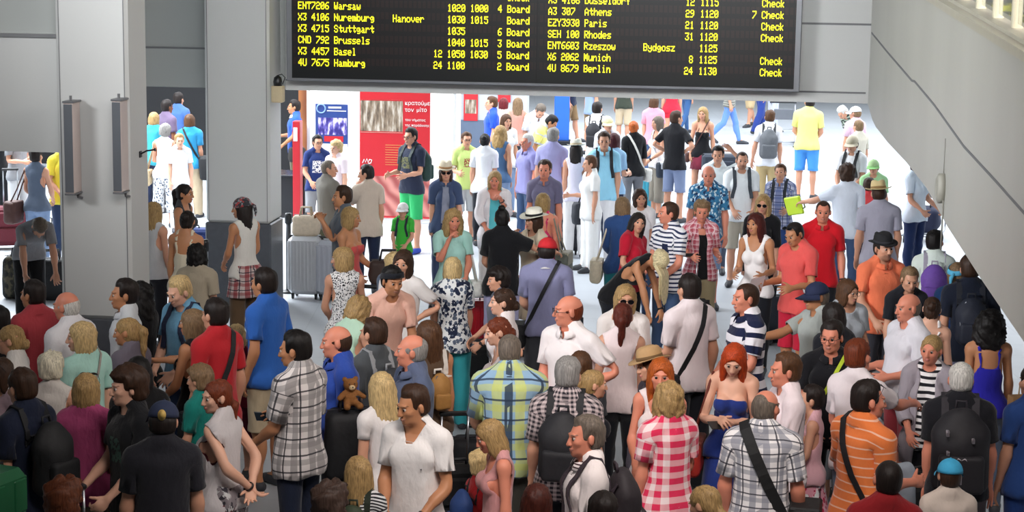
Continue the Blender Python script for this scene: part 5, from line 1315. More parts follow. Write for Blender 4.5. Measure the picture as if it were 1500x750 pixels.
W['fedora_denim'] = person(-0.874, 24.383, 1.680, 5, 'F', 'bob:brown', 'open=plain:3c4a68', 'jeans=plain:2e3a55', 'person in a pale straw hat, sunglasses and a denim shirt by the red poster', over='croptop=plain:8c90a0', hat='fedora:cream,tan', shades=True, arms='down,down')
W['lime_boy'] = person(-0.721, 28.710, 1.653, 15, 'M', 'short:midbrown', 'tee=logo:cfe58a,a35c4a,0,1.3,.06,.07', 'shorts=plain:lightgrey', 'boy with glasses in a lime green T-shirt beside a woman with a black bun', arms='fwd,down', glasses=True)
W['white_bun'] = person(-0.427, 28.283, 1.687, 170, 'F', 'bun:black', 'tee=plain:f3f3f6', 'jeans=plain:ink', 'woman with a black bun and a plain white T-shirt seen from behind')
W['curly_vest'] = person(-0.210, 29.321, 1.700, 160, 'F', 'longcurly:blond', 'tank=plain:4c6a90', 'jeans=plain:lightdenim', 'woman with long fair curls and a dark blue sleeveless top')
W['brown_face'] = person(-0.127, 31.408, 1.700, 25, 'F', 'long:midbrown', 'tee=plain:white', 'jeans=plain:lightdenim', 'brown-haired woman in white looking over the woman with fair curls')
W['blue_tee'] = person(-0.396, 33.632, 1.800, -80, 'M', 'short:midbrown', 'tee=plain:2a52c8', 'jeans=plain:jeans', 'man in a royal blue T-shirt in profile near the far red poster')
W['maroon_hair'] = person(-0.186, 35.209, 1.658, 180, 'F', 'bob:6a1e24', 'tee=plain:c8b8b0', 'jeans=plain:ink', 'woman with dark red hair seen from behind beside the man in royal blue')
W['blond_back'] = person(0.056, 34.748, 1.702, 180, 'F', 'long:dirty', 'tank=plain:c89080', 'jeans=plain:darkgrey', 'woman with long light brown hair seen from behind, far back under the board')
W['white_bent'] = person(0.369, 33.992, 1.800, 15, 'M', 'short:greybrown', 'shirt=plain:f4f4f8', 'trousers=plain:black', 'man in a white shirt and dark tie bending down by a baggage trolley', bend=32, pitch=18, arms='low,low')
W['lilac_old'] = person(0.188, 28.077, 1.703, -50, 'M', 'short:white', 'polo=plain:9a98cc', 'jeans=plain:denim', 'white-haired man in a lilac shirt behind the grey-haired man in lavender', skin_='red')
W['lavender_back'] = person(0.565, 27.730, 1.830, 165, 'M', 'short:grey', 'tee=plain:a6a4d2', 'jeans=plain:denim', 'grey-haired man in a lavender T-shirt seen from behind', girth=1.05)
W['vest_bent'] = person(0.361, 31.795, 1.760, 75, 'M', 'short:black', 'polo=hstripe:f2ea86,c8ccd0,.16,.75', 'trousers=plain:navy', 'dark-haired worker in a yellow reflective shirt bending forward', bend=30, pitch=15, arms='low,low', skin_='tan')
W['turq_cardigan'] = person(-0.233, 23.821, 1.660, 5, 'F', 'bob:blond', 'cardigan=plain:e8e2e4', 'trousers=plain:cfc8c4', 'blonde woman in a white cardigan over a turquoise top, hand near her neck', over='scoop=plain:5fc2cc', arms='low,chin', turn=-8, skin_='red', girth=1.05)
W['grey_polo'] = person(0.392, 23.994, 1.780, -10, 'M', 'tidy:brown', 'polo=plain:6e6a84', 'trousers=plain:navy', 'man in a purple-grey polo shirt looking towards us', skin_='red')
W['pink_bob'] = person(0.353, 22.031, 1.620, 165, 'F', 'bob:blond', 'strap=plain:d03468', 'jeans=plain:beige', 'blonde woman in a pink strappy top with a grey-green bag, back turned', skin_='red', girth=1.05)
W['black_bun'] = person(-0.106, 20.095, 1.705, 170, 'F', 'topbun:black', 'blouse=plain:121216', 'trousers=plain:lilac', 'woman with a black topknot and loose black top, arm stretched out sideways', arms='side,low', turn=10)
W['white_hat'] = person(0.229, 20.501, 1.635, -55, 'F', 'bob:brown', 'blouse=plain:cdbfa8', 'skirt=plain:beige', 'woman in a white brimmed hat with a black band, hand to her face', arms='face,low', hat='sunhat:f4efe0,black')
W['crying'] = person(-0.635, 20.132, 1.680, 12, 'F', 'longcurly:blond', 'blouse=plain:a7d3c8', 'jeans=plain:denim', 'woman with long blonde curls in a mint top, hand raised to her cheek', arms='face,low', turn=5, skin_='red')
W['teal_trouser'] = person(-0.547, 17.374, 1.621, -165, 'F', 'bob:lightblond', 'blouse=floral:e4e6e6,slate,navy,20', 'trousers=plain:3aa4ac', 'blonde woman in a white and navy leaf-print blouse and turquoise trousers', turn=-10, arms='down,low')
W['red_cap'] = person(0.335, 17.582, 1.780, 172, 'M', 'short:dark', 'polo=plain:8686a8', 'trousers=plain:darkgrey', 'broad man in a red cap and lavender polo shirt with a black back strap', hat='cap:c8202a,black', girth=1.18, collar='plain:e8e4e4', arms='loose,low')
W['hat_back'] = person(0.909, 27.322, 1.686, 170, 'F', 'long:dark', 'tank=plain:d9d4e4', 'trousers=plain:white', 'woman in a small white hat seen from behind with dark straps on her back', hat='fedora:f0ecdc,beige')
W['bag_child'] = person(1.067, 26.174, 1.600, -70, 'F', 'short:midbrown', 'blouse=plain:f0f0ee', 'trousers=plain:f2f2f0', 'short-haired person all in white with a big dark shoulder bag', arms='fwd,down', turn=-10)
W['polo_tall'] = person(1.280, 26.907, 1.860, 3, 'M', 'short:brown', 'polo=plain:9ad6f0', 'trousers=plain:eceaec', 'tall man in a pale blue polo shirt and white trousers facing us', arms='down,down', turn=-4)
W['maroon_back'] = person(1.478, 28.243, 1.720, 150, 'F', 'bob:4a1a20', 'tee=plain:9cc4e6', 'jeans=plain:navy', 'woman with dark maroon hair and a light blue top behind the tall man', arms='fwd,low')
W['tank_strap'] = person(1.438, 32.803, 1.800, 160, 'M', 'short:dark', 'vest=plain:f4f2f4', 'shorts=plain:khaki', 'dark-haired man in a white sleeveless top with dark backpack straps', arms='low,low')
W['beige_cap'] = person(1.528, 30.831, 1.738, 20, 'M', 'short:brown', 'tee=plain:d8d8e0', 'shorts=plain:grey', 'person in a beige cap and whitish top before the sleeveless man far back', hat='cap:dcd6a8,dcd6a8')
W['auburn_bun'] = person(1.919, 30.489, 1.702, -160, 'F', 'bun:ginger', 'elbow=plain:0f0f13', 'jeans=plain:midgrey', 'woman with an auburn bun in a black top with a pale bag strap', turn=-30)
W['sling_gray'] = person(2.390, 31.615, 1.680, -65, 'F', 'bob:greybrown', 'tank=plain:f2f2f4', 'capri=plain:8a8478', 'woman with grey-blonde hair, white top and a large dark shoulder bag', arms='low,low')
W['pink_far'] = person(2.596, 35.503, 1.700, 170, 'F', 'bob:midbrown', 'tee=plain:e89aac', 'jeans=plain:denim', 'brown-haired woman in a pink top far back under the board')
W['black_tee'] = person(2.633, 30.995, 1.820, 150, 'M', 'short:brown', 'tee=plain:17171b', 'shorts=plain:7f8cab', 'man in a black T-shirt and long denim shorts, hands on hips', arms='hip,hip', turn=-30)
W['black_tank'] = person(3.276, 33.128, 1.720, -8, 'F', 'long:blond', 'strap=plain:141418', 'miniskirt=plain:7a2a3c', 'blonde woman in a black strappy top with a brown cross-body strap', turn=-12)
W['red_far'] = person(3.470, 42.081, 1.740, 180, 'F', 'bob:dark', 'tee=plain:d2283c', 'hotpants=plain:d2283c', 'bare-legged person in a red top far back, head hidden by the board wall')
W['khaki_far'] = person(1.293, 43.568, 1.780, 70, 'M', 'short:dark', 'tee=plain:navy', 'shorts=plain:8a7050', 'person in khaki shorts far back under the board, only legs in view', walk=0.6)
W['sand_far'] = person(1.652, 40.973, 1.800, -60, 'M', 'short:brown', 'tee=plain:9ab0d2', 'shorts=plain:8a7458', 'person in a pale blue top and brown shorts far back under the board')
W['packs_far'] = person(2.451, 42.702, 1.780, 170, 'M', 'short:brown', 'tee=plain:3c4238', 'shorts=plain:cbb89a', 'person with dark hanging bags and beige shorts far back under the board')
W['jeans_far'] = person(4.147, 45.955, 1.720, 120, 'M', 'short:brown', 'tee=plain:8fa8c0', 'jeans=plain:3d6090', 'person in blue jeans far back beside the steel trolley, only legs in view', walk=0.5)
W['stripe_walk'] = person(4.925, 43.583, 1.820, 75, 'M', 'short:brown', 'tee=hstripe:9a9a92,6c6c66,.05,.5', 'jeans=plain:6a90d4', 'walking man in a grey striped T-shirt and light jeans, head hidden by the wall', walk=1.0)
W['legs_a'] = person(5.908, 47.878, 1.720, -60, 'F', 'bob:brown', 'tee=plain:f0f0f0', 'shorts=plain:c8b088', 'person in beige shorts far back right of the striped man, only legs in view', walk=0.5)
W['legs_b'] = person(5.941, 45.944, 1.780, 100, 'M', 'short:brown', 'tee=plain:white', 'trousers=plain:2b3f86', 'person in dark blue trousers far back, only legs in view', walk=0.4)
W['legs_c'] = person(6.321, 46.563, 1.700, 60, 'F', 'bob:brown', 'tee=plain:white', 'trousers=plain:c8cdea', 'person in pale lilac trousers far back, only legs in view')
W['gray_pack'] = person(4.255, 31.888, 1.780, 175, 'M', 'short:midbrown', 'tee=plain:eeeef2', 'trousers=plain:bda577', 'man in a white T-shirt and khaki trousers wearing a grey backpack', arms='loose,loose')
W['yellow_tee'] = person(5.268, 34.186, 1.860, 165, 'M', 'short:dark', 'tee=plain:ece98a', 'shorts=plain:4a96e0', 'heavy man in a pale yellow T-shirt and bright blue shorts', arms='low,low', girth=1.22, turn=20)
W['bent_stripe'] = person(6.345, 35.430, 1.740, -60, 'M', 'short:white', 'tee=hstripe:2c3630,9aa898,.06,.5', 'trousers=plain:darkgrey', 'white-haired man in a dark green striped shirt bending by the wall edge', bend=38, pitch=15, arms='low,low')
W['pink_cap'] = person(5.953, 33.359, 1.740, -150, 'M', 'short:dirty', 'tee=plain:e8c4d8', 'shorts=plain:navy', 'person in a white cap and pink shirt at the foot of the sloping wall', hat='cap:f4f4f6,f4f4f6', turn=20)
W['blond_kid_far'] = person(5.784, 32.006, 1.620, -150, 'M', 'short:dirty', 'tee=plain:cfc8b8', 'shorts=plain:grey', 'fair short-haired person just below the white-capped person in pink')
W['cap_pack'] = person(4.964, 27.921, 1.760, -30, 'M', 'short:brown', 'tee=plain:f2f2f4', 'shorts=plain:slate', 'man in a beige cap and white T-shirt with a dark backpack strap', hat='cap:cfc4ac,cfc4ac', arms='low,low')
W['tee_back'] = person(4.225, 23.982, 1.780, 175, 'M', 'mop:brown', 'tee=plain:dfe6f2', 'jeans=plain:denim', 'person with collar-length brown hair in a loose white T-shirt, back turned', arms='down,side')
W['green_cap'] = person(5.057, 26.609, 1.560, -20, 'M', 'short:dirty', 'tee=plain:a8d8a0', 'shorts=plain:grey', 'boy in a green and white cap and pale green T-shirt', hat='cap:b8dca0,8cc878')
W['red_kid'] = person(4.765, 25.479, 1.420, 150, 'M', 'short:brown', 'tee=plain:d8484c', 'shorts=plain:navy', 'small boy in a red top in front of the boy in the green cap')
W['straw_back'] = person(4.234, 21.837, 1.820, 178, 'M', 'short:brown', 'tee=plain:a9a8b8', 'shorts=plain:8a93a4', 'broad man in a straw hat and grey T-shirt walking away', hat='straw:e2cc98,9a7c50', girth=1.14, arms='loose,loose')
W['white_beard'] = person(3.033, 25.222, 1.800, 0, 'M', 'buzz:brown', 'tee=plain:eef2f4', 'shorts=plain:b4ac9c', 'close-cropped bearded man in a white T-shirt with backpack straps, facing us', arms='low,low', beard=0.45, girth=1.08)
W['hand_head'] = person(2.810, 26.194, 1.760, -12, 'M', 'short:black', 'tee=plain:dfe8ea', 'jeans=plain:slate', 'dark-haired person in a white top raising a hand to the head', arms='down,up')
W['plaid_boy'] = person(3.567, 25.279, 1.620, -20, 'M', 'short:midbrown', 'shirt=plaid:c8cce0,5a6aa0,2a3460,.10', 'jeans=plain:2e4a80', 'boy in a blue plaid shirt with backpack straps looking up', arms='low,fwd', pitch=-8)
W['floral_man'] = person(2.417, 23.571, 1.800, -8, 'M', 'balding:grey', 'shirt=floral:3c80ac,cfe4ec,1f3a60,22', 'shorts=plain:lightdenim', 'balding tanned man in a blue floral shirt facing us', skin_='red', girth=1.08, arms='loose,loose')
W['red_plaid_w'] = person(2.115, 21.167, 1.660, 8, 'F', 'pixie:dirty', 'open=plaid:d8a0a8,b03a4c,e8d8d8,.06', 'trousers=plain:a09070', 'short-haired woman in an open red plaid shirt over a black top', over='scoop=plain:141416', arms='fwd,fwd', turn=-8, skin_='red')
W['shades_blond'] = person(2.839, 21.587, 1.700, -15, 'F', 'long:blond', 'elbow=plain:121216', 'jeans=plain:ink', 'blonde woman in dark sunglasses and a black top behind the woman in the white tank', shades=True)
W['maroon_tank'] = person(2.574, 19.880, 1.720, -25, 'F', 'long:4a1712', 'tank=plain:f4efee', 'legs=plain:ink', 'woman with long dark red hair in a white tank top and black leggings', arms='fwd,fwd', turn=-15, skin_='tan')
W['coral_man'] = person(2.851, 18.847, 1.800, -50, 'M', 'buzz:dark', 'tee=plain:e25a56', 'shorts=plain:c0203a', 'tanned man in a coral T-shirt with sunglasses on his head reading a paper', arms='fwd,fwd', pitch=22, skin_='tan', shadesup=True, girth=1.06)
W['red_polo'] = person(3.327, 20.379, 1.800, -8, 'M', 'buzz:brown', 'polo=plain:cf1624', 'trousers=plain:ink', 'man in a bright red polo shirt facing us', skin_='red', girth=1.05, arms='loose,loose')
W['trolley_pink'] = person(5.478, 25.748, 1.720, 40, 'F', 'bob:brown', 'tee=plain:d8e4f0', 'jeans=plain:1c2c54', 'person in a pale top beside the luggage trolley, head hidden by the sloping wall', arms='grip,grip')
W['purple_pack'] = person(4.234, 18.907, 1.700, 170, 'M', 'short:black', 'tee=plain:dce8e0', 'shorts=plain:slate', 'black-haired man in a white shirt carrying a purple backpack', turn=-30)
W['black_fedora'] = person(3.507, 17.886, 1.800, 15, 'M', 'buzz:dark', 'polo=plain:f07c56', 'shorts=plain:3c3c44', 'man in a black hat and an orange polo shirt', hat='fedora:17171b,2a2a30', beard=0.5, girth=1.14, turn=10, arms='low,low')
W['blond_boy'] = person(3.621, 17.189, 1.623, 5, 'M', 'short:dirty', 'tee=plain:ink', 'jeans=plain:denim', 'fair-haired boy peering out behind the balding man in white', pitch=14)
W['blue_scarf'] = person(4.114, 17.380, 1.637, 170, 'F', 'bob:dirty', 'tee=plain:4a78c0', 'jeans=plain:denim', 'woman with a light blue headscarf seen from behind near the sloping wall', hat='headband:5cb4d8', turn=-20)
W['pony_pale'] = person(3.522, 15.815, 1.600, 165, 'F', 'bun:brown', 'strap=plain:f0eae8', 'skirt=plain:f0eeee', 'bare-shouldered woman with brown hair tied up, white dress, back turned', skin_='fair')
W['navy_back'] = person(4.094, 16.765, 1.800, 172, 'M', 'short:brown', 'tee=plain:161c2c', 'shorts=plain:lavender', 'man in a navy T-shirt half hidden by the sloping wall', arms='loose,loose', girth=1.12)
W['big_hair'] = person(3.807, 14.912, 1.660, 176, 'F', 'big:black', 'strap=plain:2c28a8', 'jeans=plain:slate', 'woman with a mass of black hair in a royal blue strappy top, back turned', skin_='tan')
W['bald_white'] = person(3.171, 15.003, 1.780, -70, 'M', 'fringe:greybrown', 'tee=plain:dedbe2', 'shorts=plain:8c3038', 'balding man in a white T-shirt in profile on the right', girth=1.2, belly=0.06, arms='fwd,fwd', skin_='red')
W['glasses_bob'] = person(2.940, 16.484, 1.620, 20, 'F', 'bob:midbrown', 'blouse=plain:a8adb4', 'jeans=plain:midgrey', 'woman with a brown bob and glasses in a light grey blouse', glasses=True, turn=20, girth=1.12, arms='low,low')
W['navy_cap'] = person(2.540, 15.653, 1.736, -70, 'M', 'short:greybrown', 'tee=plain:b0b6b2', 'shorts=plain:slate', 'man in a navy baseball cap and pale grey T-shirt in profile', hat='cap:1d2748,1d2748', shades=True, arms='reach,low', skin_='tan', capmark=1)
W['dark_head'] = person(2.610, 15.145, 1.664, -150, 'F', 'bob:dark', 'tee=plain:ink', 'jeans=plain:ink', 'dark-haired person partly hidden behind the man in the black polo shirt')
W['black_polo'] = person(2.393, 13.915, 1.750, -15, 'M', 'short:dark', 'polo=plain:131318', 'jeans=plain:ink', 'man with black-rimmed glasses in a black polo shirt with a yellow-green strap', glasses=True, turn=-12, girth=1.15, arms='low,low', skin_='red')
W['striped_w'] = person(3.120, 13.909, 1.660, -20, 'F', 'lowpony:blond', 'cardigan=plain:9c949c', 'jeans=plain:ink', 'blonde woman in a black and white striped top under a long grey cardigan', over='tee=hstripe:ece8e8,1c1c22,.052,.55', turn=-10, arms='low,down', skin_='red')
W['pack_man'] = person(3.015, 12.465, 1.770, 170, 'M', 'receding:white', 'tee=plain:1a1a20', 'trousers=plain:5e5458', 'white-haired man in a black T-shirt wearing a large black backpack', girth=1.14, arms='down,down', skin_='red')
W['orange_polo'] = person(2.243, 11.740, 1.800, 125, 'M', 'short:dark', 'polo=hstripe:e0783e,e8b49a,.058,.84', 'trousers=plain:ink', 'man in an orange striped polo shirt with a black cross-body strap', turn=-25, girth=1.18, belly=0.06, skin_='red', arms='fwd,fwd', shadesup=True)
W['white_red'] = person(2.451, 13.107, 1.775, 140, 'M', 'short:auburn', 'tee=plain:eadfe2', 'jeans=plain:slate', 'man with short reddish hair in a white T-shirt behind the orange-striped man', arms='reach,low', skin_='red')
W['pink_cap_kid'] = person(2.575, 14.684, 1.245, -160, 'F', 'bob:brown', 'tee=plain:e8c4c8', 'shorts=plain:grey', 'child in a bright pink cap beside the man in the black polo shirt', hat='cap:e03a70,e03a70')
W['pink_dress'] = person(2.181, 13.461, 1.342, -100, 'F', 'short:dark', 'tank=plain:d8a8b0', 'skirt=floral:e8a0b0,c02850,white,18', 'small girl in a pink dress in front of the man in the black polo shirt', arms='low,low')
W['redhead'] = person(1.596, 13.441, 1.700, -12, 'F', 'verylong:b03e14', 'tube=plain:22357c', 'skirt=plain:22357c', 'woman with long red hair in a strapless blue dress looking at her phone', arms='phone,phone', pitch=28, skin_='fair')
W['navy_stripe'] = person(1.889, 15.048, 1.829, -75, 'M', 'buzz:brown', 'polo=hstripe:1a2040,e8e4ea,.115,.5', 'jeans=plain:ink', 'man in a bold navy and white striped polo shirt in profile', girth=1.1, collar='plain:1a2040', arms='low,low', skin_='red')
W['white_strap'] = person(1.460, 15.385, 1.831, -150, 'M', 'short:dark', 'tee=plain:eadcde', 'trousers=plain:ink', 'man in a white T-shirt seen from behind with a black shoulder-bag strap', arms='loose,fwd', girth=1.08)
W['white_left'] = person(1.872, 12.713, 1.760, -80, 'M', 'tidy:midbrown', 'tee=plain:eadadd', 'jeans=plain:ink', 'man with brown hair in a white T-shirt in profile behind the balding man in checks', girth=1.05, skin_='red', arms='low,low')
W['check_pack'] = person(1.578, 11.569, 1.780, 168, 'M', 'balding:greybrown', 'shirt=plaid:ece8e8,8a8c98,30303c,.085', 'jeans=plain:navy', 'balding man in a grey and white checked shirt with a black sling bag', girth=1.12, arms='loose,loose', skin_='red', turn=-25)
W['gingham'] = person(1.019, 12.117, 1.680, -150, 'F', 'curly:blond', 'blouse=gingham:f0dcdc,dc3058,.085', 'jeans=plain:263258', 'woman with curly blonde hair in a red and white gingham blouse', turn=-10, arms='low,down', girth=1.1, skin_='red')
W['white_shorts'] = person(1.025, 12.835, 1.692, -20, 'F', 'long:ginger', 'tank=plain:ecdede', 'hotpants=plain:4c4a50', 'young woman in a white strappy top and dark grey shorts', arms='low,low', turn=15, skin_='red')
W['straw_low'] = person(1.025, 13.362, 1.621, -70, 'F', 'long:midbrown', 'tee=plain:4a4048', 'jeans=plain:ink', 'person wearing a tilted tan straw hat behind the woman in the white top', hat='straw:b89468,6a5030', tilt=-10)
W['brown_tank'] = person(0.874, 14.818, 1.700, 176, 'F', 'pony:5a2418', 'tank=plain:ead8d8', 'jeans=plain:ink', 'woman with reddish-brown hair up in a white sleeveless top, back turned')
W['shades_top'] = person(0.925, 15.412, 1.740, 0, 'F', 'bob:blond', 'tee=plain:e4dcd8', 'jeans=plain:ink', 'blonde woman in sunglasses with a second yellow pair on her hair, facing us', shades=True, turn=5)
W['white_polo'] = person(0.449, 14.254, 1.862, -35, 'M', 'fringe:auburn', 'polo=plain:ece4e4', 'trousers=plain:ink', 'bald man with glasses in a white polo shirt with one hand on his hip', arms='low,hip', turn=-45, glasses=True, skin_='red', girth=1.12, badge=1)
W['dark_check'] = person(0.372, 12.379, 1.780, 172, 'M', 'short:grey', 'shirt=gingham:c8b8b8,2c2830,.030', 'trousers=plain:ink', 'grey-haired man in a dark fine-checked shirt with backpack straps', girth=1.1, arms='loose,loose')
W['black_child'] = person(0.572, 13.091, 1.545, 100, 'F', 'pony:blond', 'tee=plain:ink', 'jeans=plain:ink', 'fair-haired girl in a black jacket turned to the right', turn=0)
W['brown_mid'] = person(0.510, 13.614, 1.563, 170, 'F', 'bob:midbrown', 'tee=plain:darkgrey', 'jeans=plain:ink', 'brown-haired person between the grey-haired man in checks and the fair-haired girl')
W['polo_pack'] = person(0.451, 10.774, 1.780, -80, 'M', 'tidy:greybrown', 'polo=plain:efe4e2', 'jeans=plain:ink', 'grey-brown haired man in a white polo shirt with a dark backpack at the front', turn=10, arms='low,low', skin_='red', collar='hstripe:efe4e2,402028,.02,.6')
W['yellow_plaid'] = person(-0.002, 12.865, 1.840, 178, 'M', 'buzz:greybrown', 'shirt=plaid:8fb0cc,c8d070,2c3a50,.13', 'trousers=plain:44423c', 'large man in a blue and yellow-green plaid shirt seen from behind', girth=1.2, arms='low,low', pitch=18)
W['ginger_bag'] = person(-0.073, 14.398, 1.658, -80, 'F', 'lowbun:auburn', 'tank=plain:e0d4d4', 'jeans=plain:navy', 'woman with auburn hair pinned up and a white top, looking down', pitch=12, skin_='fair')
W['bun_white'] = person(-0.067, 15.399, 1.700, -85, 'F', 'lowbun:brown', 'tee=plain:e8dede', 'jeans=plain:ink', 'woman with a brown bun in a white T-shirt, profile, left of the bald man', skin_='fair', pitch=2)
W['dark_boy'] = person(-0.110, 17.092, 1.571, -80, 'M', 'mop:dark', 'tee=plain:5c6270', 'jeans=plain:ink', 'dark-haired boy in a grey top in profile', arms='low,low')
W['bent_blond'] = person(1.170, 19.488, 1.680, 60, 'F', 'verylong:paleblond', 'tank=plain:131316', 'jeans=plain:ink', 'woman with very long pale blonde hair bending down in a black tank top', bend=52, pitch=25, arms='bend,bend', skin_='tan')
W['striped_man'] = person(1.641, 19.940, 1.830, -50, 'M', 'buzz:brown', 'tee=hstripe:eceaee,2a3454,.042,.6', 'jeans=plain:denim', 'man in a white T-shirt with thin navy stripes and a navy chest pocket', arms='low,low', turn=-30, skin_='red', pocket=1)
W['red_lean'] = person(1.269, 20.293, 1.650, 50, 'F', 'long:dark', 'tee=plain:b81830', 'legs=plain:ink', 'young woman with long brown hair in a red T-shirt leaning to the right', lean=12, turn=-35, arms='low,fwd')
W['blue_card'] = person(1.240, 21.532, 1.660, 172, 'F', 'bob:dirty', 'long=plain:2c4a7c', 'trousers=plain:1d7d86', 'blonde woman in a blue top and teal trousers with a cream bag, back turned', arms='low,low', walk=0.4)
W['face_mid'] = person(1.517, 22.601, 1.620, 10, 'F', 'bob:brown', 'tee=plain:ece8ea', 'jeans=plain:denim', 'brown-haired woman in white looking between the blonde in blue and the striped man')
W['edge_blue'] = person(3.540, 12.655, 1.710, -160, 'M', 'short:dark', 'tee=plain:2b4a88', 'jeans=plain:1e3c78', 'person in blue cut off by the right edge')
W['long_strap'] = person(-0.613, 14.116, 1.675, -150, 'F', 'long:midbrown', 'tank=plain:5c4838', 'hotpants=plain:d8cccc', 'girl with long brown hair, white straps and a small tan backpack', skin_='tan', turn=20)
W['grey_bald'] = person(-0.690, 13.021, 1.800, -65, 'M', 'balding:grey', 'polo=plain:56607a', 'jeans=plain:ink', 'grey balding man in a slate blue polo shirt, arms folded', arms='fold,fold', girth=1.12, skin_='red', turn=-25)
W['grey_tee'] = person(-1.021, 13.788, 1.745, -130, 'M', 'tidy:brown', 'tee=plain:4a4e52', 'jeans=plain:ink', 'brown-haired man in a dark grey T-shirt with a pack strap, back turned', turn=5)
W['mint_bent'] = person(-1.315, 15.159, 1.660, 150, 'F', 'curly:blond', 'tank=plain:b8d8c0', 'jeans=plain:olive', 'woman with short blonde curls in a pale mint top bending her head', pitch=22, arms='chin,low', bend=12)
W['blue_polo'] = person(-1.229, 13.289, 1.800, -70, 'M', 'fringe:brown', 'polo=plain:2c4aa0', 'trousers=plain:ink', 'bald man in a bright blue polo shirt in profile', girth=1.12, skin_='red', turn=-15, collar='plain:2c4aa0')
W['plaid_phone'] = person(-1.454, 12.741, 1.860, -122, 'M', 'short:black', 'shirt=plaid:dcd6d4,8c8888,22222a,.105', 'jeans=plain:1c2438', 'tall dark-haired man in a white and black plaid shirt, hand at his mouth', arms='fwd,low', girth=1.06, skin_='tan', turn=20)
W['v_neck'] = person(-0.582, 11.512, 1.785, -20, 'M', 'short:brown', 'vneck=plain:ece8e6', 'jeans=plain:ink', 'smiling man in a white V-neck T-shirt in the front row', turn=-32, pitch=10, arms='low,low', skin_='tan', girth=1.05, watch=1, crest=1)
W['white_blond'] = person(-0.841, 12.411, 1.660, -150, 'F', 'long:lightblond', 'fittee=plain:e4dedc', 'jeans=plain:ink', 'woman with long fair hair in a white T-shirt behind the man in the V-neck', turn=-10)
W['green_pack_kid'] = person(-0.903, 11.174, 1.403, 170, 'F', 'long:blond', 'tee=hstripe:d8d8d8,24242a,.024,.5', 'jeans=plain:denim', 'blonde child in a striped top wearing a dark green backpack at the front', turn=45, skin_='fair')
W['curl_bottom'] = person(-0.942, 9.878, 1.600, 170, 'F', 'crop:4a3830', 'tee=plain:ink', 'jeans=plain:ink', 'short brown-haired head at the bottom edge left of the striped child')
W['ginger_girl'] = person(-0.077, 11.677, 1.540, -75, 'F', 'chin:blond', 'tank=plain:c89090', 'jeans=plain:denim', 'blonde girl in a pinkish top bowing her head towards the black luggage', pitch=22, skin_='red')
W['red_boy'] = person(-0.179, 12.122, 1.175, 120, 'M', 'spiky:lightblond', 'tee=plain:a81c20', 'jeans=plain:navy', 'pale-haired boy in a red T-shirt with a blue backpack strap', turn=10, skin_='fair')
W['dark_bottom'] = person(0.146, 10.090, 1.577, 175, 'F', 'long:4a1f16', 'tee=plain:ink', 'jeans=plain:ink', 'dark red-brown head of a person at the bottom edge')
W['bottom_mid'] = person(0.490, 9.701, 1.643, 175, 'M', 'short:dark', 'tee=plain:ink', 'jeans=plain:ink', 'dark-haired head at the bottom edge below the man in the white polo')
W['pony_bottom'] = person(1.108, 10.108, 1.580, -130, 'F', 'lowpony:blond', 'tee=plain:5a5048', 'jeans=plain:ink', 'woman with a blonde ponytail at the bottom edge', pitch=18)
W['buzz_red'] = person(2.082, 10.242, 1.700, 178, 'M', 'buzz:dark', 'tee=plain:8c1c22', 'jeans=plain:ink', 'man with shaved dark hair in a dark red T-shirt at the bottom edge', skin_='red')
W['blue_cap_kid'] = person(2.710, 11.379, 1.380, 178, 'M', 'buzz:brown', 'tee=plain:cfc0b4', 'jeans=plain:ink', 'child in a sky blue cap and cream T-shirt at the front right', hat='cap:3fa8d4,3fa8d4')
W['towel'] = person(-1.883, 12.074, 1.680, -115, 'F', 'lowpony:auburn', 'vest=plain:c9c3c4', 'skirt=floral:8c8488,3c3840,cccccc,22', 'woman with tied-back reddish hair in a pale sleeveless wrap over dark red, hands behind her', arms='back,back', over='tank=plain:5c1c24', skin_='fair', turn=60)
W['navy_cap_back'] = person(-2.069, 11.013, 1.780, -165, 'M', 'short:dark', 'tee=plain:23232a', 'jeans=plain:ink', 'man in a navy cap with a gold emblem and a black T-shirt, back turned', hat='cap:26304c,26304c', girth=1.08, emblem=1, turn=-10)
W['long_hair_boy'] = person(-2.412, 11.809, 1.800, -50, 'M', 'mop:brown', 'tee=logo:17181c,3c5c50,.02,1.28,.06,.08', 'shorts=plain:grey', 'young man with long brown fringe in a black T-shirt holding a suitcase handle', turn=-15, arms='grip,grip', skin_='fair')
W['pink_back'] = person(-2.786, 12.257, 1.659, 178, 'F', 'bob:blond', 'scoop=plain:b04a78', 'skirt=plain:5a5348', 'blonde woman in a pink top seen from behind, sunglasses on her head', shadesup=True, skin_='tan')
W['navy_dark'] = person(-3.087, 11.813, 1.781, -120, 'M', 'short:brown', 'tee=plain:1c2338', 'jeans=plain:ink', 'dark-haired man in a dark navy T-shirt with a black backpack at the far left', girth=1.08, turn=-10)
W['grey_blond'] = person(-3.246, 13.195, 1.574, 178, 'F', 'pixie:d8d0b8', 'tank=plain:cdc7c0', 'trousers=plain:beige', 'woman with short silvery blonde hair in a cream sleeveless top', girth=1.08)
W['mint_tee'] = person(-3.138, 13.765, 1.703, -135, 'F', 'bob:lightblond', 'tee=plain:a8d4c8', 'jeans=plain:lightdenim', 'young blonde woman in a mint T-shirt looking left', skin_='fair', turn=60)
W['specs_blond'] = person(-3.661, 13.739, 1.675, -90, 'F', 'lowbun:blond', 'tee=plain:d4d0cc', 'jeans=plain:denim', 'blonde woman with dark-rimmed glasses and a white top in profile at the left edge', glasses='401a24')
W['red_left'] = person(-3.879, 15.282, 1.720, -135, 'F', 'short:dark', 'polo=plain:b04048', 'jeans=plain:ink', 'dark-haired person in a coral red top near the camouflage bag', skin_='tan', girth=1.08, turn=20)
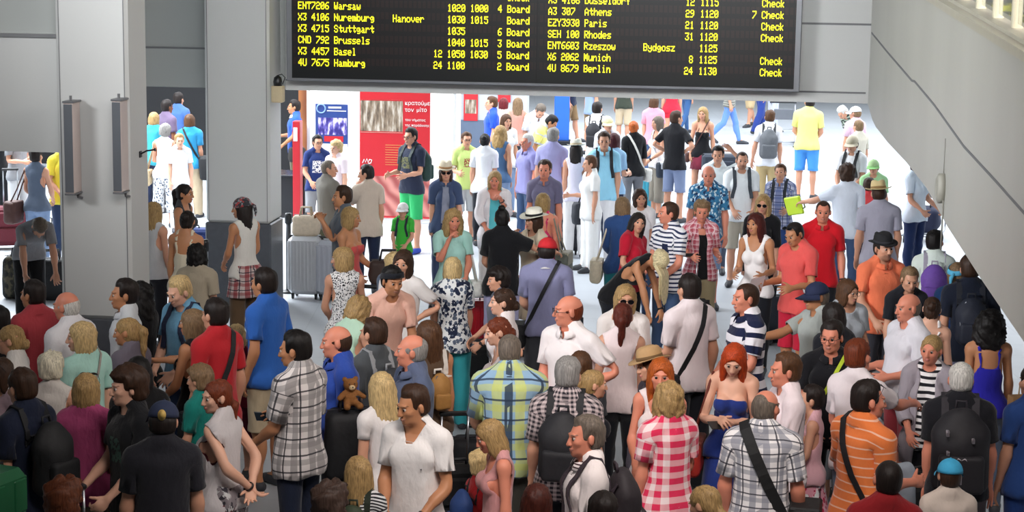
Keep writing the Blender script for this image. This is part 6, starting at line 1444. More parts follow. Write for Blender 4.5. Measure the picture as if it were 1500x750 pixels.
W['white_polo_left'] = person(-3.410, 14.472, 1.800, -120, 'M', 'fringe:white', 'polo=plain:e4e2e6', 'jeans=plain:slate', 'white-haired bald man in a white polo shirt in front of the left pillar', skin_='red', girth=1.16, collar='plain:d8d8e4', turn=10)
W['pony_gray'] = person(-2.909, 14.230, 1.640, -118, 'F', 'pony:blond', 'tee=plain:6a6470', 'jeans=plain:ink', 'woman with a fair ponytail in a grey top in profile', skin_='tan', turn=25)
W['collar_dark'] = person(-3.091, 15.010, 1.790, -75, 'M', 'short:dark', 'polo=plain:d0d4d8', 'jeans=plain:ink', 'dark-haired man with a white collar in profile just right of the left pillar', skin_='tan')
W['curly_black'] = person(-3.086, 15.643, 1.660, -110, 'F', 'longcurly:black', 'tee=plain:141418', 'jeans=plain:ink', 'woman with black curls in a black top next to the fair-haired young man')
W['fair_boy'] = person(-2.682, 15.309, 1.787, -35, 'M', 'short:lightblond', 'tee=plain:6fa4c4', 'jeans=plain:denim', 'fair-haired young man in a light blue T-shirt with backpack straps looking down', pitch=20, skin_='fair', turn=-10, arms='low,low')
W['black_tank_l'] = person(-2.465, 14.528, 1.656, -115, 'F', 'long:dirty', 'tank=plain:121216', 'jeans=plain:ink', 'woman with long dark blonde hair in a black tank top reaching forward', arms='reach,low', skin_='tan', turn=15)
W['red_strap'] = person(-2.222, 14.053, 1.824, -128, 'M', 'short:dark', 'tee=plain:b8242c', 'jeans=plain:ink', 'dark-haired man in a red T-shirt with a black shoulder strap, back turned', arms='loose,loose', girth=1.05, turn=0)
W['pink_child'] = person(-2.293, 15.715, 1.276, -20, 'F', 'bob:lightblond', 'tee=plain:8c2440', 'skirt=plain:5c1c34', 'small blonde girl in a dark pink T-shirt among the adults', skin_='fair', arms='low,low')
W['blue_man'] = person(-2.006, 15.336, 1.843, -118, 'M', 'short:dark', 'tee=plain:2f64b8', 'shorts=plain:beige', 'man in a bright blue T-shirt standing before the silver suitcase, back turned', girth=1.08, arms='loose,loose', skin_='tan', turn=0)
W['teal_child'] = person(-2.229, 13.378, 1.460, -110, 'M', 'mop:dirty', 'tee=plain:157a70', 'jeans=plain:ink', 'fair-haired child in a teal T-shirt behind the woman in the pale wrap', arms='low,low')
W['dark_long'] = person(-2.543, 12.776, 1.660, -160, 'F', 'long:black', 'elbow=plain:141416', 'jeans=plain:ink', 'woman with long black hair and dark clothes behind the young man in black')
W['curl_corner'] = person(-2.359, 9.810, 1.620, 175, 'F', 'crop:6a3820', 'tee=plain:ink', 'jeans=plain:ink', 'person with short reddish curls at the bottom left edge')
W['pink_edge'] = person(-3.488, 12.739, 1.645, -30, 'F', 'bob:brown', 'tee=plain:a08890', 'jeans=plain:ink', 'woman with sunglasses on her head at the left edge', shadesup=True)
W['edge_black'] = person(-3.887, 14.204, 1.722, -120, 'M', 'short:black', 'tee=plain:141418', 'jeans=plain:ink', 'person in black cut off by the left edge')
# ------------------------------------------------------------------ bags that people carry: things of their own
def bag_mat(c, sc=30): return plain('bag_cloth', c, .7, 0, .16, sc, .25)
def mxf(P, bone='chest'): return bone_xf(P, bone)
def world_build(mb, name, m_, root, M, smooth=True):
    inv = root.matrix_world_local if False else (Matrix.Translation(root.location) @ root.rotation_euler.to_matrix().to_4x4()).inverted()
    return mb.build(name, m_, root, smooth, inv @ M)
def sdf_part(prims, h, target, lump=0.0):
    V, T = grid_mesh(prims, h); V, T = decimate(V, T, target)
    if lump: V = V + vnormals(V, T) * (lump * wob(V, 18, 3))[:, None]
    b = MB(); b.V = [tuple(v) for v in V]; b.F = [tuple(t) for t in T]; b.M = [0] * len(T); return b
def rb(c, r, rad, k=.02): return dict(t='rbox', c=np.array(c, float), r=np.array(r, float), rad=rad, k=k)
_bp = {}
def strap_path(P, x, z0f=1.17, z1b=1.36):
    tp, sex, fit = P['tp'], P['sex'], P['fit']; zf = tp.zf; pts = []; nr = []; c = v3(x, .015, 1.30 * zf)
    for a in np.linspace(-2.35, 1.25, 15):   # angle from straight up, negative = front
        d = v3(0, math.sin(a), math.cos(a)); r = torso_r(sex, fit, c, d) + .008
        q = c + d * r; q[0] = x * (1 + .35 * sm((1.36 * zf - q[2]) / .2)); pts.append(q); nr.append(d)
    pts = [shape(tp, np.array([p]), P['belly'])[0] + v3(0, -.004 if p[1] < 0 else 0, 0) for p in pts]
    return pts, nr
def backpack(key, c, label, c2='2a2a2e', size=1.0, trim=None):
    P = W[key]; tp = P['tp']; M = mxf(P); zf = tp.zf
    root = empty('backpack', M @ Vector((0, .25, 1.1 * zf)), 0); tag(root, label, 'backpack', 'backpacks worn in the crowd')
    yb = max(torso_r(P['sex'], P['fit'], v3(0, 0, z * zf), v3(0, 1, 0)) for z in (1.2, 1.3, 1.4)) + .012; s = size; d = .085 * s
    cz = 1.23 * zf
    world_build(sdf_part([rb((0, yb + d, cz - .03 * s), (.150 * s, d * .95, .19 * s), .075), dict(t='ell', c=v3(0, yb + d * .95, cz + .10 * s), r=v3(.128 * s, d * .95, .15 * s), k=.05), dict(t='ell', c=v3(0, yb + d * 1.5, cz + .02), r=v3(.12 * s, d, .16 * s), k=.03)], .013, 900, .006), 'bag_body', bag_mat(c), root, M)
    world_build(sdf_part([rb((0, yb + d * 2 + .02 * s, cz - .09 * s), (.118 * s, .038 * s, .105 * s), .03)], .012, 400, .003), 'front_pocket', bag_mat(c), root, M)
    b = MB(); b.tube([(-.11 * s, yb + d * 1.9, cz - .02), (-.115 * s, yb + d * 1.6, cz + .10 * s), (-.06 * s, yb + d * 1.35, cz + .205 * s), (.06 * s, yb + d * 1.35, cz + .205 * s), (.115 * s, yb + d * 1.6, cz + .10 * s), (.11 * s, yb + d * 1.9, cz - .02)], .006, 5); world_build(b, 'zip', plain('zip', trim or '55555c', .4, .3), root, M)
    b = MB(); b.tube([(-.035, yb + d * .5, cz + .225 * s), (-.03, yb + d * .4, cz + .275 * s), (.03, yb + d * .4, cz + .275 * s), (.035, yb + d * .5, cz + .225 * s)], .010, 6); world_build(b, 'top_handle', bag_mat(c2), root, M)
    for sd_ in (1, -1):
        pts, nr = strap_path(P, sd_ * .098 * (.92 if P['sex'] == 'F' else 1)); pts = pts + [v3(sd_ * .10, yb + .03, cz + .17 * s)]; nr = nr + [v3(0, .3, 1)]
        b = MB(); b.ribbon(pts, nr, .048, .010); world_build(b, 'shoulder_strap', bag_mat(c2), root, M, False)
    if key == 'pack_man':   # pale tags and marks on the big backpack
        y2 = yb + d * 2 + .055 * s
        b = MB(); b.tube([(-.045, y2, cz - .02), (-.02, y2, cz + .005), (0, y2, cz - .008), (.02, y2, cz + .005), (.045, y2, cz - .02), (-.045, y2, cz - .02)], .004, 5); world_build(b, 'peak_mark', plain('pale_print', 'b8b0b8', .6), root, M)
        b = MB(); b.box((-.006, y2 - .01, cz - .17), (.006, y2 + .006, cz - .06), .002); world_build(b, 'pale_tape', plain('pale_print', 'b8b0b8', .6), root, M)
        for tx, tz in ((-.07, .12), (.085, .03), (.09, .16), (-.085, -.04)):
            b = MB(); b.box((tx - .010, yb + d * 1.55, cz + tz - .014), (tx + .010, y2 - .004, cz + tz + .014), .003); world_build(b, 'pale_tag', plain('pale_print', 'b8b0b8', .6), root, M)
    return root
def cross_strap(P, s, zlow=.97, n=30):
    """closed loop from the shoulder on side s to the opposite hip, lying on the clothes"""
    tp, sex, fit = P['tp'], P['sex'], P['fit']; zf = tp.zf; hi = v3(s * .085, .015, 1.50 * zf); lo = v3(-s * .17, .01, zlow * zf); c = (hi + lo) / 2; a = unit(hi - lo); pts = []; nr = []
    for t in np.linspace(0, 2 * math.pi, n + 1)[:-1]:
        d = unit(a * math.cos(t) + v3(0, -1, 0) * math.sin(t) + v3(0, 0, 0)); r = torso_r(sex, fit, c, d) + .011; q = c + d * r; pts.append(shape(tp, q[None], P['belly'])[0] + d * .003); nr.append(d)
    return pts, nr
def shoulder_bag(key, c, label, side=1, cross=True, size=(.16, .06, .12), strap_c=None, name='shoulder_bag', w=.035, ydir=0.0):
    """side: which shoulder the strap sits on (+1 left); a cross strap hangs the bag on the other hip"""
    P = W[key]; tp = P['tp']; M = mxf(P); zf = tp.zf; strap_c = strap_c or c
    root = empty(name, M @ Vector((0, 0, .95 * zf)), 0); tag(root, label, 'bag', 'shoulder bags in the crowd')
    if cross:
        pts, nr = cross_strap(P, side); b = MB(); b.ribbon(pts, nr, w, .006, closed=True); world_build(b, 'strap', bag_mat(strap_c), root, M, False); bs = -side
        bx = bs * (.255 if P['fit'] != 'loose' else .28)
    else:
        bs = side; bx = bs * .285
    bz = .86 * zf; by = .03 + ydir
    if not cross:
        b = MB()
        for o in (-1, 1): b.tube([(bx, by + o * size[0] * .55, bz + size[2] * .9), (bs * .23, by * .6 + o * .06, 1.2 * zf), (bs * .165, .016 + o * .05, 1.46 * zf), (bs * .15, .016, 1.52 * zf)], .011, 6)
        world_build(b, 'strap', bag_mat(strap_c), root, M)
    world_build(sdf_part([rb((bx, by, bz), (size[1], size[0], size[2]), min(size[1] * .85, .05)), dict(t='ell', c=v3(bx, by, bz - size[2] * .25), r=v3(size[1] * 1.15, size[0] * 1.03, size[2] * .7), k=.03)], .013, 700, .006), 'bag_body', bag_mat(c), root, M)
    b = MB(); b.box((bx - size[1] * 1.08, by - size[0] * .8, bz + size[2] * .1), (bx + size[1] * 1.08, by + size[0] * .8, bz + size[2] * 1.03), .012); world_build(b, 'flap', bag_mat(strap_c if strap_c != c else c), root, M, False)
    return root
backpack('gray_pack', '5e6166', 'grey backpack with pale trim on the man in khaki trousers', '3a3c40', 1.05, 'b8b8bc')
backpack('pack_man', '1c1a20', 'large black backpack on the white-haired man at the right', '26222a', 1.22, '8f8894')
backpack('polo_pack', '2a2328', 'dark purple-black backpack on the man in the white polo shirt at the front', '3a2f38', 1.0)
backpack('purple_pack', '6f4aa6', 'purple backpack on the black-haired man near the sloping wall', 'a8a4b4', .95)
backpack('white_beard', '4a5560', 'backpack with grey straps on the bearded man in white facing us', '3d444c')
backpack('plaid_boy', '2c3440', 'dark backpack on the boy in the blue plaid shirt', '20252e', .85)
backpack('polo_tall', '20242c', 'black backpack on the tall man in the pale blue polo shirt', '17191e')
backpack('green_shorts', '1f3a34', 'dark green backpack on the man in bright green shorts', '1b2a28')
backpack('green_boy', '1c2030', 'navy backpack on the small boy in the green T-shirt', '1c2030', .95)
backpack('dark_check', '1d1d22', 'black backpack on the grey-haired man in dark fine checks', '1a1a1e')
backpack('red_boy', '22407a', 'blue and black backpack on the pale-haired boy in red', '16181e', 1.0)
backpack('green_pack_kid', '2e3a26', 'dark green backpack on the blonde child in the striped top', '222c1e', .95, 'c8c8c0')
backpack('fair_boy', '1e2c50', 'navy backpack on the fair-haired young man in light blue', '16203c', .9)
backpack('tank_strap', '1c1c24', 'black backpack on the man in the white sleeveless top far back', '1c1c24', .9)
backpack('cap_pack', '18191d', 'black backpack on the man in the beige cap near the wall edge', '18191d', .9)
backpack('long_strap', 'a8783c', 'small tan leather backpack with white straps on the girl with long brown hair', 'e0d8d0', .62)
backpack('grey_tee', '2c2e33', 'dark grey backpack on the brown-haired man in the grey T-shirt', '9a9ca0', .85)
backpack('navy_dark', '141518', 'black backpack on the man in dark navy at the far left', '1a1b1f')
backpack('navy_back', '1b2030', 'dark backpack with pale piping on the man by the sloping wall', '141824', .9, 'c8c8cc')
shoulder_bag('black_pack', '17181c', 'black sling backpack on the woman in sky blue between the pillars', 1, True, (.16, .09, .19), name='sling_bag')
shoulder_bag('check_pack', '141416', 'black sling bag on the balding man in the grey checked shirt', 1, True, (.17, .09, .22), name='sling_bag', w=.07)
shoulder_bag('orange_polo', '16161a', 'black bag on a cross-body strap on the man in orange stripes', 1, True, (.13, .05, .11), w=.045)
shoulder_bag('red_cap', '17171a', 'black bag on a strap across the back of the man in the red cap', -1, True, (.15, .06, .12))
shoulder_bag('white_strap', '18181c', 'black messenger bag hanging behind the man in the white T-shirt', -1, True, (.18, .06, .16), w=.045)
shoulder_bag('red_strap', '1b1b1f', 'black bag on a strap across the man in the red T-shirt', -1, True, (.14, .05, .12), w=.05)
shoulder_bag('black_tank', '4a2a24', 'small brown cross-body bag on the blonde woman in black far back', 1, True, (.09, .04, .08), w=.02)
shoulder_bag('auburn_bun', 'd8d4cc', 'pale bag on a cross strap on the woman with the auburn bun', 1, True, (.12, .05, .10), 'e0dcd4')
shoulder_bag('black_polo', '23262c', 'dark bag on a yellow-green strap on the man in the black polo shirt', 1, True, (.13, .05, .11), 'b8cc2c', w=.028)
shoulder_bag('bun_white', '8a7c68', 'beige bag with a dark strap on the woman with the brown bun', -1, True, (.15, .06, .13), '2a2826')
shoulder_bag('white_hair', 'c0ab88', 'beige handbag on the arm of the grey-haired woman between the pillars', 1, False, (.17, .07, .13), 'a08868', 'handbag')
shoulder_bag('back_tank', '4a2b24', 'brown leather bag on the back of the woman under the left lintel', 1, False, (.17, .09, .15), name='handbag', ydir=.16)
shoulder_bag('counter_man', '2e2a28', 'dark bag on the shoulder of the man at the counter', 1, False, (.16, .06, .13), name='handbag')
shoulder_bag('bag_child', '23262e', 'big dark slouchy bag on the short-haired person in white', -1, False, (.20, .09, .16), name='handbag')
shoulder_bag('blue_card', 'cfc4ac', 'cream handbag on the shoulder of the blonde woman in blue', 1, False, (.19, .07, .13), 'ddd2bc', 'handbag')
shoulder_bag('pink_bob', '5c6058', 'grey-green slouchy bag on the woman in the pink strappy top', -1, False, (.17, .08, .17), '8c8878', 'handbag')
shoulder_bag('sling_gray', '2a3340', 'dark blue bag with pale edging on the woman in white far back', -1, True, (.18, .07, .13), 'd8dce0')
shoulder_bag('crying', 'd4d2cc', 'small white handbag on the wrist of the woman with long curls', 1, False, (.12, .06, .09), 'dedcd6', 'handbag')
shoulder_bag('redhead', 'b02a1e', 'red and orange patterned handbag beside the red-haired woman', -1, False, (.20, .08, .13), '6a2a1c', 'handbag')
shoulder_bag('straw_low', '6a6470', 'grey bag on the shoulder of the person in the tan straw hat', 1, True, (.13, .05, .11))
shoulder_bag('mint_tee', '9a948c', 'grey bag on a thin strap on the young woman in mint', -1, True, (.12, .05, .10), w=.018)
shoulder_bag('pink_back', '1a1a1c', 'black studded bag strap and bag on the woman in pink at the left', -1, False, (.15, .06, .12), name='handbag')

# ------------------------------------------------------------------ things held in hands
def held(key, side, name, label, cat, parts, group=None, along=.0, off=(0, 0, 0)):
    """parts: (name, mesh builder in a frame x across, y out of the palm, z along the fingers, material)"""
    P = W[key]; p, d, n_, e = hand_at(P, side, .075, .03); M = Matrix.Identity(4)
    for i in range(3): M[i][0], M[i][1], M[i][2], M[i][3] = e[i], n_[i], d[i], p[i]
    root = empty(name, M @ Vector(off), 0); tag(root, label, cat, group)
    for (nm, b, m_) in parts: world_build(b, nm, m_, root, M, False)
    return root
def phone_parts():
    a = MB(); a.box((-.037, -.006, -.02), (.037, .003, .125), .004); s = MB(); s.box((-.033, .003, -.012), (.033, .0042, .118))
    return [('case', a, plain('phone_case', '17181b', .3)), ('screen', s, plain('phone_screen', '2c3540', .1))]
def paper_parts(c='eceae6', n=3, w=.105, h=.20):
    r = []
    for i in range(n):
        a = MB(); a.box((-w + .006 * i, -.003 + .0022 * i, -.03 + .004 * i), (w + .006 * i, -.0015 + .0022 * i, h + .004 * i)); r.append(('sheet', a, plain('paper', c, .7, 0, .02)))
    return r
held('redhead', 'L', 'mobile_phone', 'phone held in both hands by the red-haired woman in blue', 'phone', phone_parts())
held('coral_man', 'R', 'paper_sheets', 'white papers held by the man in the coral T-shirt', 'paper', paper_parts('eeecea', 3))
held('plaid_phone', 'R', 'mobile_phone', 'phone in the hand of the tall man in the black and white plaid shirt', 'phone', phone_parts())
held('bald_white', 'R', 'paper_sheets', 'white paper held by the balding man in white on the right', 'paper', paper_parts('e6e4e2', 2, .08, .14))
held('gingham', 'R', 'folded_paper', 'small folded paper in the hand of the woman in red gingham', 'paper', paper_parts('e4e0dc', 2, .05, .08))
held('v_neck', 'L', 'folded_paper', 'small white paper in the hand of the man in the V-neck', 'paper', paper_parts('dedad6', 2, .05, .08))
# kraft bag of the woman with the big black hair
P = W['big_hair']; q = (P['RZ'] @ Vector((-.30, .16, 0)))
root = empty('paper_bag', (q.x, q.y, .62), math.radians(8)); tag(root, 'brown kraft paper bag behind the woman with big black hair', 'bag')
b = MB(); b.box((-.15, -.06, 0), (.15, .06, .40), .006); b.build('bag_body', plain('kraft', 'a87e50', .8, 0, .08, 20), root)
b = MB()
for y_ in (-.05, .05): b.tube([(-.06, y_, .39), (-.055, y_, .47), (-.03, y_, .50), (.03, y_, .50), (.055, y_, .47), (.06, y_, .39)], .006, 6)
b.build('handles', plain('kraft_cord', 'c8a878', .8), root, True)
# jacket over the arm of the man in orange stripes
P = W['orange_polo']; hp, d_, n_, e_ = hand_at(P, 'L')
root = empty('folded_jacket', (hp.x + .06, hp.y - .12, hp.z - .42), math.radians(20)); tag(root, 'pale grey-blue jacket draped over the arm of the man in orange stripes', 'jacket')
V, T = grid_mesh([rb((0, 0, .22), (.16, .05, .24), .045), dict(t='ell', c=v3(.03, 0, .1), r=v3(.12, .07, .13), k=.05), dict(t='cone', a=v3(-.12, -.02, .42), b=v3(-.10, -.03, .02), r1=.05, r2=.04, k=.03)], .012); V, T = decimate(V, T, 1500); V = V + vnormals(V, T) * (.010 * np.sin(V[:, 0] * 55 + 6 * V[:, 2]) + .006 * wob(V, 25, 4))[:, None]
mesh_from('cloth', V, T, [plain('jacket_denim', '97a0ac', .85, 0, .12, 18, .2)], root)
V2 = V * np.array([.5, .9, .5]) + v3(-.10, -.035, -.06); mesh_from('sleeve', V2, T, [plain('jacket_denim', '97a0ac', .85, 0, .12, 18, .2)], root)
# bright yellow-green folded sun mat
a = MB(); a.box((-.02, -.12, -.05), (.02, .12, .28), .015); c_ = MB(); c_.tube([(0, -.05, -.05), (0, -.04, -.10), (0, .04, -.10), (0, .05, -.05)], .010, 6)
held('tee_back', 'L', 'beach_mat', 'bright yellow-green folded mat held out by the person with collar-length hair', 'beach mat', [('mat', a, plain('neon_mat', 'c3e02a', .5, 0, .05)), ('handle', c_, plain('neon_handle', '5c6a20', .5))])

# ------------------------------------------------------------------ luggage on the floor
DARKM = plain('dark_plastic', '1a1b1e', .4); ALU = plain('aluminium', 'a9acb2', .28, .85, .05, 30)
def suitcase(x, y, yaw, label, c, w=.46, h=.68, d=.27, hard=False, handle=.0, metal=0.0, ribs=0, z=0.0, group='suitcases among the crowd'):
    root = empty('suitcase', (x, y, z), math.radians(yaw)); tag(root, label, 'suitcase', group)
    m_ = plain('case_' + ('shell' if hard else 'cloth'), c, .32 if hard else .75, metal, .06 if hard else .15, 10 if hard else 40, 0 if hard else .2)
    b = MB(); b.box((-w / 2, -d / 2, .06), (w / 2, d / 2, h), .05 if hard else .035)
    if ribs:
        for i in range(ribs):
            x_ = -w / 2 + w * (i + .5) / ribs
            for sy in (-1, 1): b.box((x_ - w / ribs * .28, sy * d / 2 - .008, .12), (x_ + w / ribs * .28, sy * d / 2 + .008, h - .06), .006)
        for i in range(3):
            y_ = -d / 2 + d * (i + .5) / 3
            for sx in (-1, 1): b.box((sx * w / 2 - .008, y_ - d * .09, .12), (sx * w / 2 + .008, y_ + d * .09, h - .06), .006)
    b.build('shell', m_, root)
    if not hard:
        b = MB(); b.box((-w * .42, -d / 2 - .035, .12), (w * .42, -d / 2 + .01, h * .52), .02); b.build('front_pocket', m_, root)
        b = MB(); b.box((-w * .38, -d / 2 - .03, h * .56), (w * .38, -d / 2 + .01, h * .90), .02); b.build('upper_pocket', m_, root)
    b = MB(); b.box((-w / 2 - .003, -.008, .06), (w / 2 + .003, .008, h + .003), .004); b.build('zip', DARKM, root)
    b = MB(); b.tube([(-.07, 0, h), (-.065, 0, h + .035), (.065, 0, h + .035), (.07, 0, h)], .012, 6); b.build('top_handle', DARKM, root, True)
    b = MB(); b.tube([(w / 2, 0, h * .45), (w / 2 + .035, 0, h * .48), (w / 2 + .035, 0, h * .66), (w / 2, 0, h * .69)], .011, 6); b.build('side_handle', DARKM, root, True)
    if handle:
        b = MB()
        for sx in (-1, 1): b.tube([(sx * w * .2, d / 2 - .03, h - .02), (sx * w * .2, d / 2 - .03, h + handle)], .009, 6)
        b.build('pull_rods', ALU, root, True)
        b = MB(); b.box((-w * .24, d / 2 - .05, h + handle - .01), (w * .24, d / 2 - .01, h + handle + .025), .01); b.build('grip', DARKM, root)
    for sx in (-1, 1):
        for sy in (-1, 1):
            b = MB(); b.tube([(sx * (w / 2 - .06) - .012, sy * (d / 2 - .045), .032), (sx * (w / 2 - .06) + .012, sy * (d / 2 - .045), .032)], .032, 12); b.box((sx * (w / 2 - .06) - .018, sy * (d / 2 - .045) - .02, .04), (sx * (w / 2 - .06) + .018, sy * (d / 2 - .045) + .02, .075), .005); b.build('wheel', DARKM, root)
    return root
def floor_px(px, py): p = at_z(px, py, 0); return p.x, p.y
def case_px(px, py, *a, **k): x, y = floor_px(px, py); return suitcase(x, y, *a, **k)
case_px(449, 436, -8, 'large ribbed silver hard suitcase beside the second pillar', 'c6c8cc', .42, .80, .30, True, 0, .35, ribs=9)
case_px(481, 438, -8, 'second silver suitcase with a black side handle, right of the large ribbed one', 'b9bcc6', .26, .76, .28, True, 0, .3, ribs=4)
case_px(18, 364, 15, 'maroon suitcase with a raised pull handle at the left edge', '5c1020', .50, .62, .28, False, .52)
case_px(58, 352, 10, 'second dark maroon case right behind the maroon suitcase', '4c0e1c', .30, .50, .24, False)
case_px(953, 314, 0, 'turquoise hard suitcase standing on the pale floor under the board', '49b6d2', .34, .66, .24, True, .0, ribs=5)
case_px(693, 520, 10, 'bright red suitcase behind the dark-haired boy in grey', 'b01822', .36, .62, .26, True, ribs=5)
case_px(700, 600, 5, 'large black suitcase in front of the dark-haired boy', '131417', .50, .66, .30, False)
B_ = W['long_hair_boy']['root'].location; suitcase(B_.x - .36, B_.y - .34, -50, 'black suitcase with a raised silver pull handle held by the young man with long hair', '15161a', .44, .62, .26, False, .50)
case_px(1372, 735, 8, 'dark grey suitcase beside the striped blonde woman', '33323a', .46, .70, .28, False, .40)
case_px(1340, 830, 20, 'black suitcase behind the man with shaved hair in red', '121215', .48, .72, .30, False)
case_px(1222, 900, 0, 'dark blue-grey case beside the man in grey checks', '2a2d38', .40, .60, .26, False)
bx_, by_ = W['plaid_phone']['root'].location.x + .34, W['plaid_phone']['root'].location.y + .26; suitcase(bx_, by_, 10, 'black suitcase under the dark bag that carries the plush bear', '131316', .38, .72, .26, False)
case_px(668, 800, 10, 'black case on the floor beside the man in the V-neck', '141418', .50, .64, .30, False, .35)
case_px(1008, 520, 5, 'black suitcase in front of the bending woman with pale blonde hair', '131418', .44, .62, .28, False, .48)
case_px(820, 520, 15, 'navy suitcase behind the bald man in the white polo shirt', '1c2236', .44, .62, .28, False)
case_px(1090, 730, 0, 'dark patterned case beside the red-haired woman', '2a2224', .42, .56, .26, False)
case_px(830, 372, 0, 'dark grey suitcase on the pale floor left of the person in white', '2e3138', .38, .56, .24, False, .40)
case_px(1052, 306, 0, 'big dark blue-grey case behind the woman in the black strappy top', '2c3442', .60, .95, .34, False)
case_px(285, 405, 0, 'blue suitcase with a yellow strap between the pillars', '263a78', .44, .66, .28, False)
case_px(1300, 540, 0, 'dark case hidden among people behind the black-hatted man', '23242a', .42, .60, .26, False)
# green trolley cases, bottom left corner

# soft bags on the floor
def soft_bag(px, py, label, c, r=(.22, .14, .17), yaw=0, name='travel_bag', z=0.0, c2=None, pos=None):
    x, y = floor_px(px, py) if pos is None else pos; root = empty(name, (x, y, z), math.radians(yaw)); tag(root, label, 'bag', 'soft bags among the crowd')
    sdf_part([rb((0, 0, r[2]), r, min(r) * .6), dict(t='ell', c=v3(0, 0, r[2] * .8), r=v3(r[0] * 1.06, r[1] * 1.08, r[2] * .85), k=.04)], .014, 900, .008).build('bag_body', c if not isinstance(c, str) else bag_mat(c), root, True)
    b = MB()
    for sy in (-1, 1): b.tube([(-r[0] * .45, sy * r[1] * .5, r[2] * 1.9), (-r[0] * .35, sy * r[1] * .35, r[2] * 2 + .10), (r[0] * .35, sy * r[1] * .35, r[2] * 2 + .10), (r[0] * .45, sy * r[1] * .5, r[2] * 1.9)], .011, 6)
    b.build('handles', bag_mat(c2 or '1c1c20'), root, True)
    b = MB(); b.tube([(-r[0] * .92, 0, r[2] * 1.98), (0, 0, r[2] * 2.02), (r[0] * .92, 0, r[2] * 1.98)], .006, 5); b.build('zip', plain('zip', '55555c', .4, .3), root, True)
    return root
def camo_b(nt, bb):
    tc = N(nt, 'ShaderNodeTexCoord'); nz = N(nt, 'ShaderNodeTexNoise'); nz.inputs['Scale'].default_value = 14; L(nt, tc.outputs['Object'], nz.inputs['Vector']); rp = N(nt, 'ShaderNodeValToRGB'); L(nt, nz.outputs['Fac'], rp.inputs[0]); rp.color_ramp.interpolation = 'CONSTANT'
    e = rp.color_ramp.elements; e[0].color = (*srgb('23221e'), 1); e[1].position = .55; e[1].color = (*srgb('5a5240'), 1); x = e.new(.47); x.color = (*srgb('3d3a2c'), 1); L(nt, rp.outputs[0], bb.inputs['Base Color']); bb.inputs['Roughness'].default_value = .8
soft_bag(30, 436, 'camouflage pattern bag standing on the floor at the left', mat('camouflage', camo_b), (.20, .14, .27))
soft_bag(78, 438, 'open black bag with a yellow tag under the bending person', '141518', (.22, .15, .26), 10)
soft_bag(1142, 500, 'dark slate backpack standing beside the man in coral', '2a323e', (.19, .14, .27), name='backpack_on_floor')
soft_bag(452, 0, 'beige cloth tote bag resting on the silver suitcase', 'c8b9a4', (.17, .08, .13), -8, 'tote_bag', .802, 'b8a890', floor_px(449, 436))
soft_bag(700, 700, 'black and white travel bag beside the blonde girl bowing her head', '1a1a1e', (.24, .15, .18))
soft_bag(690, 900, 'olive duffel bag beside the boy in the red T-shirt', '3a4030', (.26, .15, .17), 15)
soft_bag(1130, 800, 'white and red printed plastic bag next to the man in grey checks', 'c8c0bc', (.15, .10, .16), 0, 'carrier_bag', 0, 'b83030')
soft_bag(535, 470, 'dark plaid handbag on the trolley by the woman in coral', '3c2a24', (.20, .11, .13), 0, 'handbag', .86, None, (W['coral_blond']['root'].location.x + .42, W['coral_blond']['root'].location.y - .12))
# luggage trolleys
def trolley(x, y, yaw, label):
    root = empty('luggage_trolley', (x, y, 0), math.radians(yaw)); tag(root, label, 'luggage trolley', 'luggage trolleys')
    b = MB()
    for sx in (-1, 1): b.tube([(sx * .27, -.42, .12), (sx * .27, .38, .12), (sx * .27, .44, .20), (sx * .27, .56, 1.0)], .016, 8)
    for y_ in (-.40, -.15, .1, .35): b.tube([(-.27, y_, .12), (.27, y_, .12)], .012, 6)
    for z_ in (.4, .7): b.tube([(-.27, .44 + (z_ - .2) * .15, z_), (.27, .44 + (z_ - .2) * .15, z_)], .010, 6)
    b.build('frame', ALU, root, True)
    b = MB(); b.tube([(-.30, .56, 1.0), (.30, .56, 1.0)], .022, 8); b.build('handle', DARKM, root, True)
    b = MB(); b.box((-.22, .40, .62), (.22, .44, .86), .01); b.build('basket', plain('basket_grey', '6c6f76', .4, .4), root)
    for sx, sy in ((-.24, -.34), (.24, -.34), (-.24, .34), (.24, .34)):
        b = MB(); b.tube([(sx - .015, sy, .055), (sx + .015, sy, .055)], .055, 12); b.build('wheel', DARKM, root, True)
    return root
px_ = W['coral_blond']['root'].location; trolley(px_.x + .42, px_.y - .55, 170, 'luggage trolley pushed by the woman in the coral dress')
gx, gy = -3.22, 11.05; trolley(gx, gy, 160, 'luggage trolley stacked with green cases at the bottom left corner')
suitcase(gx, gy, 70, 'dark case at the bottom of the stack on the bottom left trolley', '17181b', .66, .44, .44, False, z=.14)
suitcase(gx, gy, 72, 'green hard case in the middle of the stack on the bottom left trolley', '1d5a3a', .64, .40, .44, True, ribs=3, z=.56)
suitcase(gx, gy, 66, 'green hard case topmost on the bottom left trolley', '21643f', .60, .38, .42, True, ribs=3, z=.94)
x, y = floor_px(1352, 352); trolley(x, y, -20, 'loaded luggage trolley beside the sloping wall at the right')
soft_bag(0, 0, 'dark navy bag on the trolley beside the sloping wall', '1a2140', (.24, .2, .2), -20, 'travel_bag', .14, None, (x, y))
x, y = floor_px(1150, 218); trolley(x, y, 0, 'steel luggage trolley far back right of the grey backpack')
x, y = floor_px(800, 300); trolley(x, y, 20, 'empty luggage trolley by the man in the white shirt under the board')
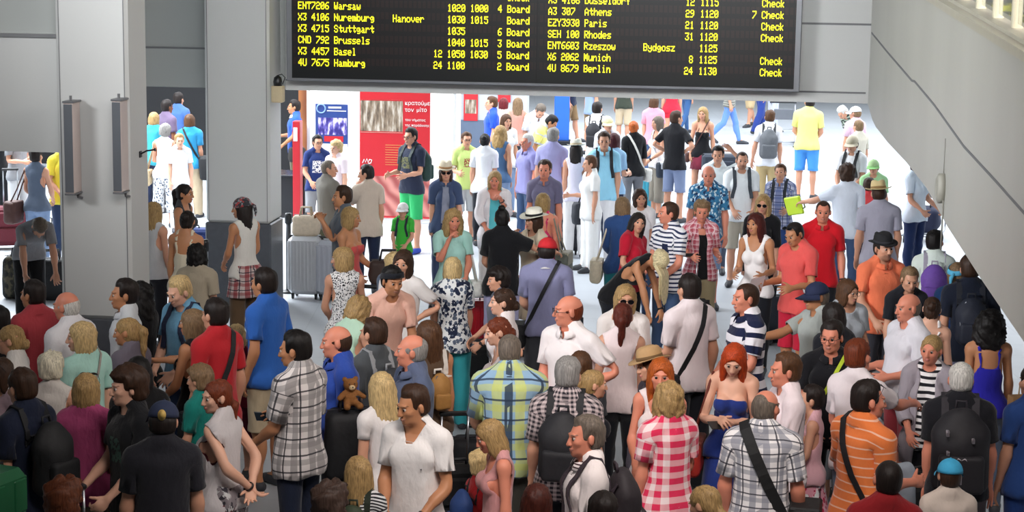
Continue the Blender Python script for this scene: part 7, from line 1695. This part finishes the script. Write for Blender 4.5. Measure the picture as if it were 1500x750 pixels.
# barrier posts by the second pillar
def barrier_post(px, py, label):
    x, y = floor_px(px, py); root = empty('barrier_post', (x, y, 0)); tag(root, label, 'barrier post', 'queue barrier posts')
    b = MB(); b.lathe([(.0, 0), (.13, 0), (.13, .012), (.05, .03), (0, .03)], 20); b.build('base', DARKM, root, True)
    b = MB(); b.lathe([(.034, .03), (.034, .93), (.0, .93)], 16); b.build('post', plain('post_grey', '4a4d52', .35, .6), root, True)
    b = MB(); b.lathe([(.045, .90), (.047, 1.0), (.04, 1.03), (0, 1.03)], 16); b.build('head', DARKM, root, True)
barrier_post(423, 428, 'dark grey barrier post between the second pillar and the silver suitcase')
barrier_post(302, 478, 'dark barrier post at the left side of the second pillar')
# plush bear on the shoulder bag of the tall man in plaid
soft_bag(0, 0, 'dark bag on top of the black suitcase, carrying the plush bear', '17181c', (.18, .12, .25), 10, 'travel_bag', .765, None, (bx_, by_))
root = empty('plush_bear', (bx_, by_ - .02, 1.325), math.radians(20)); root.scale = (.78, .78, .78); tag(root, 'small brown plush bear sitting on dark luggage behind the man in black and white plaid', 'plush toy')
FUR = plain('plush', '8a5a2c', .9, 0, .2, 60, .5)
sdf_part([E_((0, 0, .04), (.07, .06, .085), .02), E_((0, -.01, .155), (.066, .060, .058), .02), E_((.05, 0, .205), (.024, .016, .024), .01), E_((-.05, 0, .205), (.024, .016, .024), .01), C_((.06, -.02, .08), (.11, -.06, .05), .026, .024), C_((-.06, -.02, .08), (-.11, -.06, .05), .026, .024), C_((.04, -.04, -.01), (.06, -.12, -.02), .03, .03), C_((-.04, -.04, -.01), (-.06, -.12, -.02), .03, .03)], .008, 1500, .002).build('body', FUR, root, True)
sdf_part([E_((0, -.066, .14), (.030, .026, .024), .01)], .006, 200).build('muzzle', plain('plush_pale', 'cdb48c', .9, 0, .1, 60, .4), root, True)
b = MB()
for p in ((0, -.094, .15), (.024, -.064, .172), (-.024, -.064, .172)): b.lathe([(1e-4, -.007), (.006, -.003), (.006, .003), (1e-4, .007)], 8, p)
b.build('eyes_and_nose', DARKM, root, True)
